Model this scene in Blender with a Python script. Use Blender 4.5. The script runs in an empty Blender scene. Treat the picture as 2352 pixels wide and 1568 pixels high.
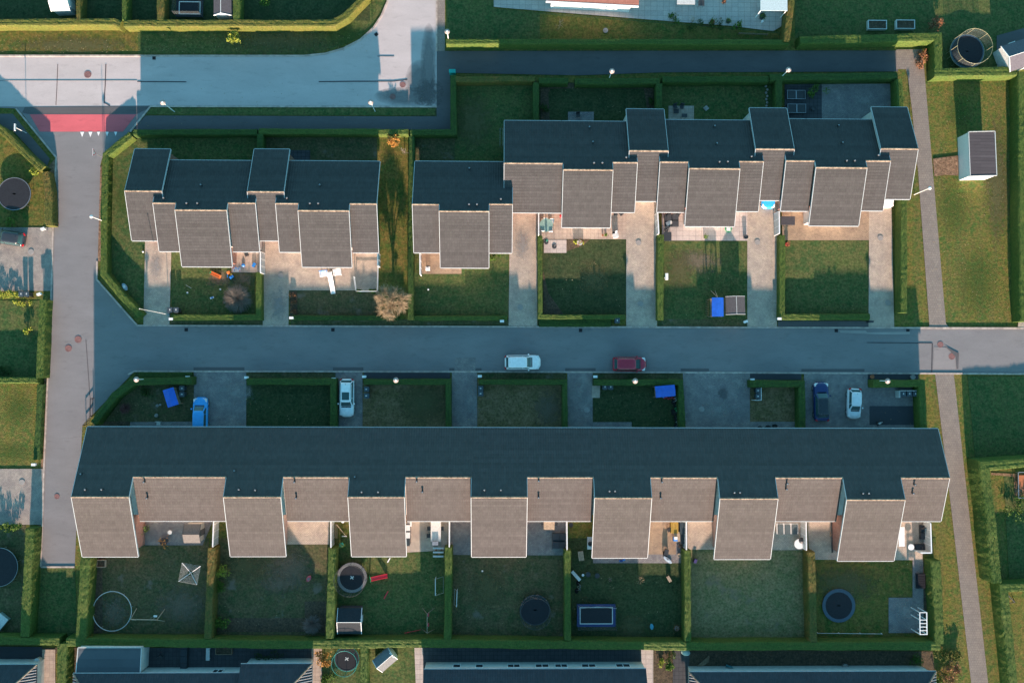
import bpy, math, random
import numpy as np
from mathutils import Vector, Matrix
random.seed(7)
R_ = math.radians
# ------------------------------------------------------------------ camera
H = 100.0; FPX = 1829.0; CX, CY = 1176.0, 784.0      # picture units: 2352 x 1568
NAD = (1146.0, 845.0); ROLL = R_(0.2)
zc = -Vector((NAD[0]-CX, -(NAD[1]-CY), -FPX)).normalized()
xc = Vector((math.cos(ROLL), -math.sin(ROLL), 0.0)); xc = (xc - zc*xc.dot(zc)).normalized()
yc = zc.cross(xc)
ROT = Matrix((xc, yc, zc))
S = bpy.context.scene
COL = S.collection
cam_d = bpy.data.cameras.new('camera'); cam = bpy.data.objects.new('camera', cam_d); COL.objects.link(cam)
cam_d.sensor_width = 36.0; cam_d.lens = FPX/2352.0*36.0; cam_d.clip_start = 1.0; cam_d.clip_end = 2000.0
cam.matrix_world = Matrix.Translation((0, 0, H)) @ ROT.to_4x4()
S.camera = cam
# ------------------------------------------------------------------ light
SUN_EL, SUN_AZ = 13.0, 177.7        # compass degrees, north = +Y; the sun stands in the south
w = bpy.data.worlds.new('World'); S.world = w; w.use_nodes = True
nt = w.node_tree; nt.nodes.clear()
sky = nt.nodes.new('ShaderNodeTexSky'); sky.sky_type = 'NISHITA'; sky.sun_disc = False
sky.sun_elevation = R_(SUN_EL); sky.sun_rotation = R_(SUN_AZ)
sky.air_density = 1.0; sky.dust_density = 0.6; sky.ozone_density = 2.0
tint = nt.nodes.new('ShaderNodeMixRGB'); tint.blend_type = 'MULTIPLY'; tint.inputs[0].default_value = 1.0
tint.inputs[2].default_value = (0.62, 1.10, 1.0, 1)
bg = nt.nodes.new('ShaderNodeBackground'); bg.inputs['Strength'].default_value = 0.100
wo = nt.nodes.new('ShaderNodeOutputWorld')
nt.links.new(sky.outputs[0], tint.inputs[1]); nt.links.new(tint.outputs[0], bg.inputs['Color']); nt.links.new(bg.outputs[0], wo.inputs['Surface'])
sl = bpy.data.lights.new('sun', 'SUN'); sun = bpy.data.objects.new('sun', sl); COL.objects.link(sun)
sl.energy = 4.6; sl.angle = R_(0.6); sl.color = (1.0, 0.70, 0.55)
sd = Vector((math.sin(R_(SUN_AZ))*math.cos(R_(SUN_EL)), math.cos(R_(SUN_AZ))*math.cos(R_(SUN_EL)), math.sin(R_(SUN_EL))))
sun.rotation_euler = sd.to_track_quat('Z', 'Y').to_euler()
sun.location = (0, 0, 60)
S.view_settings.view_transform = 'Standard'; S.view_settings.look = 'None'
S.view_settings.exposure = 1.75; S.view_settings.gamma = 1.0
# ------------------------------------------------------------------ picture -> ground
def G(x, y, h=0.0):
    v = ROT @ Vector((x-CX, -(y-CY), -FPX)); t = (H-h)/(-v.z)
    return Vector((v.x*t, v.y*t))
RY = [0.0, 395.07, 780.96, 1173.3]
def T(c, r, x, y): return (c*588.02+x*0.25193, RY[r]+y*0.25193)      # tile coordinates -> picture units
def GT(c, r, x, y, h=0.0): return G(*T(c, r, x, y), h)
# ------------------------------------------------------------------ materials
def newmat(name):
    m = bpy.data.materials.new(name); m.use_nodes = True; n = m.node_tree; n.nodes.clear()
    o = n.nodes.new('ShaderNodeOutputMaterial'); b = n.nodes.new('ShaderNodeBsdfPrincipled')
    n.links.new(b.outputs[0], o.inputs[0]); return m, n, b
def N(n, t, **k):
    a = n.nodes.new(t)
    for q, v in k.items(): setattr(a, q, v)
    return a
def noise(n, co, scale, detail=4, rough=0.55, lo=0.35, hi=0.65):
    t = N(n, 'ShaderNodeTexNoise'); t.inputs['Scale'].default_value = scale; t.inputs['Detail'].default_value = detail
    t.inputs['Roughness'].default_value = rough; n.links.new(co, t.inputs['Vector'])
    r = N(n, 'ShaderNodeMapRange'); r.inputs[1].default_value = lo; r.inputs[2].default_value = hi
    n.links.new(t.outputs['Fac'], r.inputs[0]); return r.outputs[0]
def mix(n, f, a, b, mode='MIX'):
    m = N(n, 'ShaderNodeMixRGB', blend_type=mode)
    for s, v in ((0, f), (1, a), (2, b)):
        if isinstance(v, (int, float)): m.inputs[s].default_value = v
        elif isinstance(v, tuple): m.inputs[s].default_value = (*v[:3], 1)
        else: n.links.new(v, m.inputs[s])
    return m.outputs[0]
def coord(n, kind='world'):
    if kind == 'world': return N(n, 'ShaderNodeNewGeometry').outputs['Position']
    return N(n, 'ShaderNodeTexCoord').outputs['Object']
def bump(n, b, h, strength, dist):
    k = N(n, 'ShaderNodeBump'); k.inputs['Strength'].default_value = strength; k.inputs['Distance'].default_value = dist
    n.links.new(h, k.inputs['Height']); n.links.new(k.outputs[0], b.inputs['Normal'])
def mul(c, f): return tuple(min(1, x*f) for x in c)
MATS = {}
def plain(name, c, rough=0.6, metal=0.0, var=0.12, scale=6.0, spec=0.5):
    if name in MATS: return MATS[name]
    m, n, b = newmat(name); co = coord(n, 'obj')
    f = noise(n, co, scale, 5)
    n.links.new(mix(n, f, mul(c, 1-var), mul(c, 1+var)), b.inputs['Base Color'])
    b.inputs['Roughness'].default_value = rough; b.inputs['Metallic'].default_value = metal
    b.inputs['Specular IOR Level'].default_value = spec if rough < .65 else .12
    MATS[name] = m; return m
def ground_mat(name, c1, c2, c3, patch=0.25, mid=1.4, fine=9.0, bstr=0.6, bdist=0.05, stripes=0.0, spec=0.15, seed=0.0, worn=None):
    """grass-like: two mixed tones in patches, tufts and worn spots"""
    m, n, b = newmat(name); co = coord(n)
    mp = N(n, 'ShaderNodeMapping'); mp.inputs['Location'].default_value = (seed, seed*0.7, 0); n.links.new(co, mp.inputs[0]); co = mp.outputs[0]
    f1 = noise(n, co, patch, 6, 0.68, 0.42, 0.58); f2 = noise(n, co, mid, 6, 0.72, 0.42, 0.60); f3 = noise(n, co, fine*.42, 5, 0.8, 0.34, 0.66)
    c = mix(n, f1, c1, c2); c = mix(n, f2, c, c3)
    c = mix(n, f3, mix(n, 1.0, c, (0.5, 0.56, 0.5), 'MULTIPLY'), mix(n, 1.0, c, (1.6, 1.5, 1.4), 'MULTIPLY'))
    if stripes:
        sx = N(n, 'ShaderNodeMapping'); sx.inputs['Scale'].default_value = (1.1, 0.05, 1); n.links.new(co, sx.inputs[0])
        fs = noise(n, sx.outputs[0], 1.0, 2, 0.5, 0.4, 0.6)
        c = mix(n, fs, c, mix(n, stripes, c, (1.22, 1.12, 0.85), 'MULTIPLY'))
    if worn:
        fw = noise(n, co, worn[1], 4, 0.6, worn[2], worn[2]+0.1); c = mix(n, fw, c, worn[0])
    n.links.new(c, b.inputs['Base Color']); b.inputs['Roughness'].default_value = 0.95; b.inputs['Specular IOR Level'].default_value = spec
    fb = noise(n, co, fine*0.8, 6, 0.75, 0.25, 0.75); bump(n, b, fb, bstr, bdist)
    MATS[name] = m; return m
def asphalt(name, c, blotch=0.12, seed=0):
    m, n, b = newmat(name); co = coord(n)
    mp = N(n, 'ShaderNodeMapping'); mp.inputs['Location'].default_value = (seed, -seed, 0); mp.inputs['Scale'].default_value = (0.35, 1, 1); n.links.new(co, mp.inputs[0])
    f1 = noise(n, mp.outputs[0], 0.5, 6, 0.65, 0.3, 0.7); f2 = noise(n, co, 14, 3, 0.8, 0.25, 0.75)
    st = noise(n, mp.outputs[0], 1.6, 7, 0.7, 0.56, 0.72)
    cc = mix(n, f1, mul(c, 1-blotch), mul(c, 1+blotch))
    cc = mix(n, st, cc, mul(c, 0.8))
    cc = mix(n, f2, mix(n, 1.0, cc, (0.86, 0.86, 0.86), 'MULTIPLY'), mix(n, 1.0, cc, (1.12, 1.12, 1.12), 'MULTIPLY'))
    n.links.new(cc, b.inputs['Base Color']); b.inputs['Roughness'].default_value = 0.85; b.inputs['Specular IOR Level'].default_value = 0.3
    bump(n, b, f2, 0.25, 0.01); MATS[name] = m; return m
def pavers(name, c1, c2, bw, bh, mortar, msize=0.015, rot=0.0, blotch=0.25, offs=0.5, moss=None):
    m, n, b = newmat(name); co = coord(n)
    mp = N(n, 'ShaderNodeMapping'); mp.inputs['Rotation'].default_value = (0, 0, rot); n.links.new(co, mp.inputs[0])
    t = N(n, 'ShaderNodeTexBrick'); t.offset = offs; t.inputs['Scale'].default_value = 1.0
    t.inputs['Brick Width'].default_value = bw; t.inputs['Row Height'].default_value = bh; t.inputs['Mortar Size'].default_value = msize
    t.inputs['Color1'].default_value = (*c1, 1); t.inputs['Color2'].default_value = (*c2, 1); t.inputs['Mortar'].default_value = (*mortar, 1)
    n.links.new(mp.outputs[0], t.inputs['Vector'])
    f1 = noise(n, co, 0.8, 6, 0.7, 0.3, 0.7); f2 = noise(n, co, 7, 4, 0.7, 0.3, 0.7)
    c = mix(n, f1, mix(n, 1.0, t.outputs[0], (1-blotch, 1-blotch, 1-blotch*0.8), 'MULTIPLY'), mix(n, 1.0, t.outputs[0], (1+blotch*.6, 1+blotch*.6, 1+blotch*.5), 'MULTIPLY'))
    c = mix(n, f2, mix(n, 1.0, c, (0.85,)*3, 'MULTIPLY'), mix(n, 1.0, c, (1.15,)*3, 'MULTIPLY'))
    if moss: c = mix(n, noise(n, co, 1.7, 6, 0.75, 0.58, 0.75), c, moss)
    n.links.new(c, b.inputs['Base Color']); b.inputs['Roughness'].default_value = 0.9; b.inputs['Specular IOR Level'].default_value = 0.2
    inv = N(n, 'ShaderNodeMath', operation='SUBTRACT'); inv.inputs[0].default_value = 1.0; n.links.new(t.outputs['Fac'], inv.inputs[1])
    bump(n, b, inv.outputs[0], 0.5, 0.01); MATS[name] = m; return m
def rooftile(name, c, pitch_x=0.30, pitch_y=0.34, seed=0.0, var=0.16, swap=False):
    m, n, b = newmat(name); co = coord(n)
    sep = N(n, 'ShaderNodeSeparateXYZ'); n.links.new(co, sep.inputs[0])
    def math_(op, a, v):
        q = N(n, 'ShaderNodeMath', operation=op)
        for i, s in enumerate((a, v)):
            if isinstance(s, (int, float)): q.inputs[i].default_value = s
            elif s is not None: n.links.new(s, q.inputs[i])
        return q.outputs[0]
    ax, ay = (1, 0) if swap else (0, 1)
    rx = math_('SINE', math_('MULTIPLY', sep.outputs[ax], 2*math.pi/pitch_x), None)
    ry = math_('FRACT', math_('MULTIPLY', sep.outputs[ay], 1/pitch_y), None)
    hgt = math_('ADD', math_('MULTIPLY', rx, 0.5), math_('MULTIPLY', ry, 0.9))
    # one tone per tile
    fx = math_('FLOOR', math_('MULTIPLY', sep.outputs[ax], 1/pitch_x), None); fy = math_('FLOOR', math_('MULTIPLY', sep.outputs[ay], 1/pitch_y), None)
    cb = N(n, 'ShaderNodeCombineXYZ'); n.links.new(fx, cb.inputs[0]); n.links.new(fy, cb.inputs[1]); cb.inputs[2].default_value = seed
    wn = N(n, 'ShaderNodeTexWhiteNoise'); n.links.new(cb.outputs[0], wn.inputs['Vector'])
    # one tone per course
    cb2 = N(n, 'ShaderNodeCombineXYZ'); n.links.new(fy, cb2.inputs[1]); cb2.inputs[2].default_value = seed+3
    wn2 = N(n, 'ShaderNodeTexWhiteNoise'); n.links.new(cb2.outputs[0], wn2.inputs['Vector'])
    f1 = noise(n, co, 0.9, 6, 0.7, 0.3, 0.7); var *= 0.5
    cc = mix(n, f1, mul(c, 1-var), mul(c, 1+var))
    cc = mix(n, wn.outputs[0], mix(n, 1.0, cc, (0.93,)*3, 'MULTIPLY'), mix(n, 1.0, cc, (1.07,)*3, 'MULTIPLY'))
    cc = mix(n, wn2.outputs[0], mix(n, 1.0, cc, (0.92,)*3, 'MULTIPLY'), mix(n, 1.0, cc, (1.08,)*3, 'MULTIPLY'))
    li = noise(n, co, 3.5, 7, 0.8, 0.64, 0.8); cc = mix(n, li, cc, (c[0]*1.3, c[1]*1.3, c[2]*1.15))
    n.links.new(cc, b.inputs['Base Color']); b.inputs['Roughness'].default_value = 0.9; b.inputs['Specular IOR Level'].default_value = 0.05
    bump(n, b, hgt, 0.9, 0.035); MATS[name] = m; return m
def leafy(name, c1, c2, c3, rough=0.75):
    m, n, b = newmat(name); co = coord(n)
    f1 = noise(n, co, 0.5, 4, 0.6, 0.4, 0.6); f2 = noise(n, co, 2.6, 6, 0.75, 0.38, 0.62); f3 = noise(n, co, 7, 4, 0.8, 0.36, 0.64)
    c = mix(n, f1, c1, c2); c = mix(n, f2, c, c3)
    c = mix(n, f3, mix(n, 1.0, c, (0.6, 0.62, 0.6), 'MULTIPLY'), mix(n, 1.0, c, (1.4, 1.35, 1.2), 'MULTIPLY'))
    n.links.new(c, b.inputs['Base Color']); b.inputs['Roughness'].default_value = rough; b.inputs['Specular IOR Level'].default_value = 0.25
    MATS[name] = m; return m
# ------------------------------------------------------------------ mesh building
class MB:
    def __init__(s): s.v = []; s.f = []
    def add(s, vs, fs):
        o = len(s.v); s.v += [tuple(p) for p in vs]; s.f += [tuple(i+o for i in f) for f in fs]; return s
    def box(s, cx, cy, cz, sx, sy, sz, rz=0.0, ry=0.0):
        c, q = math.cos(rz), math.sin(rz); vs = []
        for dz in (-.5, .5):
            for dx, dy in ((-.5, -.5), (.5, -.5), (.5, .5), (-.5, .5)):
                x, y, z = dx*sx, dy*sy, dz*sz
                x, z = x*math.cos(ry)+z*math.sin(ry), -x*math.sin(ry)+z*math.cos(ry)
                vs.append((cx+x*c-y*q, cy+x*q+y*c, cz+z))
        return s.add(vs, [(3,2,1,0),(4,5,6,7),(0,1,5,4),(1,2,6,5),(2,3,7,6),(3,0,4,7)])
    def tube(s, p0, p1, r0, r1=None, n=6):
        r1 = r0 if r1 is None else r1
        a, b = Vector(p0), Vector(p1); d = (b-a)
        if d.length < 1e-6: return s
        d.normalize(); u = d.orthogonal().normalized(); w_ = d.cross(u); vs = []
        for p, r in ((a, r0), (b, r1)):
            for i in range(n):
                t = 2*math.pi*i/n; vs.append(p+(u*math.cos(t)+w_*math.sin(t))*r)
        fs = [(i, (i+1) % n, n+(i+1) % n, n+i) for i in range(n)] + [tuple(range(n-1, -1, -1)), tuple(range(n, 2*n))]
        return s.add(vs, fs)
    def path(s, pts, r, n=6):
        for a, b in zip(pts, pts[1:]): s.tube(a, b, r, r, n)
        return s
    def lathe(s, cx, cy, prof, n=24, sx=1.0, sy=1.0):
        vs = []; fs = []
        for r, z in prof:
            for i in range(n):
                t = 2*math.pi*i/n; vs.append((cx+r*sx*math.cos(t), cy+r*sy*math.sin(t), z))
        for k in range(len(prof)-1):
            for i in range(n):
                j = (i+1) % n; fs.append((k*n+i, k*n+j, (k+1)*n+j, (k+1)*n+i))
        if prof[0][0] > 1e-4: fs.append(tuple(range(n-1, -1, -1)))
        if prof[-1][0] > 1e-4: fs.append(tuple((len(prof)-1)*n+i for i in range(n)))
        return s.add(vs, fs)
    def torus(s, cx, cy, cz, R, r, n=36, m=6, sx=1.0, sy=1.0):
        vs = []; fs = []
        for i in range(n):
            t = 2*math.pi*i/n
            for j in range(m):
                q = 2*math.pi*j/m; rr = R+r*math.cos(q)
                vs.append((cx+rr*sx*math.cos(t), cy+rr*sy*math.sin(t), cz+r*math.sin(q)))
        for i in range(n):
            for j in range(m):
                fs.append((i*m+j, ((i+1) % n)*m+j, ((i+1) % n)*m+(j+1) % m, i*m+(j+1) % m))
        return s.add(vs, fs)
    def prism(s, pts, z0, z1):
        n = len(pts); a = sum(pts[i][0]*pts[(i+1) % n][1]-pts[(i+1) % n][0]*pts[i][1] for i in range(n))
        if a < 0: pts = list(reversed(pts))
        vs = [(p[0], p[1], z0) for p in pts]+[(p[0], p[1], z1) for p in pts]
        fs = [tuple(range(n-1, -1, -1)), tuple(range(n, 2*n))]+[(i, (i+1) % n, n+(i+1) % n, n+i) for i in range(n)]
        return s.add(vs, fs)
    def xprism(s, x0, x1, prof):       # profile in (y, z), extruded along x
        n = len(prof); a = sum(prof[i][0]*prof[(i+1) % n][1]-prof[(i+1) % n][0]*prof[i][1] for i in range(n))
        if a < 0: prof = list(reversed(prof))
        vs = [(x0, p[0], p[1]) for p in prof]+[(x1, p[0], p[1]) for p in prof]
        fs = [tuple(range(n-1, -1, -1)), tuple(range(n, 2*n))]+[(i, (i+1) % n, n+(i+1) % n, n+i) for i in range(n)]
        return s.add(vs, fs)
    def ball(s, cx, cy, cz, r, n=10, sz=1.0):
        prof = [(r*math.sin(math.pi*k/n)+ (1e-5), cz-r*sz*math.cos(math.pi*k/n)) for k in range(n+1)]
        return s.lathe(cx, cy, prof, n*2)
    def build(s, name, mat, parent=None, smooth=False):
        me = bpy.data.meshes.new(name); me.from_pydata(s.v, [], s.f); me.validate()
        o = bpy.data.objects.new(name, me); COL.objects.link(o)
        if mat: me.materials.append(mat)
        if parent: o.parent = parent
        if smooth: me.polygons.foreach_set('use_smooth', [True]*len(me.polygons))
        return o
def tag(o, label=None, cat=None, group=None, kind=None):
    if label: o['label'] = label
    if cat: o['category'] = cat
    if group: o['group'] = group
    if kind: o['kind'] = kind
    return o
def thing(name, label, cat, loc=(0, 0, 0), rz=0.0, group=None):
    o = bpy.data.objects.new(name, None); COL.objects.link(o); o.empty_display_size = 0.3
    o.location = (loc[0], loc[1], loc[2] if len(loc) > 2 else 0.0); o.rotation_euler = (0, 0, rz)
    return tag(o, label, cat, group)
def dup(root, label, loc, rz=0.0, group=None, sc=None):
    def rec(o, par):
        c = o.copy(); COL.objects.link(c)
        if par: c.parent = par
        for ch in [q for q in bpy.data.objects if q.parent == o and q != c]: rec(ch, c)
        return c
    r = rec(root, None); r.location = (loc[0], loc[1], loc[2] if len(loc) > 2 else 0.0); r.rotation_euler = (0, 0, rz)
    if sc: r.scale = sc
    r['label'] = label
    if group: r['group'] = group
    return r
PROTO = {}
def place(key, maker, label, loc, rz=0.0, group=None, sc=None):
    if key in PROTO: return dup(PROTO[key], label, loc, rz, group, sc)
    r = maker(); r['label'] = label
    if group: r['group'] = group
    r.location = (loc[0], loc[1], loc[2] if len(loc) > 2 else 0.0); r.rotation_euler = (0, 0, rz)
    if sc: r.scale = sc
    PROTO[key] = r; return r
ZC = {}
def sheet(name, px, z, mat, h=0.0):
    pts = [G(x, y, h) for x, y in px]
    from mathutils.geometry import tessellate_polygon
    tr = tessellate_polygon([[Vector((p.x, p.y, 0)) for p in pts]])
    m = MB(); fs = []
    for a, b, c in tr:
        A, B, C = pts[a], pts[b], pts[c]
        if (B-A).cross(C-A) if hasattr(B-A, 'cross') and False else ((B.x-A.x)*(C.y-A.y)-(B.y-A.y)*(C.x-A.x)) < 0: a, c = c, a
        fs.append((a, b, c))
    ZC[z] = ZC.get(z, 0)+1; zz = z+ZC[z]*0.0006
    m.add([(p.x, p.y, zz) for p in pts], fs); o = m.build(name, mat); tag(o, kind='structure'); return o
def sheet_t(name, c, r, px, z, mat): return sheet(name, [T(c, r, x, y) for x, y in px], z, mat)
def rect(x0, y0, x1, y1): return [(x0, y0), (x1, y0), (x1, y1), (x0, y1)]
def strip(name, px, width, z0, z1, mat, kind='structure'):
    m = MB(); P = [G(x, y) for x, y in px]
    for a, b in zip(P, P[1:]):
        d = (b-a); L = d.length; an = math.atan2(d.y, d.x); c = (a+b)/2
        m.box(c.x, c.y, (z0+z1)/2, L+0.02, width, z1-z0, an)
    o = m.build(name, mat)
    if kind: o['kind'] = kind
    return o
# ------------------------------------------------------------------ setting materials
M_grass = ground_mat('grass_field', (0.060, 0.115, 0.030), (0.105, 0.125, 0.034), (0.155, 0.130, 0.047), 0.35, 1.6, 8, 0.9, 0.07, stripes=0.5)
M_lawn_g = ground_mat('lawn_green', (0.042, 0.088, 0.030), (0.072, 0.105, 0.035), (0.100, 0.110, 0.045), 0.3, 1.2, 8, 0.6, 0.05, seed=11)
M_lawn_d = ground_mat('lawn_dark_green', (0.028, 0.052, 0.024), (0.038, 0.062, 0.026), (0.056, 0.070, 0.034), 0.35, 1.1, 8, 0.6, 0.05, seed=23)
M_lawn_o = ground_mat('lawn_olive', (0.055, 0.100, 0.024), (0.100, 0.108, 0.026), (0.155, 0.120, 0.038), 0.3, 1.1, 8, 0.6, 0.05, seed=31)
M_lawn_b = ground_mat('lawn_mossy', (0.105, 0.098, 0.045), (0.145, 0.115, 0.062), (0.20, 0.145, 0.088), 0.4, 1.0, 8, 0.6, 0.05, seed=47, worn=((0.17, 0.14, 0.10), 0.33, 0.63))
M_lawn_w = ground_mat('lawn_worn', (0.050, 0.075, 0.034), (0.080, 0.085, 0.042), (0.110, 0.095, 0.055), 0.4, 1.0, 8, 0.6, 0.05, seed=59, worn=((0.15, 0.135, 0.105), 0.45, 0.6))
M_lawn_p = ground_mat('lawn_pale', (0.115, 0.14, 0.065), (0.155, 0.155, 0.080), (0.205, 0.175, 0.100), 0.3, 0.9, 8, 0.6, 0.05, seed=71, worn=((0.17, 0.15, 0.11), 0.2, 0.6))
M_soil = ground_mat('soil', (0.065, 0.055, 0.045), (0.085, 0.066, 0.05), (0.11, 0.085, 0.06), 0.5, 2.2, 10, 0.8, 0.06, seed=5)
M_gravel = ground_mat('gravel', (0.25, 0.16, 0.11), (0.30, 0.20, 0.14), (0.16, 0.10, 0.07), 0.6, 3.0, 14, 0.9, 0.06, seed=9)
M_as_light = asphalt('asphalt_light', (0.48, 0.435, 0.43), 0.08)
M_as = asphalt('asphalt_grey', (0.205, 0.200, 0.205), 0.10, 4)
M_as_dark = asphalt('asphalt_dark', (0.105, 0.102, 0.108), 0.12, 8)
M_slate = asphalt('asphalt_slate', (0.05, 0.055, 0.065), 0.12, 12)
M_red = asphalt('red_surface', (0.62, 0.13, 0.15), 0.10, 3)
M_path = pavers('path_slabs', (0.26, 0.225, 0.195), (0.23, 0.20, 0.175), 0.3, 0.3, (0.19, 0.155, 0.135), 0.015, blotch=0.15)
M_drive = pavers('driveway_bricks', (0.55, 0.45, 0.36), (0.45, 0.38, 0.31), 0.22, 0.14, (0.22, 0.19, 0.16), 0.012, blotch=0.25, moss=(0.28, 0.26, 0.19))
M_drive_g = pavers('driveway_grey_bricks', (0.28, 0.265, 0.255), (0.22, 0.21, 0.205), 0.22, 0.14, (0.13, 0.12, 0.12), 0.012, blotch=0.35, moss=(0.14, 0.135, 0.12))
M_drive_m = pavers('driveway_worn_bricks', (0.38, 0.33, 0.29), (0.31, 0.275, 0.245), 0.22, 0.14, (0.18, 0.16, 0.14), 0.012, blotch=0.3, moss=(0.22, 0.21, 0.18))
M_tile = pavers('patio_slabs', (0.45, 0.365, 0.30), (0.39, 0.315, 0.26), 0.5, 0.5, (0.27, 0.215, 0.175), 0.015, blotch=0.2, offs=0.0)
M_tile_l = pavers('pale_patio_slabs', (0.52, 0.45, 0.41), (0.45, 0.39, 0.36), 0.8, 0.6, (0.30, 0.26, 0.235), 0.02, blotch=0.12, offs=0.0)
M_brickp = pavers('warm_brick_paving', (0.48, 0.35, 0.24), (0.38, 0.29, 0.20), 0.22, 0.11, (0.15, 0.10, 0.07), 0.012, blotch=0.3)
M_dark_tile = pavers('slate_slabs', (0.075, 0.08, 0.088), (0.062, 0.066, 0.074), 0.5, 0.5, (0.035, 0.035, 0.04), 0.02, blotch=0.15, offs=0.0)
M_kerb = plain('kerb_concrete', (0.42, 0.36, 0.32), 0.9, var=0.25, scale=2)
M_mark = plain('white_road_paint', (0.80, 0.80, 0.80), 0.7, var=0.05)
M_tar_shadow = plain('tar_and_shadow_line', (0.045, 0.045, 0.055), 0.8)  # serves the tar joints and the painted shadow lines
M_white = plain('white_paint', (0.78, 0.80, 0.80), 0.5, var=0.05)
M_offw = plain('weathered_white', (0.55, 0.57, 0.56), 0.6, var=0.12)
M_brick = pavers('red_brick_wall', (0.30, 0.13, 0.09), (0.25, 0.10, 0.07), 0.23, 0.08, (0.35, 0.3, 0.27), 0.012)
M_grey = plain('grey_metal', (0.35, 0.37, 0.39), 0.4, 0.6)
M_dark = plain('dark_plastic', (0.035, 0.04, 0.045), 0.5)
M_black = plain('black_fabric', (0.018, 0.02, 0.026), 0.75)
M_glass = plain('window_glass', (0.03, 0.045, 0.055), 0.08, var=0.02)
M_wood = plain('weathered_wood', (0.26, 0.19, 0.13), 0.8, var=0.25, scale=5)
M_wood_l = plain('pale_wood', (0.42, 0.33, 0.24), 0.7, var=0.2)
M_red_p = plain('red_plastic', (0.60, 0.03, 0.05), 0.4)
M_blue_t = plain('blue_tarpaulin', (0.012, 0.11, 0.55), 0.5, var=0.12, scale=2)
M_blue_p = plain('blue_plastic', (0.02, 0.20, 0.60), 0.4)
M_orange = plain('orange_plastic', (0.80, 0.22, 0.05), 0.45)
M_yel = plain('yellow_plastic', (0.75, 0.60, 0.08), 0.45)
M_grn = plain('green_plastic', (0.04, 0.38, 0.14), 0.45)
M_teal = plain('teal_metal', (0.01, 0.33, 0.29), 0.5)
M_terra = plain('terracotta', (0.42, 0.16, 0.08), 0.8)
M_stone = plain('grey_stone', (0.30, 0.28, 0.26), 0.9, var=0.25)
M_bark = plain('bark', (0.11, 0.075, 0.05), 0.9, var=0.3, scale=9)
M_twig = plain('twigs', (0.38, 0.295, 0.19), 0.9, var=0.25, scale=9)
M_twig_g = plain('grey_twigs', (0.26, 0.225, 0.19), 0.9, var=0.25, scale=9)
M_bin = plain('bin_plastic', (0.03, 0.045, 0.055), 0.45)
M_pink = plain('manhole_iron', (0.22, 0.12, 0.115), 0.8, var=0.25, scale=8)
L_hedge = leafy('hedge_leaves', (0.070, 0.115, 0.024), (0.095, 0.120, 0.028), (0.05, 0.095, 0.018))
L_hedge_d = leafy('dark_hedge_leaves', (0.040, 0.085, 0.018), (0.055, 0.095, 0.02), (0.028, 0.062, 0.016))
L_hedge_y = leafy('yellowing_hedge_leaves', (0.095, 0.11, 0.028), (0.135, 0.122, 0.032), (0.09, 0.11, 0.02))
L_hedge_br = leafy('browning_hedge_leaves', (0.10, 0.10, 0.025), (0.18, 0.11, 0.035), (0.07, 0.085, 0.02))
L_leaf = leafy('shrub_leaves', (0.08, 0.16, 0.02), (0.12, 0.20, 0.03), (0.05, 0.11, 0.02))
L_leaf_y = leafy('yellow_green_leaves', (0.30, 0.36, 0.05), (0.38, 0.40, 0.06), (0.18, 0.24, 0.04))
L_leaf_o = leafy('orange_leaves', (0.40, 0.21, 0.05), (0.52, 0.28, 0.07), (0.28, 0.14, 0.04))
L_leaf_b = leafy('rusty_leaves', (0.26, 0.12, 0.07), (0.34, 0.17, 0.09), (0.18, 0.09, 0.05))

# ------------------------------------------------------------------ ground, roads, paths
m = MB(); m.add([(-900, -900, 0), (900, -900, 0), (900, 900, 0), (-900, 900, 0)], [(0, 1, 2, 3)])
tag(m.build('ground', M_grass), kind='structure')
L1, L2, L3, L4, L5 = 0.010, 0.048, 0.075, 0.125, 0.14
def lawn(px, mt): return sheet('lawn', px, L1, mt)
# verge north-west, big fields stay the ground sheet
lawn([(-80, 60), (700, 60), (765, 58), (830, 10), (860, -60), (905, -60), (880, 20), (850, 65), (800, 100), (720, 124), (-80, 124)], M_lawn_o)
lawn([(316, 62), (765, 58), (830, 10), (860, -60), (903, -60), (880, 20), (850, 65), (800, 100), (720, 124), (318, 124)], M_lawn_g)  # darker green paints the row houses' shade over this part of the verge
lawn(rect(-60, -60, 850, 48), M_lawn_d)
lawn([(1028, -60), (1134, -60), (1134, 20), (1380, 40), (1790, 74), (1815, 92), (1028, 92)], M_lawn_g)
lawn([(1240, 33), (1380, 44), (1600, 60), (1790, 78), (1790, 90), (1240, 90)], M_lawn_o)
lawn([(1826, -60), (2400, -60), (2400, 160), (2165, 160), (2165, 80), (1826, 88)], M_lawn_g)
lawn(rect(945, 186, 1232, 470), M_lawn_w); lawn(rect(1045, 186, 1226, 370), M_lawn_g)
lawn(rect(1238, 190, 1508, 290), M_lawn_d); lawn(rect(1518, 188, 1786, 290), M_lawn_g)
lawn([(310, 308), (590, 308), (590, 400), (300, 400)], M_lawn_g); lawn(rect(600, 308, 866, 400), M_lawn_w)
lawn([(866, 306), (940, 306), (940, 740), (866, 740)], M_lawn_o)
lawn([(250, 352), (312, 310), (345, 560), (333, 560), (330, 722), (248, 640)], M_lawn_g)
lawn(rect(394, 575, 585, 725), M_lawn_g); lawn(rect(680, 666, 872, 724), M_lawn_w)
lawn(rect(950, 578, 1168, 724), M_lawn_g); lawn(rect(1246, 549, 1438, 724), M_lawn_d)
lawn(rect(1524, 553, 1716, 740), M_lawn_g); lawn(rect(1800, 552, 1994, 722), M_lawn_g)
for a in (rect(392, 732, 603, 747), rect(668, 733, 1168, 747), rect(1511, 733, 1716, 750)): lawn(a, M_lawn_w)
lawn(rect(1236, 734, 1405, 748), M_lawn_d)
lawn([(315, 854), (443, 854), (443, 868), (305, 868)], M_lawn_d)
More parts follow.
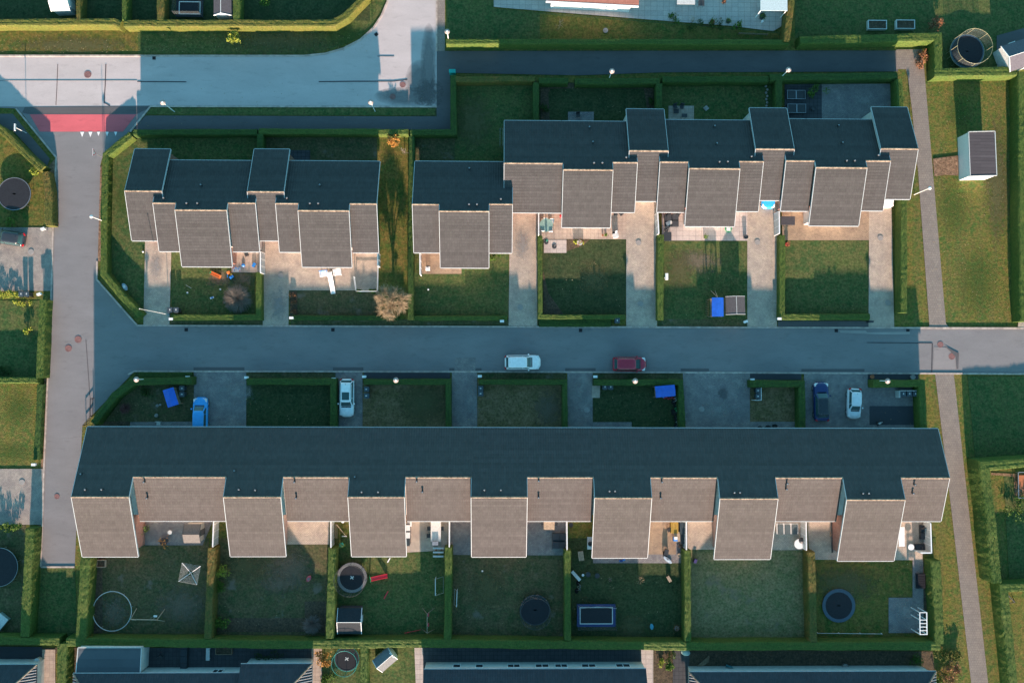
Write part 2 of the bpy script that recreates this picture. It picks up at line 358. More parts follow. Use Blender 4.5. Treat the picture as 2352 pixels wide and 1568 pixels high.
lawn([(300, 876), (446, 880), (446, 985), (205, 985)], M_lawn_w)
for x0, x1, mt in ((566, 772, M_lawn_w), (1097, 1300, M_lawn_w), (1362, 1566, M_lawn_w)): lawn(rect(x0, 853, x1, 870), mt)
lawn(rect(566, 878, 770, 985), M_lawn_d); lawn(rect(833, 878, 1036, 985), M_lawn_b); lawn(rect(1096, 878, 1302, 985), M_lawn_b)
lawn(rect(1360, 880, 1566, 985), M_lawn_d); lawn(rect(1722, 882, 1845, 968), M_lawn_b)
# back gardens
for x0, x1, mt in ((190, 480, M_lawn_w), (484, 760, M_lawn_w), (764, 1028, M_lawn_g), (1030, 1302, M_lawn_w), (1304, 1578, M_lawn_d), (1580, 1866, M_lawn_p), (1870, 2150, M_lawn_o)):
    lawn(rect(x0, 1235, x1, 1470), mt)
lawn(rect(-60, 1205, 60, 1470), M_lawn_w); lawn([(95, 1302), (172, 1302), (180, 1468), (85, 1468)], M_lawn_g)
lawn(rect(840, 1486, 962, 1640), M_lawn_g); lawn(rect(740, 1486, 832, 1640), M_lawn_g)
lawn(rect(-60, 300, 100, 530), M_lawn_o); lawn(rect(-60, 690, 92, 868), M_lawn_g)
lawn([(2222, 864), (2420, 864), (2420, 1058), (2240, 1060)], M_lawn_g)  # darker green sheet paints the shade cast across the grass here
lawn([(2305, 1090), (2420, 1080), (2420, 1330), (2318, 1340)], M_lawn_g)
# bare earth and beds
sheet('soil_bed', rect(485, 1418, 700, 1450), L2, M_soil); sheet('soil_bed', rect(700, 1380, 752, 1452), L2, M_soil)
sheet('soil_bed', [T(2, 0, *p) for p in ((260, 760), (1290, 760), (1290, 1000), (1230, 990), (1200, 810), (350, 810), (330, 860), (345, 1100), (260, 1100))], L2, M_soil)
sheet('soil_bed', [T(2, 1, *p) for p in ((285, 900), (330, 1100), (480, 1310), (285, 1310))], L2, M_soil)
sheet('soil_bed', [T(1, 1, *p) for p in ((310, 1085), (375, 1085), (380, 1320), (310, 1320))], L2, M_soil)
sheet('soil_bed', rect(1800, 186, 1886, 192), L2, M_soil)
sheet('soil_bed', rect(208, 1270, 236, 1460), L2, M_soil)
sheet('soil_bed', rect(2118, 1285, 2138, 1455), L2, M_soil)
sheet('soil_bed', [T(0, 2, *p) for p in ((900, 740), (1180, 740), (1180, 830), (830, 830))], L2, M_soil)
sheet('soil_bed', [(90, 1486), (180, 1486), (180, 1640), (150, 1640), (148, 1500), (90, 1498)], L2, M_soil)
sheet('soil_bed', [T(3, 3, *p) for p in ((0, 1265), (1500, 1275), (1530, 1568), (0, 1568))], L2, M_soil)
sheet('soil_bed', [T(2, 3, *p) for p in ((1290, 1255), (1500, 1255), (1490, 1800), (1290, 1800))], L2, M_soil)
sheet('soil_bed', [T(2, 3, *p) for p in ((1600, 1250), (2334, 1260), (2334, 1568), (1600, 1568))], L3, M_soil)
sheet('gravel_strip', [(107, 388), (130, 362), (131, 395), (126, 525), (113, 525)], L2, M_gravel)
sheet('gravel_strip', [(116, 680), (120, 680), (112, 950), (106, 1075), (94, 1075), (99, 950), (107, 780)], L2, M_gravel)
sheet('gravel_strip', [(88, 1205), (98, 1205), (95, 1300), (86, 1300)], L2, M_gravel)
sheet('gravel_strip', [(226, 395), (234, 380), (234, 600), (224, 600)], L2, M_gravel)
sheet('gravel_strip', [(2276, 1085), (2400, 1090), (2400, 1140), (2330, 1138), (2328, 1094), (2276, 1090)], L2, M_gravel)
# roads
road = [(-80, 129), (700, 129), (748, 124), (790, 112), (828, 92), (858, 65), (876, 38), (890, 5), (900, -80), (1003, -80), (1003, 245), (345, 243), (52, 246), (-80, 244)]
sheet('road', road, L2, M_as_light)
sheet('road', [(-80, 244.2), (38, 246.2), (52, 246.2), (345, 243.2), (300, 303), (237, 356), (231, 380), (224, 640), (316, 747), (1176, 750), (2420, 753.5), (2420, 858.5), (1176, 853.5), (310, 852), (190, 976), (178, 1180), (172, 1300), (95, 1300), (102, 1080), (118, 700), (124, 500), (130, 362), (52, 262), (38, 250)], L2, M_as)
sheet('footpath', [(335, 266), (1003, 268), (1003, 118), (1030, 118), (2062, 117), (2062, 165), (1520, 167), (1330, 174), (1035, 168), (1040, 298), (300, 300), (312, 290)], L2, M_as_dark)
sheet('footpath', rect(1002, -80, 1022, 118), L2, M_path)
sheet('footpath', [(2058, 115), (2118, 114), (2124, 181), (2142, 395), (2172, 743), (2180, 752), (2130, 752), (2134, 748), (2108, 395), (2094, 252), (2084, 174), (2080, 160), (2058, 160)], L3, M_path)
sheet('footpath', [(2147, 859), (2190, 859), (2225, 1176), (2269, 1568), (2280, 1660), (2240, 1660), (2230, 1568), (2185, 1176)], L3, M_path)
sheet('footpath', [(-80, 262), (30, 262), (60, 300), (115, 365), (108, 385), (30, 300), (-80, 285)], L2, M_as_dark)
sheet('verge', [(345, 247), (1000, 248), (1000, 266), (335, 264)], L2, M_lawn_g)
sheet('crossing', [(69, 263.5), (314, 263.5), (283, 303), (92, 303)], L3, M_red)
m = MB()
for tx, a, s in ((753, 8, 1.15), (828, 8, 1.15), (902, 6.5, .9), (980, 6.5, .95), (1058, 6.5, .9)):
    c = T(0, 0, tx, 1205); p = [G(c[0]-4.0*s, c[1]), G(c[0]+4.0*s, c[1]), G(c[0], c[1]+10.5*s)]
    m.add([(q.x, q.y, L3+.03) for q in p], [(2, 1, 0)])
tag(m.build('give_way_marking', M_mark), kind='structure')
# asphalt joints, cracks and patches, with painted shadow lines among them
def joint_or_shadow(pts, wd=0.06, mt=None): strip('road_joint_or_shadow', pts, wd, L3-.004, L3+0.030, mt or M_tar_shadow)
joint_or_shadow([T(0,0,1255,748), T(0,0,1480,748), T(0,0,1700,750)], .09); joint_or_shadow([T(1,0,575,748), T(1,0,900,745), T(1,0,1250,745), T(1,0,1380,730)], .10)
joint_or_shadow([T(0,0,530,590), T(0,0,522,800), T(0,0,513,960)], .05); joint_or_shadow([T(0,0,968,590), T(0,0,962,780), T(0,0,952,940), T(0,0,1005,968)], .09)  # both strips paint lamp and sign shadows across the upper road
joint_or_shadow([T(1,0,1110,516), T(1,0,1260,517)], .05); joint_or_shadow([T(3,2,1495,30), T(3,2,1490,290)], .08); joint_or_shadow([T(3,2,900,22), T(3,2,1490,28)], .06)
joint_or_shadow([(205, 976), (207.5, 915), (198, 780)], .04, M_as_dark); joint_or_shadow([(0, 186), (315, 186)], .04, M_as)  # the first strip paints a lamp's shadow on the side street
sheet('road_patch', [T(3,2,*p) for p in ((1510, 60), (1640, 70), (1720, 130), (1712, 262), (1500, 262))], L3, asphalt('asphalt_patch', (0.25, 0.235, 0.235), 0.08, 21))
sheet('road_patch', [T(3,2,*p) for p in ((1600, 50), (1735, 120), (1730, 262), (1714, 262), (1705, 150), (1640, 85))], L4, M_as_dark)
sheet('road_patch', [T(3,1,*p) for p in ((640, 1440), (890, 1445), (900, 1462), (1290, 1455), (1290, 1478), (1050, 1480), (660, 1465))], L3, asphalt('asphalt_patch_pale', (0.30, 0.29, 0.28), 0.1, 22))
sheet('road_patch', rect(1045, 821, 1092, 853), L3, M_drive_g)
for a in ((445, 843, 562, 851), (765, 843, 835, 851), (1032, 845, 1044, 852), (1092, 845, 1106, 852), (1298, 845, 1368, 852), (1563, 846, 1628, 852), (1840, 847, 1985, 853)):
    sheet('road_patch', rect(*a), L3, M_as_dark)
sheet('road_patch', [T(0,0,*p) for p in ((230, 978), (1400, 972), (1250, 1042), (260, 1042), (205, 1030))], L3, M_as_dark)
# kerbs
def kerb(pts): strip('kerb', pts, 0.2, 0.0, 0.14, M_kerb)
kerb([(-80, 129), (700, 129), (748, 124), (790, 112), (828, 92), (858, 65), (876, 38), (890, 5), (900, -80)])
kerb([(345, 245), (1003, 246)]); kerb([(1003, -80), (1003, 118)])
kerb([(224, 600), (223, 642), (316, 747.5), (1176, 750.4), (2420, 753.8)]); kerb([(310, 852.3), (1176, 853.6), (2150, 857.5), (2420, 858.8)])
kerb([(310, 852.3), (295, 860)]); kerb([(130, 362), (124, 500), (118, 700), (102, 1080), (95, 1300)]); kerb([(95, 1301), (172, 1301)])
kerb([(38, 250), (130, 362)]); kerb([(345, 247), (300, 303)])
# driveways and terraces
def drive(px, mt=None, z=L3): sheet('driveway', px, z, mt or M_drive)
def terr(px, mt, z=L3): sheet('terrace', px, z, mt)
drive([(338, 500), (394, 500), (394, 579), (390, 746.5), (330, 746), (334, 553)])
drive([(600, 500), (690, 500), (690, 640), (664, 660), (663, 747), (604, 747), (600, 625)])
drive([(690, 560), (868, 560), (866, 667), (664, 667), (664, 640), (690, 640)])
terr(rect(532, 560, 596, 626), M_tile)
terr(rect(967, 560, 1060, 629), M_brickp)
drive([(1172, 440), (1234, 440), (1234, 748.5), (1168, 748)])
terr(rect(1239, 470, 1438, 549.5), M_tile); terr(rect(1249, 551, 1301, 581), M_tile_l)
sheet('soil_bed', [(1301, 549), (1356, 549), (1340, 563), (1301, 578)], L3, M_soil)
drive([(1438, 420), (1507, 420), (1509, 750), (1438, 750)])
terr(rect(1520, 470, 1716, 553), M_tile_l)
drive([(1716, 420), (1786, 420), (1784, 750), (1716, 750)])
terr(rect(1796, 470, 1996, 552), M_brickp); drive([(1996, 420), (2046, 420), (2053, 751), (1994, 751)])
terr(rect(1786, 737, 1994, 751), M_as_dark)
terr([T(2,0,510,1022), T(2,0,745,1022), T(2,0,745,1120), T(2,0,510,1120)], M_drive_g)
terr([T(2,0,1425,968), T(2,0,1657,968), T(2,0,1657,1120), T(2,0,1425,1120)], M_tile)
terr([T(3,0,150,770), T(3,0,487,770), T(3,0,487,1110), T(3,0,150,1110)], M_dark_tile)
terr([T(3,0,487,768), T(3,0,1140,768), T(3,0,1140,1110), T(3,0,487,1110)], M_drive_g)
terr([T(1,0,300,1372), T(1,0,495,1372), T(1,0,495,1500), T(1,0,300,1500)], M_dark_tile)
drive([(-80, 522), (124, 523), (121, 668), (-80, 669)], M_drive_m); drive([(-80, 1076), (103, 1076), (97, 1204), (-80, 1204)], M_drive_m)
strip('kerb', [(116, 523), (110, 665)], .15, 0.0, .06, M_kerb)
for a in ((446, 566), (771, 833), (1038, 1096), (1303, 1361)): drive(rect(a[0], 853.5, a[1], 990), M_drive_g)
drive(rect(1568, 855, 1722, 990), M_drive_g); drive(rect(1846, 856, 1994, 990), M_drive_g); drive(rect(1994, 889, 2108, 990), M_drive_g)
drive([T(2,2,728,415), T(2,2,803,415), T(2,2,800,525), T(2,2,728,525)], M_drive)
terr([T(2,2,735,745), T(2,2,1090,745), T(2,2,1090,840), T(2,2,735,840)], M_drive_g); terr([T(0,2,1190,745), T(0,2,1760,740), T(0,2,1760,840), T(0,2,1190,840)], M_drive_g)
terr(rect(1722, 968, 1833, 990), M_drive_g); terr(rect(1996, 932, 2106, 975), M_slate, L4)
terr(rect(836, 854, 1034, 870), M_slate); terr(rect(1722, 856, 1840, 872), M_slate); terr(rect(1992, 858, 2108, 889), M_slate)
# terraces on the garden side
terr([(300, 1160), (490, 1160), (490, 1195), (466, 1251), (333, 1251)], M_drive_g); terr(rect(655, 1160, 757, 1249), M_drive)
terr([(930, 1160), (1030, 1160), (1028, 1262), (930, 1268)], M_drive); terr(rect(1034, 1160, 1090, 1273), M_drive_g)
terr([(1205, 1160), (1300, 1160), (1300, 1274), (1205, 1274)], M_drive_g)
terr([(1484, 1160), (1573, 1160), (1573, 1263), (1570, 1292), (1362, 1292), (1362, 1276), (1484, 1276)], M_drive_g); terr(rect(1487, 1190, 1552, 1272), M_brickp, L4)
terr(rect(1578, 1170, 1650, 1261), M_drive); terr(rect(1770, 1170, 1848, 1262), M_drive); terr([(1852, 1170), (1930, 1170), (1930, 1284), (1870, 1284), (1858, 1265)], M_drive)
terr([(2045, 1175), (2134, 1175), (2134, 1268), (2118, 1272), (2118, 1285), (2045, 1285)], M_drive)
terr([(2095, 1285), (2119, 1285), (2121, 1452), (2040, 1452), (2040, 1371), (2095, 1371)], M_drive_g)
# yards to the south
terr([(-80, 1482), (98, 1484), (98, 1640), (-80, 1640)], M_slate); terr(rect(98, 1490, 128, 1640), M_tile)
terr(rect(325, 1486, 716, 1640), M_dark_tile); terr(rect(958, 1486, 1480, 1560), M_dark_tile, L3)
terr([(952, 1486), (972, 1486), (972, 1640), (958, 1640)], M_tile_l, L4); terr(rect(1472, 1488, 1500, 1640), M_tile_l, L4); terr(rect(1545, 1488, 1583, 1640), M_dark_tile, L4)
terr(rect(716, 1488, 740, 1640), M_tile); terr([T(3,0,2080,330), T(3,0,2334,260), T(3,0,2500,600), T(3,0,2080,600)], M_as_dark)
# north-east terrace of large slabs
terr([(1134, -80), (1134, 17), (1176, 21), (1511, 48), (1680, 61), (1775, 73), (1797, 60), (1800, -80)], M_tile_l)
terr([(2142, 365), (2200, 358), (2200, 404), (2170, 402), (2145, 406)], M_gravel)
sheet('driveway', [(2338, 739), (2420, 739), (2420, 753), (2336, 753)], L3, M_drive)

# worn and stained patches, each with a ragged outline of its own
def patchmat(name, c1, c2, thr=0.0, al=.75, soft=False):
    m, n, b = newmat(name); o = [q for q in n.nodes if q.type == 'OUTPUT_MATERIAL'][0]; tc = N(n, 'ShaderNodeTexCoord').outputs['Generated']
    sub = N(n, 'ShaderNodeVectorMath', operation='SUBTRACT'); n.links.new(tc, sub.inputs[0]); sub.inputs[1].default_value = (.5, .5, 0)
    ml = N(n, 'ShaderNodeVectorMath', operation='MULTIPLY'); n.links.new(sub.outputs[0], ml.inputs[0]); ml.inputs[1].default_value = (1, 1, 0)
    ln = N(n, 'ShaderNodeVectorMath', operation='LENGTH'); n.links.new(ml.outputs[0], ln.inputs[0]); co = coord(n)
    f = noise(n, co, 1.6, 8, .8, .30, .70) if not soft else noise(n, co, .9, 3, .5, -.6, 1.6); a = N(n, 'ShaderNodeMath', operation='MULTIPLY_ADD'); n.links.new(ln.outputs['Value'], a.inputs[0]); a.inputs[1].default_value = -1.7; n.links.new(f, a.inputs[2])
    r = N(n, 'ShaderNodeMapRange'); r.inputs[1].default_value = -.22+thr; r.inputs[2].default_value = .38+thr; r.inputs[4].default_value = al; n.links.new(a.outputs[0], r.inputs[0])
    n.links.new(mix(n, noise(n, co, 6, 5, .7, .3, .7), c1, c2), b.inputs['Base Color']); b.inputs['Roughness'].default_value = .95; b.inputs['Specular IOR Level'].default_value = .1
    tr = N(n, 'ShaderNodeBsdfTransparent'); mx = N(n, 'ShaderNodeMixShader'); n.links.new(r.outputs[0], mx.inputs[0]); n.links.new(tr.outputs[0], mx.inputs[1]); n.links.new(b.outputs[0], mx.inputs[2]); n.links.new(mx.outputs[0], o.inputs[0]); return m
P_bare = patchmat('bare_patch', (0.20, 0.165, 0.12), (0.13, 0.115, 0.08), -.05); P_moss = patchmat('moss_patch', (0.13, 0.12, 0.06), (0.09, 0.10, 0.045), -.1)
P_damp = patchmat('dark_stain', (0.11, 0.11, 0.115), (0.16, 0.155, 0.16), -.15); P_dark = patchmat('worn_dark_asphalt', (0.19, 0.18, 0.185), (0.26, 0.25, 0.25), -.22, .8, True); P_pale = patchmat('pale_stain', (0.33, 0.32, 0.31), (0.26, 0.25, 0.24), .05); P_green = patchmat('green_patch', (0.05, 0.105, 0.026), (0.065, 0.115, 0.03), .0, .45)
def blot(name, x, y, rx, ry, mt, z):
    c = G(x, y); m = MB(); k = 40
    m.add([(rx*math.cos(2*math.pi*i/k), ry*math.sin(2*math.pi*i/k), 0) for i in range(k)], [tuple(range(k))]); o = m.build(name, mt)
    ZC[z] = ZC.get(z, 0)+1; o.location = (c.x, c.y, z+ZC[z]*0.0006); tag(o, kind='structure')
for a in ((668, 1308, 3.6, 3.4, P_bare), (640, 1340, 3.0, 1.6, P_bare), (1258, 940, 2.4, 3.2, P_bare), (975, 925, 4.2, 3.2, P_moss), (560, 640, 1.8, 1.2, P_bare), (505, 640, 2.2, 1.3, P_bare), (262, 1405, 2.4, 2.4, P_bare), (1450, 1440, 2.5, 2.0, P_moss),
          (1340, 1400, 2.2, 2.0, P_moss), (1365, 640, 2.6, 2.6, P_moss), (1600, 600, 4.0, 1.8, P_bare), (1560, 620, 2.0, 3.0, P_moss), (1120, 1350, 2.6, 3.0, P_moss), (1085, 280, 3.0, 4.0, P_moss), (1940, 1340, 5.0, 3.0, P_moss), (2245, 650, 3.4, 6.0, P_green),
          (2190, 480, 2.8, 5.0, P_green), (2200, 260, 2.2, 3.4, P_green), (2290, 420, 2.0, 9.0, P_moss), (640, 95, 9.0, 2.0, P_moss), (800, 85, 4.0, 2.0, P_green), (170, 105, 9.0, 1.4, P_moss), (40, 940, 2.6, 3.0, P_green), (30, 1040, 3.5, 1.6, P_green), (290, 450, 2.4, 4.0, P_green), (560, 1300, 3.0, 2.0, P_moss), (420, 1390, 4.0, 3.0, P_bare)):
    blot('worn_patch', *a, L1+.03)
for a in ((966, 190, 2.0, 2.9, P_dark), (984, 150, 1.0, 5.4, P_dark), (930, 222, 3.9, 1.2, P_dark), (985, 215, 2.0, 2.0, P_damp)): blot('stain', *a, L2+.019)
for a in ((1660, 905, .7, 1.0, P_damp), (1650, 940, 3.6, 1.4, P_pale), (1080, 915, 1.0, 2.6, P_pale), (1335, 900, 1.2, 2.0, P_pale), (545, 900, 3.0, 2.0, P_pale), (1700, 880, 2.0, 1.4, P_pale), (360, 610, 1.1, 2.6, P_pale), (640, 700, 1.6, 3.0, P_pale), (1200, 560, 1.3, 3.0, P_pale), (1985, 230, 3.2, 1.6, P_pale), (2080, 1400, 2.0, 2.2, P_pale)): blot('stain', *a, L3+.047)
# ------------------------------------------------------------------ row houses
TN, TS = 0.415, 0.364
PIECES = []
def solve(x, y, f, h0):
    h = h0
    for _ in range(12): Y = G(x, y, h).y; h = f(Y)
    return Y, h
class Piece:
    """one asymmetric gable: north plane, ridge, south plane; x0/x1 are picture x of the ridge ends"""
    def __init__(s, x0, x1, yR, YN, hE, yS, low=None):
        xm = (x0+x1)/2
        s.YR, s.hR = solve(xm, yR, lambda Y: hE+TN*(YN-Y), 5.4)
        s.YN, s.hE = YN, hE
        s.YS, s.hS = solve(xm, yS, lambda Y: s.hR-TS*(s.YR-Y), 3.4)
        s.X0 = x0 if low else G(x0, yR, s.hR).x; s.X1 = x1 if low else G(x1, yR, s.hR).x
        PIECES.append(s)
    def z(s, X, Y):
        if not (s.X0-.01 <= X <= s.X1+.01 and s.YS <= Y <= s.YN): return -1
        return s.hE+TN*(s.YN-Y) if Y > s.YR else s.hR-TS*(s.YR-Y)
    def zz(s, Y): return s.hE+TN*(s.YN-Y) if Y > s.YR else s.hR-TS*(s.YR-Y)
def roofz(X, Y): return max([p.z(X, Y) for p in PIECES]+[0])
def at_roof(x, y):
    h = 5.0
    for _ in range(8): g = G(x, y, h); h = roofz(g.x, g.y) or 4.5
    return g.x, g.y, h
M_roof = [rooftile('roof_tiles_brown_grey', (0.094, 0.086, 0.083), seed=1.0), rooftile('roof_tiles_grey', (0.071, 0.070, 0.071), seed=2.0), rooftile('roof_tiles_brown', (0.092, 0.084, 0.082), seed=4.0)]
M_ridge = plain('ridge_tiles_sun_tint', (0.25, 0.20, 0.155), 0.9, var=0.45, scale=3)  # brighter than the roof tiles: sunlight on the ridges put into the colour
M_barge = plain('white_bargeboard', (0.43, 0.47, 0.49), 0.5, var=0.08)
M_gutter = plain('gutter_zinc', (0.36, 0.39, 0.41), 0.5, var=0.1)
M_wallw = plain('white_rendered_wall', (0.62, 0.60, 0.57), 0.8, var=0.08, scale=2)
def rake(m, p, X, Ya, Yb, side):
    segs = []
    if Ya > p.YR: segs.append((Ya, max(Yb, p.YR)))
    if Yb < p.YR: segs.append((min(Ya, p.YR), Yb))
    x0, x1 = (X-0.04, X+0.02) if side < 0 else (X-0.02, X+0.04)
    for a, b in segs:
        if a-b < 0.02: continue
        za, zb = p.zz(a-1e-6 if a <= p.YR else a), p.zz(b+1e-6 if b >= p.YR else b)
        m.xprism(x0, x1, [(a, za+0.03), (b, zb+0.03), (b, zb-0.22), (a, za-0.22)])
def window(par, x, y, z, wd, ht, side, door=False):
    m = MB(); d = 0.06*side
    for (a, b, c, e) in ((0, ht/2, wd, .07), (0, -ht/2, wd, .07)): m.box(x, y+d, z+b, c+.07, .09, e)
    for a in (-1, 0, 1):
        if a == 0 and wd < 1.0: continue
        m.box(x+a*wd/2, y+d, z, .07, .088, ht-.07)
    o = m.build('door' if door else 'window', M_white, par)
    MB().box(x, y+d*0.6, z, wd-.04, .04, ht-.04).build('panel' if door else 'pane', M_offw if door else M_glass, o)
def house(label, pieces, roof_mat, rakes, vents, walls, group, inset=0.75):
    """pieces: list of Piece; rakes: (piece, X, Yfrom, Yto, side)"""
    p0 = pieces[0]; t = thing('row_house', label, 'house', (0, 0, 0), 0, group)
    cx = sum((p.X0+p.X1)/2 for p in pieces)/len(pieces); cy = sum((p.YN+p.YS)/2 for p in pieces)/len(pieces)
    t.location = (cx, cy, 0)
    def loc(o): o.location = (-cx, -cy, 0); return o
    m = MB()
    for k, p in enumerate(pieces):
        th = 0.20
        m.xprism(p.X0, p.X1, [(p.YN, p.hE), (p.YR, p.hR), (p.YS, p.hS), (p.YS, p.hS-th), (p.YR, p.hR-th), (p.YN, p.hE-th)])
    rf = m.build('roof', roof_mat, t); loc(rf)
    for p in pieces:                                              # ridge tiles, overlapping half rounds
        m = MB(); n = max(2, int((p.X1-p.X0)/0.38)); dx = (p.X1-p.X0)/n
        for i in range(n):
            a = p.X0+i*dx; r = 0.10+0.015*random.random()
            m.tube((a, p.YR+0.01*random.random(), p.hR-0.02), (a+dx*1.02, p.YR, p.hR-0.02+0.012*random.random()), r, r*1.1, 8)
        m.build('ridge_tiles', M_ridge, rf)
    for (p, X, a, b, s_) in rakes:
        m = MB(); rake(m, p, X, a, b, s_)
        if m.v: m.build('bargeboard', M_barge, rf)
    for p in pieces:
        m = MB(); m.tube((p.X0+.02, p.YS-.05, p.hS-.07), (p.X1-.02, p.YS-.05, p.hS-.09), .045, None, 8)
        m.box((p.X0+p.X1)/2, p.YS-.0, p.hS-.13, p.X1-p.X0-.04, .05, .2); m.build('gutter', M_barge, rf)
    done = []
    for p in pieces:
        if any(abs(q.YN-p.YN) < .02 and abs(q.X0-p.X0) > 0 for q in done) and False: continue
        m = MB(); m.tube((p.X0+.02, p.YN+.05, p.hE-.07), (p.X1-.02, p.YN+.05, p.hE-.07), .06, None, 8); m.build('gutter', M_gutter, rf); done.append(p)
    for (vx, vy) in vents:
        X, Y, z = at_roof(vx, vy); v = MB().tube((X, Y, z-.1), (X, Y, z+.34), .10, .10, 10).tube((X, Y, z+.34), (X, Y, z+.40), .15, .13, 10)
        MBv = v.build('roof_vent', M_dark, rf)
        MB().lathe(X, Y, [(.10, z+.40), (.08, z+.44), (0, z+.45)], 10).build('cap', M_grey, MBv)
    for k, (p, xi0, xi1, ys, yn) in enumerate(walls):
        X0, X1, Y0, Y1 = p.X0+xi0, p.X1-xi1, p.YS+ys, p.YN-yn
        wl = MB().xprism(X0, X1, [(Y0, 0), (Y0, p.zz(Y0)-.2), (p.YR, p.hR-.2), (Y1, p.zz(Y1)-.2), (Y1, 0)]).build('wall', M_brick if (k % 2 == 0) else M_wallw, t); loc(wl)
        if X1-X0 > 2.2:
            window(wl, X0+(X1-X0)*.3, Y0, 1.35, min(1.4, (X1-X0)*.3), 1.3, -1); window(wl, X0+(X1-X0)*.72, Y0, 1.08, .9, 2.05, -1, True)
            window(wl, X0+(X1-X0)*.28, Y1, 1.3, min(1.2, (X1-X0)*.3), 1.0, 1); window(wl, X0+(X1-X0)*.7, Y1, 1.08, .9, 2.05, 1, True)
    return t
# ---- southern terrace
YN_b = G(1176, 982.4, 3.0).y
Bx = [(163.7, 296, 1140.7, 1277.8), (513, 644.7, 1141, 1277), (799, 928.6, 1141, 1277), (1082, 1211, 1141.5, 1278), (1366, 1497, 1143, 1280.4), (1653.9, 1787, 1144.5, 1283.4), (1945, 2079, 1147, 1287.4)]
Rc = [(1094, 1193), (1094, 1192.5), (1093.8, 1192.2), (1094, 1193.5), (1096, 1196.7), (1099, 1199.8), (1101.4, 1203)]
BP = [Piece(a, b, yr, YN_b, 3.0, ys) for a, b, yr, ys in Bx]
yRb = sum(p.YR for p in BP)/7; 
RP = []
for i in range(7):
    X0 = BP[i].X1; X1 = BP[i+1].X0 if i < 6 else G(2182.9, 1101.4, 5.5).x
    q = Piece(X0, X1, Rc[i][0], YN_b, 3.0, Rc[i][1], low=True)
    q.YR, q.hR = solve(1176, (1096), lambda Y: 3.0+TN*(YN_b-Y), 5.4); q.YS, q.hS = solve(1176, 1196, lambda Y: q.hR-TS*(q.YR-Y), 3.4); RP.append(q)
VT = {0: [T(0,2,750,1215), T(0,2,788,1355), T(0,2,938,1355), T(0,2,1322,1290), T(0,2,1348,1435)],
      1: [T(0,2,2145,1185), T(0,2,2185,1355), T(0,2,2334,1360), T(1,2,355,1290), T(1,2,370,1435)],
      2: [T(1,2,905,1240), T(1,2,967,1378), T(1,2,1117,1378), T(1,2,1467,1285), T(1,2,1519,1380)],
      3: [T(1,2,2082,1360), T(1,2,2232,1360), T(2,2,243,1280), T(2,2,241,1430)],
      4: [T(2,2,885,1370), T(2,2,935,1370), T(2,2,1363,1290), T(2,2,1352,1435)],
      5: [T(2,2,2020,1383), T(2,2,2070,1383), T(3,2,168,1305), T(3,2,161,1355)],
      6: [T(3,2,855,1390), T(3,2,907,1390), T(3,2,1328,1315), T(3,2,1312,1392)]}
LB = ['westernmost house of the long southern terrace, its gable beside the side street', 'second house from the west in the southern terrace, behind the open gravelled terrace',
      'third southern terrace house from the west, above the trampoline with the red slide', 'middle house of the southern terrace, above the dark netted trampoline',
      'fifth southern terrace house from the west, with the furniture-filled warm brick terrace', 'sixth house from the west in the southern terrace, north of the bare mossy lawn', 'easternmost house of the southern terrace, beside the narrow paved path']
for i in range(7):
    b, r = BP[i], RP[i]; nx = BP[i+1] if i < 6 else None
    rk = [(b, b.X1, r.YR, b.YS, 1)]
    if i == 0: rk.append((b, b.X0, b.YN, b.YS, -1))
    else: rk.append((b, b.X0, RP[i-1].YR, b.YS, -1))
    if i == 6: rk.append((r, r.X1, r.YN, r.YS, 1))
    house(LB[i], [b, r], M_roof[0 if i != 3 else 2], rk, VT[i], [(b, .85 if i == 0 else .75, .75, .7, .5), (r, -0.7, (-0.7 if i < 6 else .85), .75, .52)], 'houses of the southern terrace')
# ---- northern rows: A = stepped-out gable, W/M/E = the three parts of a house front
def unit(N, Wd, Mn, Ed):
    """N=(x, y) north eave; each part (x0, x1, yR, yS)"""
    YN = G(N[0], N[1], 3.0).y
    P = [Piece(a, b, yr, YN, 3.0, ys) for (a, b, yr, ys) in (Wd, Mn, Ed)]
    P[1].X0 = P[0].X1; P[2].X0 = P[1].X1
    for q in (P[2],): q.YR, q.hR, q.YS, q.hS = q.YR, q.hR, q.YS, q.hS
    return P
def ablock(x0, x1, yN, yR, yS):
    YN = G((x0+x1)/2, yN, 2.95).y
    return Piece(x0, x1, yR, YN, 2.95, yS)
def unit_rakes(P):
    a, b, c = P
    return [(a, a.X0, a.YN, a.YS, -1), (b, b.X0, a.YR, b.YS, -1), (b, b.X1, c.YR, b.YS, 1), (c, c.X1, c.YN, c.YS, 1)]
def a_rakes(A): return [(A, A.X0, A.YN, A.YS, -1), (A, A.X1, A.YN, A.YS, 1)]
def unit_walls(P, w0=.7, w1=.7): return [(P[0], w0, -0.6, .7, .5), (P[1], .6, .6, .7, .52), (P[2], -0.6, w1, .7, .5)]
A1 = ablock(286.4, 371.6, 342.6, 438.6, 552.4); U1 = unit((500, 369), (351, 405, 466.3, 576.9), (405, 520.5, 482.4, 612), (520.5, 586.4, 466.3, 577.6))
A2 = ablock(568, 652, 343, 440.3, 552.4); U2 = unit((770, 370.5), (632.8, 686.5, 467.3, 578.4), (686.5, 801.5, 483.7, 613), (801.5, 865, 468, 580))
UM = unit((1050, 371.6), (947, 1009.3, 469.3, 580), (1009.3, 1123, 485, 614.7), (1123, 1177, 468.8, 580.6))
U3 = unit((1300, 278.6), (1158, 1293.3, 375, 488.2), (1293.3, 1408, 390, 522.2), (1408, 1464, 373.2, 487.4)); A3 = ablock(1445.5, 1535, 251.2, 346.4, 461.8)
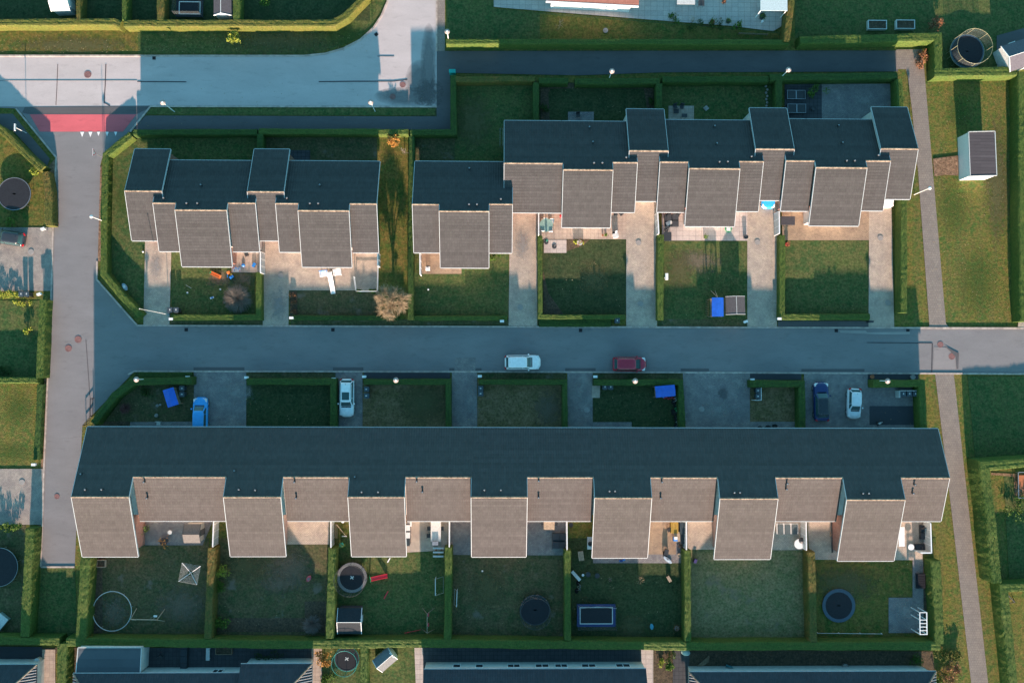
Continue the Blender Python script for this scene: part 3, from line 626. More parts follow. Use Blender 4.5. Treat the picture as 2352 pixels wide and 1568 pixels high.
U4 = unit((1630, 276.3), (1516, 1581.5, 372, 487), (1581.5, 1699.5, 387.2, 519.7), (1699.5, 1753.6, 371, 485)); A4 = ablock(1735.7, 1824.5, 248.9, 342.5, 459.7)
U5 = unit((1910, 274.4), (1805.6, 1871.5, 369.6, 484.4), (1871.5, 1991.5, 385, 518.4), (1991.5, 2045.4, 369.6, 483.7)); A5 = ablock(2023.5, 2109, 246.9, 341.8, 457.2)
Rg = M_roof[1]
house('western house of the short north-western row, beside the side-street hedge', [A1]+U1, Rg, a_rakes(A1)+unit_rakes(U1),
      [T(0,1,1500,240), T(0,1,1710,288), T(0,1,1808,288), T(0,1,1840,122)], [(A1, .7, .1, .7, .5)]+unit_walls(U1, .3), 'houses of the northern rows')
house('eastern house of the short north-western row, next to the tree-shadowed grass strip', [A2]+U2, Rg, a_rakes(A2)+unit_rakes(U2),
      [T(1,1,288,242), T(1,1,497,290), T(1,1,573,290), T(1,1,587,122)], [(A2, .1, .1, .7, .5)]+unit_walls(U2, .3), 'houses of the northern rows')
house('set-back house at the west end of the long northern row', UM, Rg, unit_rakes(UM),
      [T(1,1,2232,250), T(1,1,1943,298), T(1,1,2015,298), T(1,0,1945,1540)], unit_walls(UM), 'houses of the northern rows')
house('northern row house behind the terrace with the small flower bed', U3+[A3], Rg, unit_rakes(U3)+a_rakes(A3),
      [T(2,0,1037,1440), T(2,0,745,1490), T(2,0,820,1490), T(2,0,703,1165), T(2,0,735,1300)], unit_walls(U3)+[(A3, .1, .1, .7, .5)], 'houses of the northern rows')
house('northern row house behind the pale slab terrace and the play-tower lawn', U4+[A4], Rg, unit_rakes(U4)+a_rakes(A4),
      [T(2,0,1885,1480), T(2,0,1960,1478), T(2,0,1843,1155), T(2,0,1862,1312), T(2,0,2176,1432)], unit_walls(U4)+[(A4, .1, .1, .7, .5)], 'houses of the northern rows')
house('easternmost house of the long northern row, beside the narrow path', U5+[A5], Rg, unit_rakes(U5)+a_rakes(A5),
      [T(3,0,995,1420), T(3,0,707,1470), T(3,0,780,1470), T(3,0,634,1150), T(3,0,670,1305)], unit_walls(U5)+[(A5, .1, .7, .7, .5)], 'houses of the northern rows')
# ---- bungalows along the southern edge: hipped roofs, real ribs on the hip ends
M_roofb = rooftile('roof_tiles_blue_grey', (0.06, 0.065, 0.075), seed=6.0)
M_rib = plain('roof_rib_sun_glint', (0.34, 0.33, 0.33), 0.6)  # far paler than the tiles: sun glint on the ribs put into the colour
def bungalow(label, x0, x1, yN, depth, hip0=True, hip1=True, hE=2.6, ov=.45, wins=(), pitch=.56):
    a, b = G(x0, yN, hE), G(x1, yN, hE); X0, X1, YN = a.x, b.x, (a.y+b.y)/2
    hR = hE+pitch*depth/2; YR, YS = YN-depth/2, YN-depth; d = depth/2
    cx, cy = (X0+X1)/2, YR; t = thing('bungalow', label, 'house', (cx, cy, 0), 0, 'bungalows along the southern edge')
    def loc(o): o.location = (-cx, -cy, 0); return o
    r0, r1 = X0+(d if hip0 else 0), X1-(d if hip1 else 0)
    vs = [(X0, YN, hE), (X1, YN, hE), (X1, YS, hE), (X0, YS, hE), (r0, YR, hR), (r1, YR, hR)]
    vs += [(x, y, z-.2) for x, y, z in vs[:4]]
    fs = [(1, 0, 4, 5), (3, 2, 5, 4), (0, 3, 4), (2, 1, 5), (6, 7, 8, 9), (0, 1, 7, 6), (1, 2, 8, 7), (2, 3, 9, 8), (3, 0, 6, 9)]
    rf = loc(MB().add(vs, fs).build('roof', M_roofb, t))
    m = MB()
    for (hip, xe, s_) in ((hip0, X0, 1), (hip1, X1, -1)):
        if not hip: continue
        y = YN-.3
        while y > YS+.25:
            L = d-abs(y-YR)
            if L > .2: m.tube((xe, y, hE+.03), (xe+s_*L, y, hE+.03+L*pitch), .055, .055, 6)
            y -= .33
    if m.v: m.build('tile_rib', M_rib, rf)
    m = MB(); m.tube((r0, YR, hR), (r1, YR, hR), .12, .12, 8)
    for (hip, xe, xr) in ((hip0, X0, r0), (hip1, X1, r1)):
        if hip: m.tube((xe, YN, hE), (xr, YR, hR), .10, .12, 8); m.tube((xe, YS, hE), (xr, YR, hR), .10, .12, 8)
    m.build('ridge_tiles', M_ridge, rf)
    m = MB(); m.tube((X0, YN+.05, hE-.06), (X1, YN+.05, hE-.06), .06, .06, 8); m.tube((X0, YS-.05, hE-.06), (X1, YS-.05, hE-.06), .06, .06, 8); m.build('gutter', M_gutter, rf)
    wl = loc(MB().box((X0+X1)/2, YR, (hE-.2)/2, X1-X0-2*ov, depth-ov+(.05), hE-.2).build('wall', M_wallw, t))
    YW = YR+(depth-ov+.05)/2
    for wx, ww in wins:
        window(wl, G(wx, yN, 1.6).x, YW, 1.55, ww, 1.1, 1)
    return t
bungalow('dark hipped bungalow cut by the south-west corner of the photo', -160, 84, 1526, 9.5, False, True)
bungalow('long dark bungalow south of the westernmost back gardens', 168, 600, 1545.5, 9.0, True, False, wins=((500, 1.2),))
bungalow('dark bungalow with a striped hip, just west of the small round trampoline', 553, 717, 1524, 10.5, False, True, pitch=.60)
bungalow('bungalow whose white wall with a row of windows faces the long southern hedge', 973, 1484, 1536, 9.0, False, False, ov=.1, pitch=.60,
         wins=((1049, .9), (1101, .9), (1180, 1.5), (1245, 1.6), (1289, 1.5), (1352, 1.7), (1431, 1.7)))
bungalow('dark hipped bungalow south of the two easternmost back gardens', 1583, 2150, 1542, 9.5, True, True, pitch=.5)
# ---- flat-roofed annex, sheds and the pale building in the north
def flatbox(name, label, cat, px, hgt, roof_mat, wall_mat, edge=None, group=None, over=.08):
    P = [G(x, y, hgt) for x, y in px]; cx = sum(p.x for p in P)/len(P); cy = sum(p.y for p in P)/len(P)
    t = thing(name, label, cat, (cx, cy, 0), 0, group); Q = [(p.x-cx, p.y-cy) for p in P]
    MB().prism([(x*.985, y*.985) for x, y in Q], 0, hgt-.12).build('wall', wall_mat, t)
    MB().prism(Q, hgt-.12, hgt).build('roof', roof_mat, t)
    if edge:
        m = MB()
        for a, b in zip(Q, Q[1:]+Q[:1]):
            A, B = Vector(a), Vector(b); d = B-A; c = (A+B)/2; m.box(c.x, c.y, hgt-.03, d.length+.06, .09, .14, math.atan2(d.y, d.x))
        m.build('roof_edge', edge, t)
    return t
M_felt = rooftile('felt_roof_blue_grey', (0.085, 0.10, 0.115), 3.0, 1.0, 8.0, .1)
flatbox('annex', 'flat blue-grey annex roof with white edges beside the long bungalow', 'outbuilding', [T(0,3,712,1242), T(0,3,1290,1242), T(0,3,1278,1475), T(0,3,692,1475)], 2.5, M_felt, M_wallw, M_offw)
flatbox('garden_shed', 'white flat-roofed shed with a dark slatted roof, alone on the grass east of the path', 'shed', [T(3,0,1828,1203), T(3,0,2068,1197), T(3,1,2085,32), T(3,1,1843,38)], 2.45, rooftile('shed_roof_boards', (0.075, 0.07, 0.078), 2.5, .4, 9.0, .1), M_white, M_offw)
# pitched sheds
def gable_shed(name, label, cat, px_ridge, half, hE, hR, rmat, wmat, trim=M_white, trimw=.06):
    a, b = G(*px_ridge[0], hR), G(*px_ridge[1], hR); c = (a+b)/2; L = (b-a).length; an = math.atan2((b-a).y, (b-a).x)
    t = thing(name, label, cat, (c.x, c.y, 0), an)
    MB().xprism(-L/2+.12, L/2-.12, [(half-.1, 0), (half-.1, hE-.05), (0, hR-.09), (-half+.1, hE-.05), (-half+.1, 0)]).build('wall', wmat, t)
    rf = MB().xprism(-L/2, L/2, [(half, hE), (0, hR), (-half, hE), (-half, hE-.07), (0, hR-.07), (half, hE-.07)]).build('roof', rmat, t)
    m = MB()
    for s_ in (-1, 1): m.xprism(s_*L/2-trimw/2, s_*L/2+trimw/2, [(half+.02, hE+.03), (0, hR+.04), (-half-.02, hE+.03), (-half-.02, hE-.12), (0, hR-.11), (half+.02, hE-.12)])
    m.tube((-L/2, 0, hR+.02), (L/2, 0, hR+.02), .035, None, 6)
    m.build('trim', trim, rf)
    MB().box(L/2-.10, 0, .95, .05, .75, 1.8).build('door', trim, t)
    return t
M_feltd = plain('dark_roofing_felt', (0.032, 0.038, 0.044), .8, var=.15)
gable_shed('garden_shed', 'dark gabled shed with white roof edges below the netted trampoline', 'shed', (T(1,3,737,1012), T(1,3,957,1012)), 1.55, 1.45, 1.95, M_feltd, plain('dark_boards', (0.07, 0.075, 0.08), .8))
gable_shed('playhouse', 'small white playhouse with a dark roof, turned on the lit lawn at the southern edge', 'playhouse', (T(1,3,1100,1430), T(1,3,1240,1310)), .95, 1.3, 1.9, plain('playhouse_roof', (0.16, 0.17, 0.18), .7), M_white)
gable_shed('greenhouse', 'white framed greenhouse at the top left edge of the photo', 'greenhouse', (T(0,0,440,10), T(0,0,610,4)), 1.0, 1.6, 2.2, plain('frosted_panes', (0.55, 0.62, 0.65), .3), plain('greenhouse_panes', (0.5, 0.55, 0.58), .3))
gable_shed('playhouse', 'dark-roofed shed with a bright white gable at the top edge beside the rectangular trampoline', 'shed', (T(0,0,2012,-110), T(0,0,2012,120)), 1.1, 1.5, 2.15, plain('dusky_roof', (0.11, 0.10, 0.11), .8), M_white)
gable_shed('summerhouse', 'grey-roofed summerhouse in the north-east corner beside the netted trampoline', 'shed', (T(3,0,2200,520), T(3,0,2500,420)), 1.7, 2.0, 2.7, plain('grey_roof_felt', (0.14, 0.13, 0.15), .8), M_offw)
gable_shed('garden_shed', 'small gabled shed with a dark north slope on the terrace of the westernmost garden', 'shed', (T(0,3,1662,212), T(0,3,1814,212)), 1.15, 1.7, 2.25, plain('shed_felt', (0.16, 0.15, 0.14), .8), plain('cream_boards', (0.55, 0.50, 0.43), .7), plain('shed_trim', (.1, .1, .1), .8), .04)
# pale building with red-brown roof at the northern edge
a, b = G(*T(2,0,310,5), 2.4), G(*T(2,0,1155,50), 2.4); an = math.atan2((b-a).y, (b-a).x); L = (b-a).length; c = (a+b)/2
t = thing('bungalow', 'white-walled building with a red-brown tiled roof at the northern edge, above the large slabs', 'house', (c.x, c.y, 0), an)
MB().box(-.1, 4.1, 1.15, L-1.6, 8.0, 2.3).build('wall', M_white, t)
rf = MB().add([(-L/2, -.05, 2.35), (L/2, -.05, 2.35), (L/2, 9, 5.2), (-L/2, 9, 5.2), (-L/2, -.05, 2.2), (L/2, -.05, 2.2), (L/2, 9, 5.0), (-L/2, 9, 5.0)], [(0,1,2,3), (7,6,5,4), (0,4,5,1), (1,5,6,2), (2,6,7,3), (3,7,4,0)]).build('roof', rooftile('red_brown_tiles', (0.20, 0.10, 0.085), seed=12.0), t)
MB().box(0, -.1, 2.25, L, .12, .3).build('fascia', M_white, rf)
MB().box(-L/2, 4.4, 3.6, .1, 9, .3).build('bargeboard', M_white, rf)
a = GT(3,0,50,10,2.2)
t = thing('canopy', 'pale glass canopy on white posts at the edge of the large slab terrace', 'canopy', (a.x, a.y, 0))
MB().box(0, 0, 2.3, 3.4, 2.6, .07).build('glass_roof', plain('pale_glazing', (0.5, 0.62, 0.64), .2), t)
for sx in (-1.6, 1.6):
    for sy in (-1.2, 1.2): MB().box(sx, sy, 1.13, .08, .08, 2.26).build('post', M_white, t)
# ------------------------------------------------------------------ hedges
NR = np.random.default_rng(5)
def hedge(label, px, w_, h, mat, cat='hedge', dens=34, rough=1.0, base=0.9):
    P = [G(x, y, h) for x, y in px]; O = P[0]; pts = []
    for a, b in zip(P, P[1:]):
        n = max(1, int((b-a).length/0.35))
        for i in range(n): pts.append(a+(b-a)*(i/n))
    pts.append(P[-1]); n = len(pts); prof = [(-1*base, 0), (-1.02, .35), (-1.0, .7), (-.93, .93), (-.78, 1.0), (-.35, 1.01), (0.0, .995), (.35, 1.01), (.78, 1.0), (.93, .93), (1.0, .7), (1.02, .35), (base, 0)]
    m = len(prof); V = np.zeros((n, m, 3)); Ns = np.zeros((n, m, 3))
    wob = np.cumsum(NR.normal(0, .006, n)); wob -= np.linspace(wob[0], wob[-1], n)
    for i, p in enumerate(pts):
        d = (pts[min(i+1, n-1)]-pts[max(i-1, 0)]).normalized(); q = Vector((-d.y, d.x))
        if 0 < i < n-1:
            d1 = (pts[i]-pts[i-1]).normalized(); k = 1/max(.5, math.sqrt((1+d1.dot((pts[i+1]-pts[i]).normalized()))/2))
        else: k = 1
        hh = h*(1+.012*math.sin(i*.31+px[0][0])+.004*NR.normal())
        ww = w_/2*(1+.05*math.sin(i*.23+px[0][1])+.01*NR.normal())*k
        for j, (u, z) in enumerate(prof):
            V[i, j] = (p.x-O.x+q.x*(u*ww+wob[i]), p.y-O.y+q.y*(u*ww+wob[i]), z*hh)
    V[:, 1:-1] += NR.normal(0, .013*rough, V[:, 1:-1].shape)
    vs = V.reshape(-1, 3); fs = [(i*m+j, (i+1)*m+j, (i+1)*m+j+1, i*m+j+1) for i in range(n-1) for j in range(m-1)]
    fs.append(tuple(range(m))); fs.append(tuple((n-1)*m+j for j in range(m-1, -1, -1)))
    mb = MB(); mb.v = [tuple(v) for v in vs]; mb.f = [tuple(reversed(f)) for f in fs]
    # leaf tufts on the surface
    L = sum((b-a).length for a, b in zip(P, P[1:])); k = int(min(9000, L*(w_+1.6*h)*dens))
    if k and n > 1:
        ii = NR.integers(0, n-1, k); jj = NR.integers(1, m-2, k); a = NR.random(k)[:, None]; b = NR.random(k)[:, None]
        c = (V[ii, jj]*(1-a)+V[ii+1, jj]*a)*(1-b)+(V[ii, jj+1]*(1-a)+V[ii+1, jj+1]*a)*b
        # ends of the hedge get leaves too
        u = NR.normal(0, 1, (k, 3)); u /= np.linalg.norm(u, axis=1)[:, None]; v = np.cross(u, NR.normal(0, 1, (k, 3))); v /= np.linalg.norm(v, axis=1)[:, None]
        s = NR.uniform(.035, .07, (k, 1)); c = c+NR.normal(0, .018, (k, 3)); o = len(mb.v)
        tri = np.stack([c+u*s, c+v*s, c-u*s*.9-v*s*.3], 1).reshape(-1, 3)
        mb.v += [tuple(t_) for t_ in tri]; mb.f += [(o+3*q, o+3*q+1, o+3*q+2) for q in range(k)]
    o = mb.build('hedge', mat); o.location = (O.x, O.y, 0); tag(o, label, cat); return o
Y_, D_, B_, Hh = L_hedge_y, L_hedge_d, L_hedge_br, L_hedge
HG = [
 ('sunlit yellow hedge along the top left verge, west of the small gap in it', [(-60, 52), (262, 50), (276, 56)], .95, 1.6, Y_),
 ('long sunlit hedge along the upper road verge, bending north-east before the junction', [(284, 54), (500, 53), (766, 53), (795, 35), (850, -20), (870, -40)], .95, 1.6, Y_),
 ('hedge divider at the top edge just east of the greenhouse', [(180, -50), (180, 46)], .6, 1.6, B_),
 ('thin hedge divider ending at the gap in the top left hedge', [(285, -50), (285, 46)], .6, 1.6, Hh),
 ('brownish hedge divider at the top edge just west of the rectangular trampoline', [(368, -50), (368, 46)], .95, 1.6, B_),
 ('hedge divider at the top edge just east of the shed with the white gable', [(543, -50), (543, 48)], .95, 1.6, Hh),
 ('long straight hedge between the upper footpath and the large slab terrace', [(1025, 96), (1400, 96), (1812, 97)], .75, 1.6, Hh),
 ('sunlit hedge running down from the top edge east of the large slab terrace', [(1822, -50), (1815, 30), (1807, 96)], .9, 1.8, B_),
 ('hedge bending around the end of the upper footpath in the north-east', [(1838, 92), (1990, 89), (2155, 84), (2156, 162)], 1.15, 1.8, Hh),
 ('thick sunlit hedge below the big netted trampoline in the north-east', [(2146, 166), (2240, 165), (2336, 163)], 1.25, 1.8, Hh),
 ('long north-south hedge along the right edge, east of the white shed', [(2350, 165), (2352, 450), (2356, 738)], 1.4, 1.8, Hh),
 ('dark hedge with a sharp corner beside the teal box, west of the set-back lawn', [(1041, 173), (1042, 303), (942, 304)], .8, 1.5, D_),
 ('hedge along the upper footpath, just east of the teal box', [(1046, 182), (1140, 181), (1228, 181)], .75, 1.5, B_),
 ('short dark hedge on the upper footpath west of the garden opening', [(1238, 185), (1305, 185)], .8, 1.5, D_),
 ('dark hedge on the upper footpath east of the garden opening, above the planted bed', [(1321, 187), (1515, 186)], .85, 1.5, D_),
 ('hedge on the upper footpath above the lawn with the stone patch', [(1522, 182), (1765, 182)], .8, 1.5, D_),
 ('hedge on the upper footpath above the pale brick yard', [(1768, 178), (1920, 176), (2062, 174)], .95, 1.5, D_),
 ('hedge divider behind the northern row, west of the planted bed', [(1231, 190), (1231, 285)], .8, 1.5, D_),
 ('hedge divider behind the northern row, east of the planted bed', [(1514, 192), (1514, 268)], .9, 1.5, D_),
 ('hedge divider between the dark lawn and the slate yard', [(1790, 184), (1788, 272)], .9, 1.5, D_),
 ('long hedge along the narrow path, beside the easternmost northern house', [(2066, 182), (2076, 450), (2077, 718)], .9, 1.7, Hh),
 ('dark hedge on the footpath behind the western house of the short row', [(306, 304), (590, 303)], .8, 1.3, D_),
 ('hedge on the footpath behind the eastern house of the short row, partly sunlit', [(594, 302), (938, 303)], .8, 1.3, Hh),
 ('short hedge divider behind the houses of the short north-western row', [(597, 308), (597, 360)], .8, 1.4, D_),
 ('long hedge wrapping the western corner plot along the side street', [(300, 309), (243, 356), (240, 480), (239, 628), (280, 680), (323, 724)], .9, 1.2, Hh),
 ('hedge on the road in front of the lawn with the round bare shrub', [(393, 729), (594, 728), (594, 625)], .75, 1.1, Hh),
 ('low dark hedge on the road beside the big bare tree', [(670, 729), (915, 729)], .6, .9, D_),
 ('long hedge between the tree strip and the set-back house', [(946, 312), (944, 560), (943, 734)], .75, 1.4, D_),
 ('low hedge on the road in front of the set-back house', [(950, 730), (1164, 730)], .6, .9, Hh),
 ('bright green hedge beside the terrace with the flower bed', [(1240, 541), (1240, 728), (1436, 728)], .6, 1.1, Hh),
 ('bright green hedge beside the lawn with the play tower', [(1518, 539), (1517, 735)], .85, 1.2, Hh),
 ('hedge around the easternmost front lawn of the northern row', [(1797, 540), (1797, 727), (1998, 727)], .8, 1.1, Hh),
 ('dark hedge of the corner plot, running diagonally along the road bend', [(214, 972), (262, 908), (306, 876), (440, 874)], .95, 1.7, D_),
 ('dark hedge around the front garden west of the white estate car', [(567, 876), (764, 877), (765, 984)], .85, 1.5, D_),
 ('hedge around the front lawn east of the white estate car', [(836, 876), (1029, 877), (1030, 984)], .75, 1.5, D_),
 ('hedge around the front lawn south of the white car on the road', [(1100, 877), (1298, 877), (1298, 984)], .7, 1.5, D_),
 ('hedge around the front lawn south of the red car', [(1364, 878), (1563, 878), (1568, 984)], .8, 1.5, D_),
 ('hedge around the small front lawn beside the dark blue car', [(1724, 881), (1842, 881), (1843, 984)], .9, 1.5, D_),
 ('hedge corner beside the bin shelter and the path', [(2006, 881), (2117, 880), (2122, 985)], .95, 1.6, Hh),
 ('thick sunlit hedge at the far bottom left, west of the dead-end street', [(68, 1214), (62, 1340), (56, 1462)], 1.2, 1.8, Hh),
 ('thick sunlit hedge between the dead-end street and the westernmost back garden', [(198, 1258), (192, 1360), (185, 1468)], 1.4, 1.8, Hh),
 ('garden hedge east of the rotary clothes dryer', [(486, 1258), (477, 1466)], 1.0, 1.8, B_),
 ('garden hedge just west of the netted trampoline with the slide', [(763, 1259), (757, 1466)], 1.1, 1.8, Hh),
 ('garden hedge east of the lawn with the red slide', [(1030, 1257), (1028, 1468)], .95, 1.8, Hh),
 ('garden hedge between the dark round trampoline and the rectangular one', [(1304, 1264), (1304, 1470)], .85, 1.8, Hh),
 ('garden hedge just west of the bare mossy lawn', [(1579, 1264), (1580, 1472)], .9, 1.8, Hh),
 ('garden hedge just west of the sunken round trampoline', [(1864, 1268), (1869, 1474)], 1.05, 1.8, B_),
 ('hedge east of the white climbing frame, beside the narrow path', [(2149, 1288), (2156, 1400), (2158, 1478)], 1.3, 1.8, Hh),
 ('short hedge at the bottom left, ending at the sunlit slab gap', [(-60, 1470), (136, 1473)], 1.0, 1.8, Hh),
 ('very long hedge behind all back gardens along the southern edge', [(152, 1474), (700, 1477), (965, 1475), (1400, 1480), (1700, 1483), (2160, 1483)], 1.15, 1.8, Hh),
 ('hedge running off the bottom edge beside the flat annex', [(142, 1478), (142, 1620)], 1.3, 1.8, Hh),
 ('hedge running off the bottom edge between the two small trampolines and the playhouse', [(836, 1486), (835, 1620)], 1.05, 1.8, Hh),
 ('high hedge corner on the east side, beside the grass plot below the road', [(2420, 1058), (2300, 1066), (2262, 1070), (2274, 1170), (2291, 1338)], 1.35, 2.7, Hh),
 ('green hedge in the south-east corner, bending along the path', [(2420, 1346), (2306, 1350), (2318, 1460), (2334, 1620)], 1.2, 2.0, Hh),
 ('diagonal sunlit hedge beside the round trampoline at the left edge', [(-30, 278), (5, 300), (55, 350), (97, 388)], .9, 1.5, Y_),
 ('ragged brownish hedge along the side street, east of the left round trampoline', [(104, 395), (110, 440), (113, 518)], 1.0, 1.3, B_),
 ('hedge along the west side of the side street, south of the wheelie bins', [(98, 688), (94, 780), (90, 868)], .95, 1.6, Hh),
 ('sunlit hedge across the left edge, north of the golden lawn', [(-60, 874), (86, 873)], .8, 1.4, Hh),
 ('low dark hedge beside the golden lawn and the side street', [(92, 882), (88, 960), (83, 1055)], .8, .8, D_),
]
for a in HG: hedge(*a)
tag(hedge('low ground-hugging hedge strip between the front hedge and the road, below the dark lawn', [(1238, 741), (1403, 741)], 1.0, .35, D_), None, 'hedge')
tag(hedge('low leafy strip beside the road at the corner plot with the lamp', [(318, 861), (440, 861)], .7, .4, D_), None, 'hedge')
# ------------------------------------------------------------------ trees and shrubs
def branch_tree(name, label, cat, px, h, spread, trunk_h, tw, mat_t, mat_c, seed, n1=9, lv=4, r0=.11, leaves=None, leafn=0, upright=.5):
    rd = random.Random(seed); g = G(*px); t = thing(name, label, cat, (g.x, g.y, 0))
    m = MB(); m.tube((0, 0, 0), (0, 0, trunk_h), r0*1.3, r0, 8); m.build('trunk', mat_t, t)
    m = MB(); tips = []
    def grow(p, d, L, r, k):
        q = p+d*L; m.tube(p, q, r, r*.62, 5 if k > 1 else 3)
        if k == 0: tips.append(q); return
        nb = rd.choice((2, 3, 3)) if k > 1 else 4
        for _ in range(nb):
            a = Vector((rd.uniform(-1, 1), rd.uniform(-1, 1), rd.uniform(-.35, .8)))
            e = (d+a*tw).normalized(); grow(p+d*L*rd.uniform(.55, 1.0), e, L*rd.uniform(.6, .85), r*.6, k-1)
    for i in range(n1):
        an = 2*math.pi*i/n1+rd.uniform(-.3, .3); tl = rd.uniform(.1, 1.0)
        d = Vector((math.cos(an)*spread*tl, math.sin(an)*spread*tl, h*upright)).normalized()
        grow(Vector((0, 0, trunk_h*rd.uniform(.75, 1))), d, (h-trunk_h)*.36, r0*.55, lv)
    if leaves:
        for q in tips:
            for _ in range(leafn):
                c = q+Vector((rd.gauss(0, .1), rd.gauss(0, .1), rd.gauss(0, .1))); s = rd.uniform(.05, .11)
                a, b = Vector((rd.uniform(-1, 1), rd.uniform(-1, 1), rd.uniform(-1, 1))).normalized()*s, Vector((rd.uniform(-1, 1), rd.uniform(-1, 1), rd.uniform(-1, 1))).normalized()*s
                m.add([c-a, c+b, c+a, c-b], [(0, 1, 2, 3)])
    m.build('crown', leaves or mat_c, t); return t
def vase_tree(label, px, R, h, th, n, seed):
    rd = random.Random(seed); g = G(*px); t = thing('bare_tree', label, 'tree', (g.x, g.y, 0))
    MB().tube((0, 0, 0), (0, 0, th), .2, .15, 10).build('trunk', M_bark, t); m = MB(); lim = []
    for i in range(14):
        an = 2*math.pi*i/14+rd.uniform(-.2, .2); q = rd.choice((.25, .5, .72, .8)); e = Vector((R*q*math.cos(an), R*q*math.sin(an), th+(h-th)*(.45+.35*(1-q))))
        mid = Vector((e.x*.35, e.y*.35, th+(e.z-th)*.55)); m.tube((0, 0, th-.1), mid, .07, .05, 6); m.tube(mid, e, .05, .03, 5); lim.append((mid, e))
    for _ in range(n):
        an = rd.uniform(0, 2*math.pi); v = rd.random()**.6; rr_ = R*v*(1+.10*math.sin(3*an+1)+.06*math.sin(7*an))
        tip = Vector((rr_*math.cos(an), rr_*math.sin(an), th+.4+(h-th-.4)*math.sqrt(max(0.02, 1-(v*.97)**2))*rd.uniform(.72, 1.02)))
        a, b = min(lim, key=lambda s: (s[1]-tip).length); st = a.lerp(b, rd.uniform(.3, 1)); k = st.lerp(tip, .5)+Vector((rd.gauss(0, .08), rd.gauss(0, .08), rd.gauss(0, .08)))
        m.tube(st, k, .03, .018, 3); m.tube(k, tip, .016, .007, 3)
        for _q in range(2): m.tube(k.lerp(tip, rd.uniform(.1, .8)), tip+Vector((rd.gauss(0, .16), rd.gauss(0, .16), rd.gauss(0, .12))), .009, .005, 3)
    m.build('crown', M_twig, t)
vase_tree('large bare pale-twigged tree on the grass strip between the two northern rows', (906, 697), 2.2, 4.6, 1.5, 950, 3)
def brush(label, px, r, h, mat, n, seed):
    rd = random.Random(seed); g = G(*px); t = thing('bare_shrub', label, 'shrub', (g.x, g.y, 0)); m = MB(); mt = MB()
    for i in range(9): an = i*.7; mt.tube((0, 0, 0), (r*.25*math.cos(an), r*.25*math.sin(an), h*.5), .035, .02, 5)
    mt.build('stems', M_bark, t)
    for i in range(n):
        an = rd.uniform(0, 2*math.pi); q = math.sqrt(rd.random()); L = r*q*rd.uniform(.9, 1.04); top = h*math.sqrt(max(.05, 1-(L/r)**2*.85))*rd.uniform(.8, 1.05)
        a = Vector((L*.25*math.cos(an), L*.25*math.sin(an), h*.3)); b = Vector((L*.7*math.cos(an+.1), L*.7*math.sin(an+.1), top*.75)); c = Vector((L*math.cos(an), L*math.sin(an), top))
        m.tube(a, b, .014, .01, 3); m.tube(b, c, .01, .006, 3)
        for _ in range(2): m.tube(b, c+Vector((rd.gauss(0, .1), rd.gauss(0, .1), rd.gauss(0, .06))), .008, .005, 3)
    m.build('crown', mat, t); return t
brush('round grey leafless shrub on the lawn with the scattered toys', (548, 687), 1.95, 1.0, M_twig_g, 900, 5)
branch_tree('small_tree', 'small bright orange tree behind the hedge on the lit grass strip', 'tree', (905, 328), 1.9, 1.1, .5, .8, M_bark, M_twig, 7, 7, 3, .05, L_leaf_o, 4)
branch_tree('bare_shrub', 'thin brown bare shrub beside the small orange tree', 'shrub', (930, 352), 1.5, 1.0, .3, .7, M_bark, M_twig_g, 8, 8, 3, .03)
branch_tree('small_tree', 'small yellow-green tree alone on the verge of the upper road', 'tree', (545, 98), 1.9, 1.0, .5, .7, M_bark, M_twig, 9, 7, 3, .04, L_leaf_y, 2)
branch_tree('small_tree', 'small bare twiggy tree on the grass below the large slab terrace', 'tree', (1286, 60), 1.7, 1.2, .4, .7, M_bark, M_twig, 10, 7, 2, .04)
brush('greyish bare bush in the bed at the foot of the second back garden', T(1,3,520,1020), 1.25, 1.3, plain('pale_grey_twigs', (0.26, 0.22, 0.20), .9), 420, 6)
branch_tree('small_tree', 'twiggy sapling in the middle of the lawn with the rectangular trampoline', 'tree', T(2,3,1165,620), 1.1, 1.4, .2, .8, M_bark, M_twig, 13, 8, 2, .025)
branch_tree('bare_shrub', 'small dry plant on the lawn west of the twiggy sapling', 'shrub', T(2,3,888,615), .7, 1.2, .1, .8, M_bark, M_twig_g, 14, 9, 2, .02)
brush('reddish bare bush by the diagonal hedge of the corner plot', T(0,2,1155,620), .75, .9, plain('red_twigs', (0.24, 0.12, 0.11), .9), 240, 7)
branch_tree('small_tree', 'rusty-leaved shrub at the bottom edge beside the small round trampoline', 'shrub', T(1,3,625,1320), 1.9, 1.5, .3, .8, M_bark, M_twig, 16, 11, 3, .04, L_leaf_o, 3)
branch_tree('bare_shrub', 'rusty shrub behind the second planter box in the north-east', 'shrub', T(3,0,1500,235), 1.5, 1.3, .2, .7, M_bark, M_twig, 17, 9, 3, .03, L_leaf_b, 2)
branch_tree('bare_shrub', 'pale twiggy shrub in the border of the large slab terrace', 'shrub', T(2,0,1640,205), 1.4, .9, .2, .7, M_bark, M_twig, 18, 7, 2, .03)
branch_tree('small_tree', 'tiny orange-tipped shrub at the bottom edge beside the long bungalow', 'shrub', T(0,3,640,1500), 1.6, 1.0, .3, .7, M_bark, M_twig, 19, 7, 2, .03, L_leaf_o, 2)
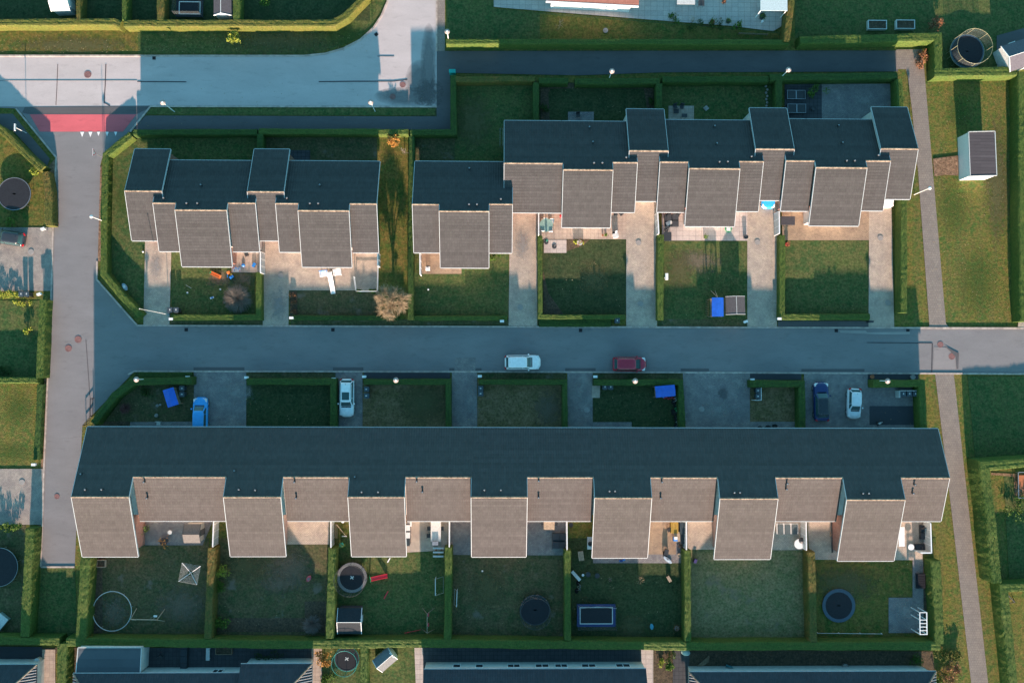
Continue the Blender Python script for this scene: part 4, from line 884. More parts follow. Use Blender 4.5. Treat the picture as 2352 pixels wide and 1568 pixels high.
def shrub(label, px, r, h, mat, n=500, seed=1, cat='shrub', name='shrub', sx=1.0, sy=1.0):
    rd = random.Random(seed); g = G(*px); t = thing(name, label, cat, (g.x, g.y, 0)); m = MB()
    for i in range(6):
        an = i*1.047; m.tube((0, 0, 0), (r*.6*sx*math.cos(an), r*.6*sy*math.sin(an), h*.7), .02, .01, 4)
    m.build('stems', M_bark, t); m = MB()
    lumps = [(rd.uniform(-.6, .6)*r*sx, rd.uniform(-.6, .6)*r*sy, rd.uniform(.4, .8)*h, rd.uniform(.3, .55)*r) for _ in range(7)]
    for _ in range(n):
        lx, ly, lz, lr = rd.choice(lumps); d = Vector((rd.gauss(0, 1), rd.gauss(0, 1), rd.gauss(0, 1))).normalized()*lr*rd.uniform(.6, 1.1)
        c = Vector((lx, ly, max(.08, lz+d.z*h/r*.5)))+Vector((d.x, d.y, 0)); s = rd.uniform(.05, .11)
        a, b = Vector((rd.uniform(-1, 1), rd.uniform(-1, 1), rd.uniform(-1, 1))).normalized()*s, Vector((rd.uniform(-1, 1), rd.uniform(-1, 1), rd.uniform(-1, 1))).normalized()*s
        m.add([c-a, c+b, c+a, c-b], [(0, 1, 2, 3)])
    m.build('foliage', mat, t); return t
SH = [('yellow-leaved shrub at the top of the hedge by the garden east of the dryer', T(0,3,2045,540), 1.0, 1.5, L_leaf_y, 420), ('green shrub against the hedge, just below the yellow-leaved one', T(0,3,2040,670), .9, 1.2, L_leaf, 380),
 ('dense green shrub low in the garden with the soil bed', T(0,3,2045,1010), 1.2, 1.3, L_leaf, 550), ('bushy green shrub in the slate yard beside the outdoor frames', T(3,0,425,850), 1.0, 1.4, L_leaf, 420, 2, 1),
 ('small yellow-green bush on the lawn by the side street', T(0,1,270,1455), .7, .8, L_leaf_y, 240), ('olive bush on the grass south of the left round trampoline', T(0,1,120,465), .8, 1.1, L_leaf, 260),
 ('bright yellow shrub at the end of the diagonal hedge on the left', T(0,1,345,10), .6, 1.3, L_leaf_y, 200), ('row of yellow-green shrubs along the top of the lower left drive', (22, 676), .9, .9, L_leaf_y, 700, 3, .45),
 ('yellow-green plants around the left wheelie bins', T(0,1,215,1195), .6, .7, L_leaf_y, 350, 3, .5), ('leafy shrub beside the drive at the far left, above the bottom left garden', T(0,3,90,140), .9, 1.2, L_leaf, 650, 3, .6),
 ('flowering plants in the small bed on the sunny terrace', T(2,1,590,640), .45, .5, L_leaf_y, 330, 3, .8), ('dark bluish bush in the top left garden behind the long hedge', T(1,0,85,30), 1.0, 1.1, L_leaf, 300),
 ('climbing plant at the foot of the white post fence', T(1,1,935,1088), .5, .7, L_leaf, 160, 1.2, .4), ('climbing plant at the corner of the white post fence', T(1,1,1070,1086), .5, .7, L_leaf, 160, 1.2, .4),
 ('mixed green planting in the bed at the bottom edge', T(2,3,1430,1330), .9, .9, L_leaf, 650, .8, 2.2), ('yellowish low plants in the middle of the bottom bed', T(2,3,1350,1370), .6, .5, L_leaf_y, 240, .6, 1.2),
 ('heap of garden waste and brown bracken beside the path at the bottom right', T(3,3,1640,1440), 1.9, 1.0, L_leaf_b, 900, 1.0, 1.3), ('green plants between the waste heap and the garden hedge', T(3,3,1560,1510), .9, .8, L_leaf, 350),
 ('low hedge-like bush above the garden waste heap', T(3,3,1640,1300), 1.3, .9, L_hedge_y, 650, 2, .5), ('dark green bush in the bottom right yard', T(3,3,1320,1330), 1.0, 1.2, L_leaf, 300),
 ('small shrubs in the sunny corner east of the set-back house', T(1,1,2170,780), .6, .7, L_leaf, 260, 2, 1), ('dry shrub in the brick-edged bed beside the drive with the white slide', T(1,1,343,1130), .5, .6, L_leaf_b, 120),
 ('second dry shrub in the brick-edged bed, between its neighbours', T(1,1,340,1195), .5, .5, L_leaf_b, 110), ('lowest dry shrub in the brick-edged bed, nearest the road', T(1,1,345,1255), .5, .5, L_leaf_b, 110),
 ('overgrown brown climber on the hedge corner at the end of the upper footpath', (2112, 140), 1.1, .9, L_leaf_b, 700, .8, 2.2), ('dark ivy patch beside the planted bed behind the northern row', T(2,0,290,1000), .7, .8, L_hedge_d, 250),
 ('dark green bush growing in the bed in the second planted corner', T(2,0,1260,930), .5, .6, L_hedge_d, 180, .8, 1.8), ('round green bush at the edge of the slab terrace', T(2,0,1470,178), .8, .5, L_leaf, 200),
 ('low grey-green border plants below the slab terrace', T(2,0,1760,235), 1.2, .6, L_hedge_d, 420, 3, .9), ('green shrub at the east end of the slab terrace border', T(2,0,2040,255), .8, 1.0, L_leaf, 280),
 ('dark bush in the yard west of the striped bungalow roof', T(1,3,130,1330), 1.2, .9, L_hedge_d, 350, 2, .8), ('dark green leafy plants along the hedge at the lower left lawn', T(0,2,60,285), 1.0, .7, L_hedge_d, 350, 2.5, .8),
 ('pale small bush in the corner plot near the diagonal hedge', T(0,2,1340,480), .8, .6, L_hedge_d, 200), ('leafy bed in the small garden at the bottom edge, below the round trampoline', T(1,3,660,1520), 1.2, .5, L_leaf, 450, 1.2, 1.4),
 ('green bushes on the right edge, south of the high hedge', T(3,2,2260,1520), 1.8, 1.0, L_leaf, 700, 1.6, 1.6)]
for i, a in enumerate(SH):
    shrub(a[0], a[1], a[2], a[3], a[4], a[5], 100+i, sx=a[6] if len(a) > 6 else 1, sy=a[7] if len(a) > 7 else 1)

# fallen leaves and daisies sprinkled over the lawns
rd = random.Random(77); m = MB()
for _ in range(1700):
    x, y = rd.choice(((rd.uniform(190, 2140), rd.uniform(1260, 1465)), (rd.uniform(250, 2060), rd.uniform(555, 725)), (rd.uniform(2140, 2330), rd.uniform(200, 740)), (rd.uniform(0, 850), rd.uniform(80, 124)), (rd.uniform(240, 2100), rd.uniform(880, 978)), (rd.uniform(320, 2050), rd.uniform(190, 360))))
    g = G(x, y); s = rd.uniform(.03, .075); an = rd.uniform(0, 6.28); c, q = math.cos(an)*s, math.sin(an)*s; z = L3+.06
    m.add([(g.x-c, g.y-q, z), (g.x+q*.7, g.y-c*.7, z+.01), (g.x+c, g.y+q, z), (g.x-q*.7, g.y+c*.7, z+.01)], [(0, 1, 2, 3)])
tag(m.build('fallen_leaves', plain('dry_leaves', (0.30, 0.24, 0.14), .9, var=.5, scale=1)), kind='stuff')
# ------------------------------------------------------------------ cars (front towards +x)
def rr(x0, x1, w_, rc, z, n=8, fr=None):
    """rounded rectangle ring; fr = corner radius at the front"""
    pts = []; rf = rc if fr is None else fr
    for (cx, cy, a0, r, q) in ((x1, w_, 0, rf, 1), (x0, w_, 90, rc, 1), (x0, -w_, 180, rc, 1), (x1, -w_, 270, rf, 1)):
        r = min(r, w_*.98); ox = cx-math.copysign(r*1.15, cx-(x0+x1)/2); oy = cy-math.copysign(r, cy)
        for k in range(n):
            t = R_(a0+90*k/(n-1)); pts.append((ox+math.cos(t)*r*1.15, oy+math.sin(t)*r, z))
    return pts
def loft(rings, cap=True, bot=True):
    m = MB(); n = len(rings[0]); vs = [p for r in rings for p in r]; fs = []
    for k in range(len(rings)-1):
        for i in range(n): j = (i+1) % n; fs.append((k*n+i, k*n+j, (k+1)*n+j, (k+1)*n+i))
    if cap: fs.append(tuple((len(rings)-1)*n+i for i in range(n)))
    if bot: fs.append(tuple(range(n-1, -1, -1)))
    return m.add(vs, fs)
def paint(name, c, rough=0.25):
    if name in MATS: return MATS[name]
    m, n, b = newmat(name); b.inputs['Base Color'].default_value = (*c, 1); b.inputs['Roughness'].default_value = rough
    b.inputs['Coat Weight'].default_value = 0.6; b.inputs['Coat Roughness'].default_value = 0.08
    f = noise(n, coord(n, 'obj'), 3, 4); n.links.new(mix(n, f, mul(c, .93), mul(c, 1.05)), b.inputs['Base Color']); MATS[name] = m; return m
M_head = plain('headlamp_glass', (0.72, 0.76, 0.78), 0.1); M_tail = plain('tail_lamp_red', (0.45, 0.01, 0.015), 0.2)
M_tyre = plain('tyre_rubber', (0.02, 0.02, 0.02), 0.8); M_rim = plain('wheel_rim', (0.45, 0.46, 0.48), 0.3, 0.8)
M_cg = plain('car_glass', (0.035, 0.085, 0.090), 0.06, var=0.02)
def car(label, c, head, L=4.3, W=1.78, ht=1.48, mt=None, hood=1.05, boot=.15, sunroof=False, roof_mat=None, rails=False, group='parked cars', z=0.0):
    g = G(*c); t = thing('parked_car', label, 'car', (g.x, g.y, L3), R_(head), group); a, w2 = L/2, W/2; bz = .92
    body = loft([rr(-a+.12, a-.15, w2-.10, .25, .18), rr(-a+.02, a-.05, w2-.02, .35, .34, fr=.5), rr(-a, a, w2, .38, .52, fr=.62), rr(-a+.03, a-.06, w2, .40, .68, fr=.66),
                 rr(-a+.06, a-.22, w2-.04, .40, .80, fr=.62), rr(-a+.12, a-.42, w2-.09, .38, .88, fr=.55), rr(-a+.22, a-.75, w2-.16, .35, .93, fr=.5), rr(-a+.5, a-1.2, w2-.35, .3, .955, fr=.4)]).build('body', mt, t, True)
    fx = a-hood; rx = -a+boot
    RB = [rr(rx, fx, w2-.10, .30, bz-.05, fr=.34), rr(rx+.06, fx-.10, w2-.115, .30, bz+.02, fr=.34), rr(rx+.30, fx-.62, w2-.22, .28, ht-.14, fr=.30), rr(rx+.36, fx-.74, w2-.25, .28, ht-.06, fr=.28), rr(rx+.48, fx-.88, w2-.34, .25, ht-.015, fr=.24), rr(rx+.8, fx-1.2, w2-.5, .2, ht, fr=.2)]
    # glass band as its own part, roof above it
    loft([RB[0], RB[1], RB[2]], cap=False, bot=False).build('window_band', M_cg, t, True)
    roof = loft(RB[2:], bot=False).build('roof', roof_mat or mt, t, True)
    m = MB(); n8 = 8
    R1, R2 = RB[1], RB[2]
    for idx in (3, 4, 11, 12, 19, 20, 27, 28):
        p, q = Vector(R1[idx]), Vector(R2[idx]); o = Vector((0, 0, .004)); m.tube(p+o, q+o, .045, .04, 6)
    for s_ in (-1, 1): m.tube((.05, s_*(w2-.115), bz+.02), (-.02, s_*(w2-.22), ht-.13), .03, .03, 6)
    m.build('pillar', mt, roof)
    if sunroof: MB().box(-.25, 0, ht+.004, .95, .9, .02).build('sunroof', M_cg, roof)
    if rails:
        for s_ in (-1, 1): MB().tube((rx+.45, s_*(w2-.30), ht+.0), (fx-.95, s_*(w2-.30), ht+.0), .022, .022, 6).build('roof_rail', M_grey, roof)
    MB().tube((rx+.6, 0, ht), (rx+.42, 0, ht+.12), .018, .01, 5).build('aerial', M_dark, roof)
    for s_ in (-1, 1):
        MB().ball(fx-.42, s_*(w2+.07), bz+.08, .11, 5, .8).build('mirror', mt, t, True)
        MB().add([(a-.10, s_*(w2-.58), .66), (a-.62, s_*(w2-.09), .80), (a-.28, s_*(w2-.03), .70), (a-.04, s_*(w2-.50), .58), (a-.16, s_*(w2-.56), .765), (a-.60, s_*(w2-.16), .845), (a-.33, s_*(w2-.10), .815)],
                 [(0, 4, 6, 2, 3), (4, 5, 6), (5, 1, 2, 6), (0, 3, 2, 1, 5, 4)] if s_ > 0 else [(3, 2, 6, 4, 0), (6, 5, 4), (6, 2, 1, 5), (4, 5, 1, 2, 3, 0)]).build('headlight', M_head, t)
        MB().box(-a+.10, s_*(w2-.20), .80, .16, .30, .16, s_*-.5).build('tail_light', M_tail, t)
        for x in (a-.85, -a+.80):
            wl = MB().tube((x, s_*(w2-.22), .32), (x, s_*(w2-.015), .32), .32, .32, 20).build('wheel', M_tyre, t)
            MB().tube((x, s_*(w2-.02), .32), (x, s_*(w2-.002), .32), .2, .19, 14).build('rim', M_rim, wl)
    # cowl below the windscreen
    MB().box(fx-.02, 0, bz+.005, .14, W-.62, .06).build('wiper_cowl', M_dark, t)
    return t
car('bright blue hatchback on the corner plot drive, its rear under the roof edge', (465, 950), 90, 4.25, 1.8, 1.5, paint('bright_blue_paint', (0.03, 0.34, 0.80)))
car('white estate car with a dark sunroof on the narrow front drive', (799, 913), -90, 4.75, 1.82, 1.5, paint('pearl_white_paint', (0.80, 0.86, 0.88)), hood=1.25, sunroof=True, rails=True)
car('white car with a white roof, parked on the road at the kerb', (1200, 832), 0.5, 4.5, 1.82, 1.55, paint('white_car_paint', (0.86, 0.87, 0.88)), hood=1.1)
car('dark red small van-like car parked on the road', (1444, 836), 0, 4.25, 1.78, 1.65, paint('dark_red_paint', (0.34, 0.016, 0.045)), hood=.85)
car('dark blue car with a black roof on the wide front drive', (1881, 921), 91, 4.95, 1.88, 1.45, paint('dark_blue_paint', (0.006, 0.026, 0.12)), hood=1.35, roof_mat=paint('black_roof_paint', (0.014, 0.022, 0.03)), boot=.4)
car('silver hatchback beside the dark blue car on the wide front drive', (1956, 926), -92, 3.85, 1.7, 1.48, paint('silver_paint', (0.66, 0.72, 0.76)), hood=1.0)
car('dark car at the left edge, slightly turned on the side-street drive', (26, 548), 172, 4.3, 1.78, 1.5, paint('charcoal_paint', (0.035, 0.04, 0.048)), hood=1.1)
car('bright blue car almost hidden under the roof edge, front peeking out', (1760, 446), -90, 4.1, 1.75, 1.48, paint('bright_blue_paint', (0.03, 0.34, 0.80)))
car('white car almost hidden under the roof at the east end of the northern row', (2030, 444), -90, 4.1, 1.75, 1.48, paint('white_car_paint', (0.86, 0.87, 0.88)))
# ------------------------------------------------------------------ street furniture
def lamp():
    t = thing('street_lamp', '', 'street lamp'); MB().tube((0, 0, 0), (0, 0, 3.55), .06, .045, 10).build('pole', M_white, t)
    h = MB().lathe(0, 0, [(.10, 3.42), (.14, 3.5), (.30, 3.55), (.33, 3.60), (.29, 3.66), (.12, 3.72), (.0, 3.73)], 24).build('lamp_shade', plain('lamp_disc', (0.36, 0.31, 0.29), .7), t, True)
    MB().lathe(0, 0, [(.125, 3.715), (.10, 3.76), (0, 3.77)], 16).build('cap', M_white, h); MB().lathe(0, 0, [(.12, 3.34), (.12, 3.45)], 14).build('lens', M_offw, h)
    return t
def from_head(x, y, h=3.72): return G(x, y, h)
for x, y, lb in ((372.8, 234.8, 'street lamp on the verge near the red crossing, leaning over the upper road'), (851, 234, 'street lamp on the verge near the upper road junction, west of the two manhole covers'), (1027, 72, 'street lamp at the corner of the slab strip and the upper footpath'),
    (1406, 162.5, 'street lamp on the upper footpath above the planted bed'), (1812, 159.5, 'street lamp on the upper footpath above the pale brick yard'), (312, 871, 'street lamp in the dark hedge of the corner plot'),
    (909, 872.5, 'street lamp in the hedge just east of the white estate car'), (1459.5, 874.5, 'street lamp in the hedge just below the red car'), (2040, 874.7, 'street lamp in the front hedge just west of the three-bin shelter')):
    place('lamp', lamp, lb, from_head(x, y), 0, 'street lamps with round shades')
def slim():
    t = thing('street_lamp', '', 'street lamp'); MB().tube((0, 0, 0), (0, 0, 3.7), .06, .04, 10).build('pole', M_white, t)
    MB().lathe(0, 0, [(.06, 3.55), (.20, 3.62), (.21, 3.7), (.12, 3.8), (0, 3.83)], 16).build('lamp_shade', M_white, t, True); return t
for x, y, lb in ((208.6, 497, 'slim white street lamp leaning over the side street'), (2136.8, 431.5, 'slim white street lamp over the narrow path, west of the white shed')):
    place('slim', slim, lb, from_head(x, y, 3.8), 0, 'slim white street lamps')
g = GT(0,0,945,1440); t = thing('road_sign', 'red and white give-way sign on a pole at the corner hedge, below the red crossing', 'road sign', (g.x, g.y, 0))
MB().tube((0, 0, 0), (0, 0, 2.5), .03, .03, 8).build('pole', M_grey, t)
s_ = MB().xprism(-.02, .02, [(-.45, 2.7), (.45, 2.7), (0, 1.95)]).build('sign_plate', M_white, t); MB().xprism(.022, .026, [(-.45, 2.7), (.45, 2.7), (0, 1.95)]).build('red_border', M_red_p, s_); MB().xprism(.028, .03, [(-.30, 2.61), (.30, 2.61), (0, 2.12)]).build('white_centre', M_white, s_)
g = GT(0,0,245,1215); t = thing('street_sign', 'white street name sign on a pole at the left edge beside the diagonal hedge', 'street sign', (g.x, g.y, 0))
MB().tube((0, 0, 0), (0, 0, 2.4), .035, .035, 8).build('pole', M_white, t); MB().box(0, 0, 2.45, .12, .85, .22).build('sign_plate', M_white, t)
g = G(389, 722.5); h = 7.0; tp = G(321, 709, h); t = thing('flagpole', 'tall white flagpole without a flag at the mouth of the westernmost front drive', 'flagpole', (g.x, g.y, 0))
MB().tube((0, 0, 0), (tp.x-g.x, tp.y-g.y, h), .045, .025, 8).build('pole', M_offw, t); MB().ball(tp.x-g.x, tp.y-g.y, h+.04, .07, 5).build('finial', M_offw, t); MB().box(0, 0, .15, .25, .25, .3).build('base', M_grey, t)
# covers in the road
def cover(): return tag(MB().lathe(0, 0, [(.36, .0), (.36, .018), (.30, .018), (.29, .012), (.0, .013)], 24).build('manhole_cover', M_pink), cat='manhole cover')
for x, y, s_, lb in ((*T(0,0,803,682), 1.25, 'round pinkish manhole cover in the lit part of the upper road'), (*T(1,0,1338,775), 1.05, 'manhole cover at the end of the dark tar line near the junction'), (*T(1,0,1247,884), 1.05, 'manhole cover just above the verge at the upper road junction'),
    (*T(0,1,715,1525), 1.2, 'manhole cover on the side street, the upper one of two beside the road bend'), (*T(0,2,627,75), 1.15, 'manhole cover on the side street, the lower one of two beside the road bend'), (*T(0,2,522,1422), .9, 'small manhole cover low on the side street west of the terrace gable'),
    (*T(0,1,525,480), .6, 'tiny reddish cover at the edge of the side street, above the left drive'), (*T(3,2,1568,40), 1.05, 'manhole cover touching the pale patch east on the road'), (*T(3,2,1672,148), 1.15, 'manhole cover on the corner of the pale patch, nearest the southern path')):
    g = G(x, y); place('cover', cover, lb, (g.x, g.y, L3), 0, 'manhole covers', (s_, s_, 1))
M_cc = plain('concrete_cover', (0.30, 0.285, 0.27), .9)
def ccover(): return tag(MB().lathe(0, 0, [(.36, .0), (.36, .02), (.33, .024), (0, .024)], 24).build('drain_cover', M_cc), cat='drain cover')
for x, y, lb in ((*T(1,1,228,945), 'round pale cover on the drive west of the white slide'), (*T(2,1,1152,645), 'pale round cover in the sunny part of the drive east of the flower-bed terrace'), (*T(2,1,1170,1200), 'pale round cover in the shaded part of the drive east of the flower-bed terrace'),
    (*T(2,1,2234,640), 'pale round cover on the drive west of the easternmost front lawn'), (*T(2,1,75,1232), 'pale round cover in the shade on the drive of the set-back house'), (*T(3,1,1020,602), 'pale round cover in the sun on the easternmost northern drive'),
    (*T(3,1,1090,1192), 'pale round cover in the shade on the easternmost northern drive'), (*T(2,2,682,635), 'round cover on the narrow drive south of the road, between white and red cars'), (*T(2,2,1727,628), 'round cover on the wide empty front drive'),
    (*T(0,2,205,1292), 'round cover on the lower left drive'), (*T(0,1,288,728), 'round cover in the sun on the drive with the dark car'), (*T(0,3,1550,192), 'round cover on the terrace beside the pale box shed')):
    g = G(x, y); place('ccover', ccover, lb, (g.x, g.y, L3+.042), 0, 'round drain covers in the paving')
M_iron = plain('cast_iron', (0.03, 0.03, 0.035), .7)
def gully():
    m = MB(); m.box(0, 0, .008, .42, .42, .016)
    for i in range(5): m.box(-.14+.07*i, 0, .02, .03, .34, .012)
    return tag(m.build('road_gully', M_iron), cat='road gully')
for x, y, rz, lb in ((*T(0,0,1407,533), 0, 'square road gully on the north kerb of the upper road'), (*T(1,0,1097,318), 40, 'square gully at the kerb of the curve by the junction'), (*T(0,1,1700,1437), 0, 'square gully in front of the westernmost front hedge'), (*T(1,1,702,1438), 0, 'square gully in front of the low hedge near the bare tree'),
    (*T(2,1,625,1443), 0, 'square gully in front of the dark front lawn'), (*T(3,1,620,1445), 0, 'square gully at the west end of the pale road patch'), (*T(3,1,1272,1440), 0, 'square gully at the east end of the pale road patch')):
    g = G(x, y); place('gully', gully, lb, (g.x, g.y, L3), R_(rz), 'square road gullies')
# bins
def wbin():
    t = thing('wheelie_bin', '', 'bin')
    loft([rr(-.22, .22, .24, .04, .05, 4), rr(-.27, .27, .29, .04, .98, 4)]).build('body', M_bin, t); l = MB().box(.0, 0, 1.02, .62, .62, .06).build('lid', plain('bin_lid', (0.05, 0.07, 0.085), .35), t)
    MB().box(.02, 0, 1.055, .2, .12, .012).build('sticker', M_offw, l); MB().tube((-.36, -.22, .98), (-.36, .22, .98), .018, None, 6).build('handle', M_bin, t)
    for s_ in (-1, 1): MB().tube((-.26, s_*.24, .1), (-.26, s_*.30, .1), .1, None, 12).build('wheel', M_tyre, t)
    return t
for x, y, rz, lb in ((398.5, 713, 90, 'left wheelie bin of the pair inside the westernmost front hedge'), (412.5, 713, 90, 'right wheelie bin of the pair inside the westernmost front hedge'), (425.5, 891, 0, 'upper wheelie bin of the pair in the corner plot'), (425.5, 904.5, 0, 'lower wheelie bin of the pair in the corner plot'),
    (845, 893, 180, 'upper wheelie bin just east of the white estate car'), (845, 908, 180, 'lower wheelie bin just east of the white estate car'), (1104.5, 891, 180, 'upper wheelie bin on the lawn south of the white car on the road'), (1104.5, 903, 180, 'lower wheelie bin on the lawn south of the white car on the road'),
    (1387, 888, 90, 'left wheelie bin on the lawn south of the red car'), (1400, 888, 90, 'right wheelie bin on the lawn south of the red car'), (1735, 896, 180, 'upper bin in the small shelter west of the dark blue car'), (1735, 909, 180, 'lower bin in the small shelter west of the dark blue car'),
    (2065, 903.5, 90, 'left bin in the three-bin shelter'), (2079, 903.5, 90, 'middle bin in the three-bin shelter'), (2092.5, 903.5, 90, 'right bin in the three-bin shelter'), (60.5, 677, 90, 'left wheelie bin at the left edge among yellow-green plants'), (73, 677, 90, 'right wheelie bin at the left edge among yellow-green plants'),
    (*T(2,1,948,1358), 90, 'single bin at the road beside the low leafy strip')):
    g = G(x, y); place('bin', wbin, lb, (g.x, g.y, L3), R_(rz), 'wheelie bins')
def shelter(label, px, rz, n, w_=.78):
    g = G(*px); L = w_*n+.15; t = thing('bin_shelter', label, 'bin shelter', (g.x, g.y, L3), R_(rz)); MB().box(0, .42, .55, L, .07, 1.1).build('back_panel', M_offw, t)
    for s_ in (-1, 1): MB().box(s_*(L/2+.02), -.02, .56, .07, .9, 1.12).build('side_panel', M_offw, t)
    return t
shelter('small white-edged bin shelter holding two bins, beside the wide empty front drive', (1734, 902), -90, 2); shelter('white bin shelter holding three bins in the eastern front drive', (2079, 904), 0, 3)
def mbox():
    t = thing('mailbox', '', 'mailbox'); MB().box(0, 0, .45, .06, .06, .9).build('post', M_grey, t); b = MB().box(0, 0, 1.05, .46, .24, .32).build('box', M_white, t); MB().box(0, -.01, 1.225, .50, .30, .035).build('lid', M_white, b); return t
for x, y, rz, lb in ((432, 865.5, 0, 'white mailbox on the hedge end of the corner plot'), (567, 866.5, 0, 'white mailbox at the west end of the front hedge opposite the long hedge strip'), (767, 869.5, 0, 'white mailbox just above and left of the white estate car'), (837, 864.5, 0, 'white mailbox just above and right of the white estate car'),
    (1102, 863.5, 0, 'white mailbox at the kerb left of the white car on the road'), (1367, 864.5, 0, 'white mailbox at the kerb left of the red car'), (1727.5, 871.5, 0, 'white mailbox beside the wide empty front drive'), (394, 732.5, 0, 'white mailbox beside the foot of the flagpole'),
    (670, 730, 0, 'white mailbox at the foot of the brick-edged bed'), (1153, 737.5, 0, 'white mailbox on the verge east of the set-back house garden'), (1712, 738.5, 20, 'white mailbox at the road below the play tower'), (1789, 732, 0, 'small white mailbox at the corner of the easternmost front lawn'),
    (79, 1066, 0, 'white mailbox at the golden lawn on the left'), (100, 526, 20, 'white mailbox at the side-street drive with the dark car'), (91, 675.5, 20, 'white mailbox beside the left edge wheelie bins')):
    g = G(x, y, 1.0); place('mbox', mbox, lb, (g.x, g.y, 0), R_(rz), 'white mailboxes')
g = G(1040, 171); t = thing('utility_box', 'teal metal utility box at the corner of the dark hedge and the upper footpath', 'utility box', (g.x, g.y, 0)); MB().box(0, 0, .55, .75, .4, 1.1).build('cabinet', M_teal, t); MB().box(0, 0, 1.12, .82, .46, .05).build('lid', M_teal, t); MB().box(0, -.21, .55, .68, .02, .95).build('door', M_teal, t)
# white partition walls between the terraces
def pwall(label, a, b, h=1.9, th=.14, mt=None):
    A, B = G(*a, h), G(*b, h); c = (A+B)/2; d = B-A; t = thing('garden_wall', label, 'wall', (c.x, c.y, 0), math.atan2(d.y, d.x)); L = d.length
    m = MB()
    n = max(1, round(L/.9)); 
    for i in range(n): m.box(-L/2+L/n*(i+.5), 0, h/2, L/n-.02, th*.5, h-.1)
    m.build('panel', mt or M_offw, t); m = MB().box(0, 0, h, L, th, .07); m.build('coping', M_white, t)
    for i in range(n+1): MB().box(-L/2+L/n*i, 0, h/2, .09, .10, h).build('post', M_white, t)
    return t
for a in (('white partition wall on the terrace just east of the pale box shed', (491, 1188), (488.5, 1255)), ('white partition wall east of the open gravelled terrace', T(1,3,683,70), T(1,3,683,330)), ('white partition wall east of the terrace with the long white table', T(1,3,1762,70), T(1,3,1762,325)),
    ('white partition wall east of the dark outdoor sofa', T(2,3,500,80), T(2,3,502,350)), ('white partition wall east of the warm brick terrace', T(2,3,1590,90), T(2,3,1590,350)), ('white partition wall beside the white round barbecue table', T(3,3,347,100), T(3,3,350,355)),
    ('white partition wall at the eastern end of the southern terrace', T(3,3,1482,110), T(3,3,1490,382)), ('short white wall closing the easternmost terrace towards the garden', T(3,3,1395,380), T(3,3,1490,380)),
    ('white partition wall beside the terrace with scattered toys', T(1,1,40,725), T(1,1,40,915)), ('white partition wall at the west side of the small brick terrace', T(1,1,1494,735), T(1,1,1496,930)), ('white partition wall beside the terrace with the folded parasol', T(2,1,243,370), T(2,1,243,568)),
    ('white partition wall at the west end of the pale slab terrace', T(2,1,1328,368), T(2,1,1338,560)), ('white partition wall west of the easternmost front lawn', T(3,1,102,358), T(3,1,104,558)), ('white partition wall on the drive with the white slide', T(1,1,1110,735), T(1,1,1110,850))):
    pwall(*a)
def fence(label, pts, h, mt=M_white, rails=2, step=1.6, cat='fence', gap=True):
    P = [G(*p, h) for p in pts]; c = P[0]; t = thing('fence', label, cat, (c.x, c.y, 0)); m = MB()
    for a, b in zip(P, P[1:]):
        d = b-a; L = d.length; n = max(1, int(L/step)); an = math.atan2(d.y, d.x); mid = (a+b)/2-c
        for k in range(rails): m.box(mid.x, mid.y, h*(k+1)/rails-.05, L, .04, .09, an)
        for i in range(n+1):
            p = a+d*(i/n)-c; MB().box(p.x, p.y, h/2, .09, .09, h).build('post', mt, t)
    m.build('rail', mt, t); return t
fence('white post fence around the corner of the drive with the white slide', [T(1,1,890,955), T(1,1,910,1085), T(1,1,1105,1085), T(1,1,1108,860)], 1.1)
fence('thin brown rail beside the foot of the diagonal hedge at the road bend', [(207, 915), (207, 955), (190, 976)], .9, M_dark, 2)
fence('low rail at the foot of the lawn with the sunken trampoline', [T(3,3,455,1112), T(3,3,1040,1118)], .35, M_offw, 1, 2.4)
fence('dark slatted fence at the east end of the stone-edged bed in the north', [T(3,0,-260,300), T(3,0,0,310)], .5, M_wood, 2)
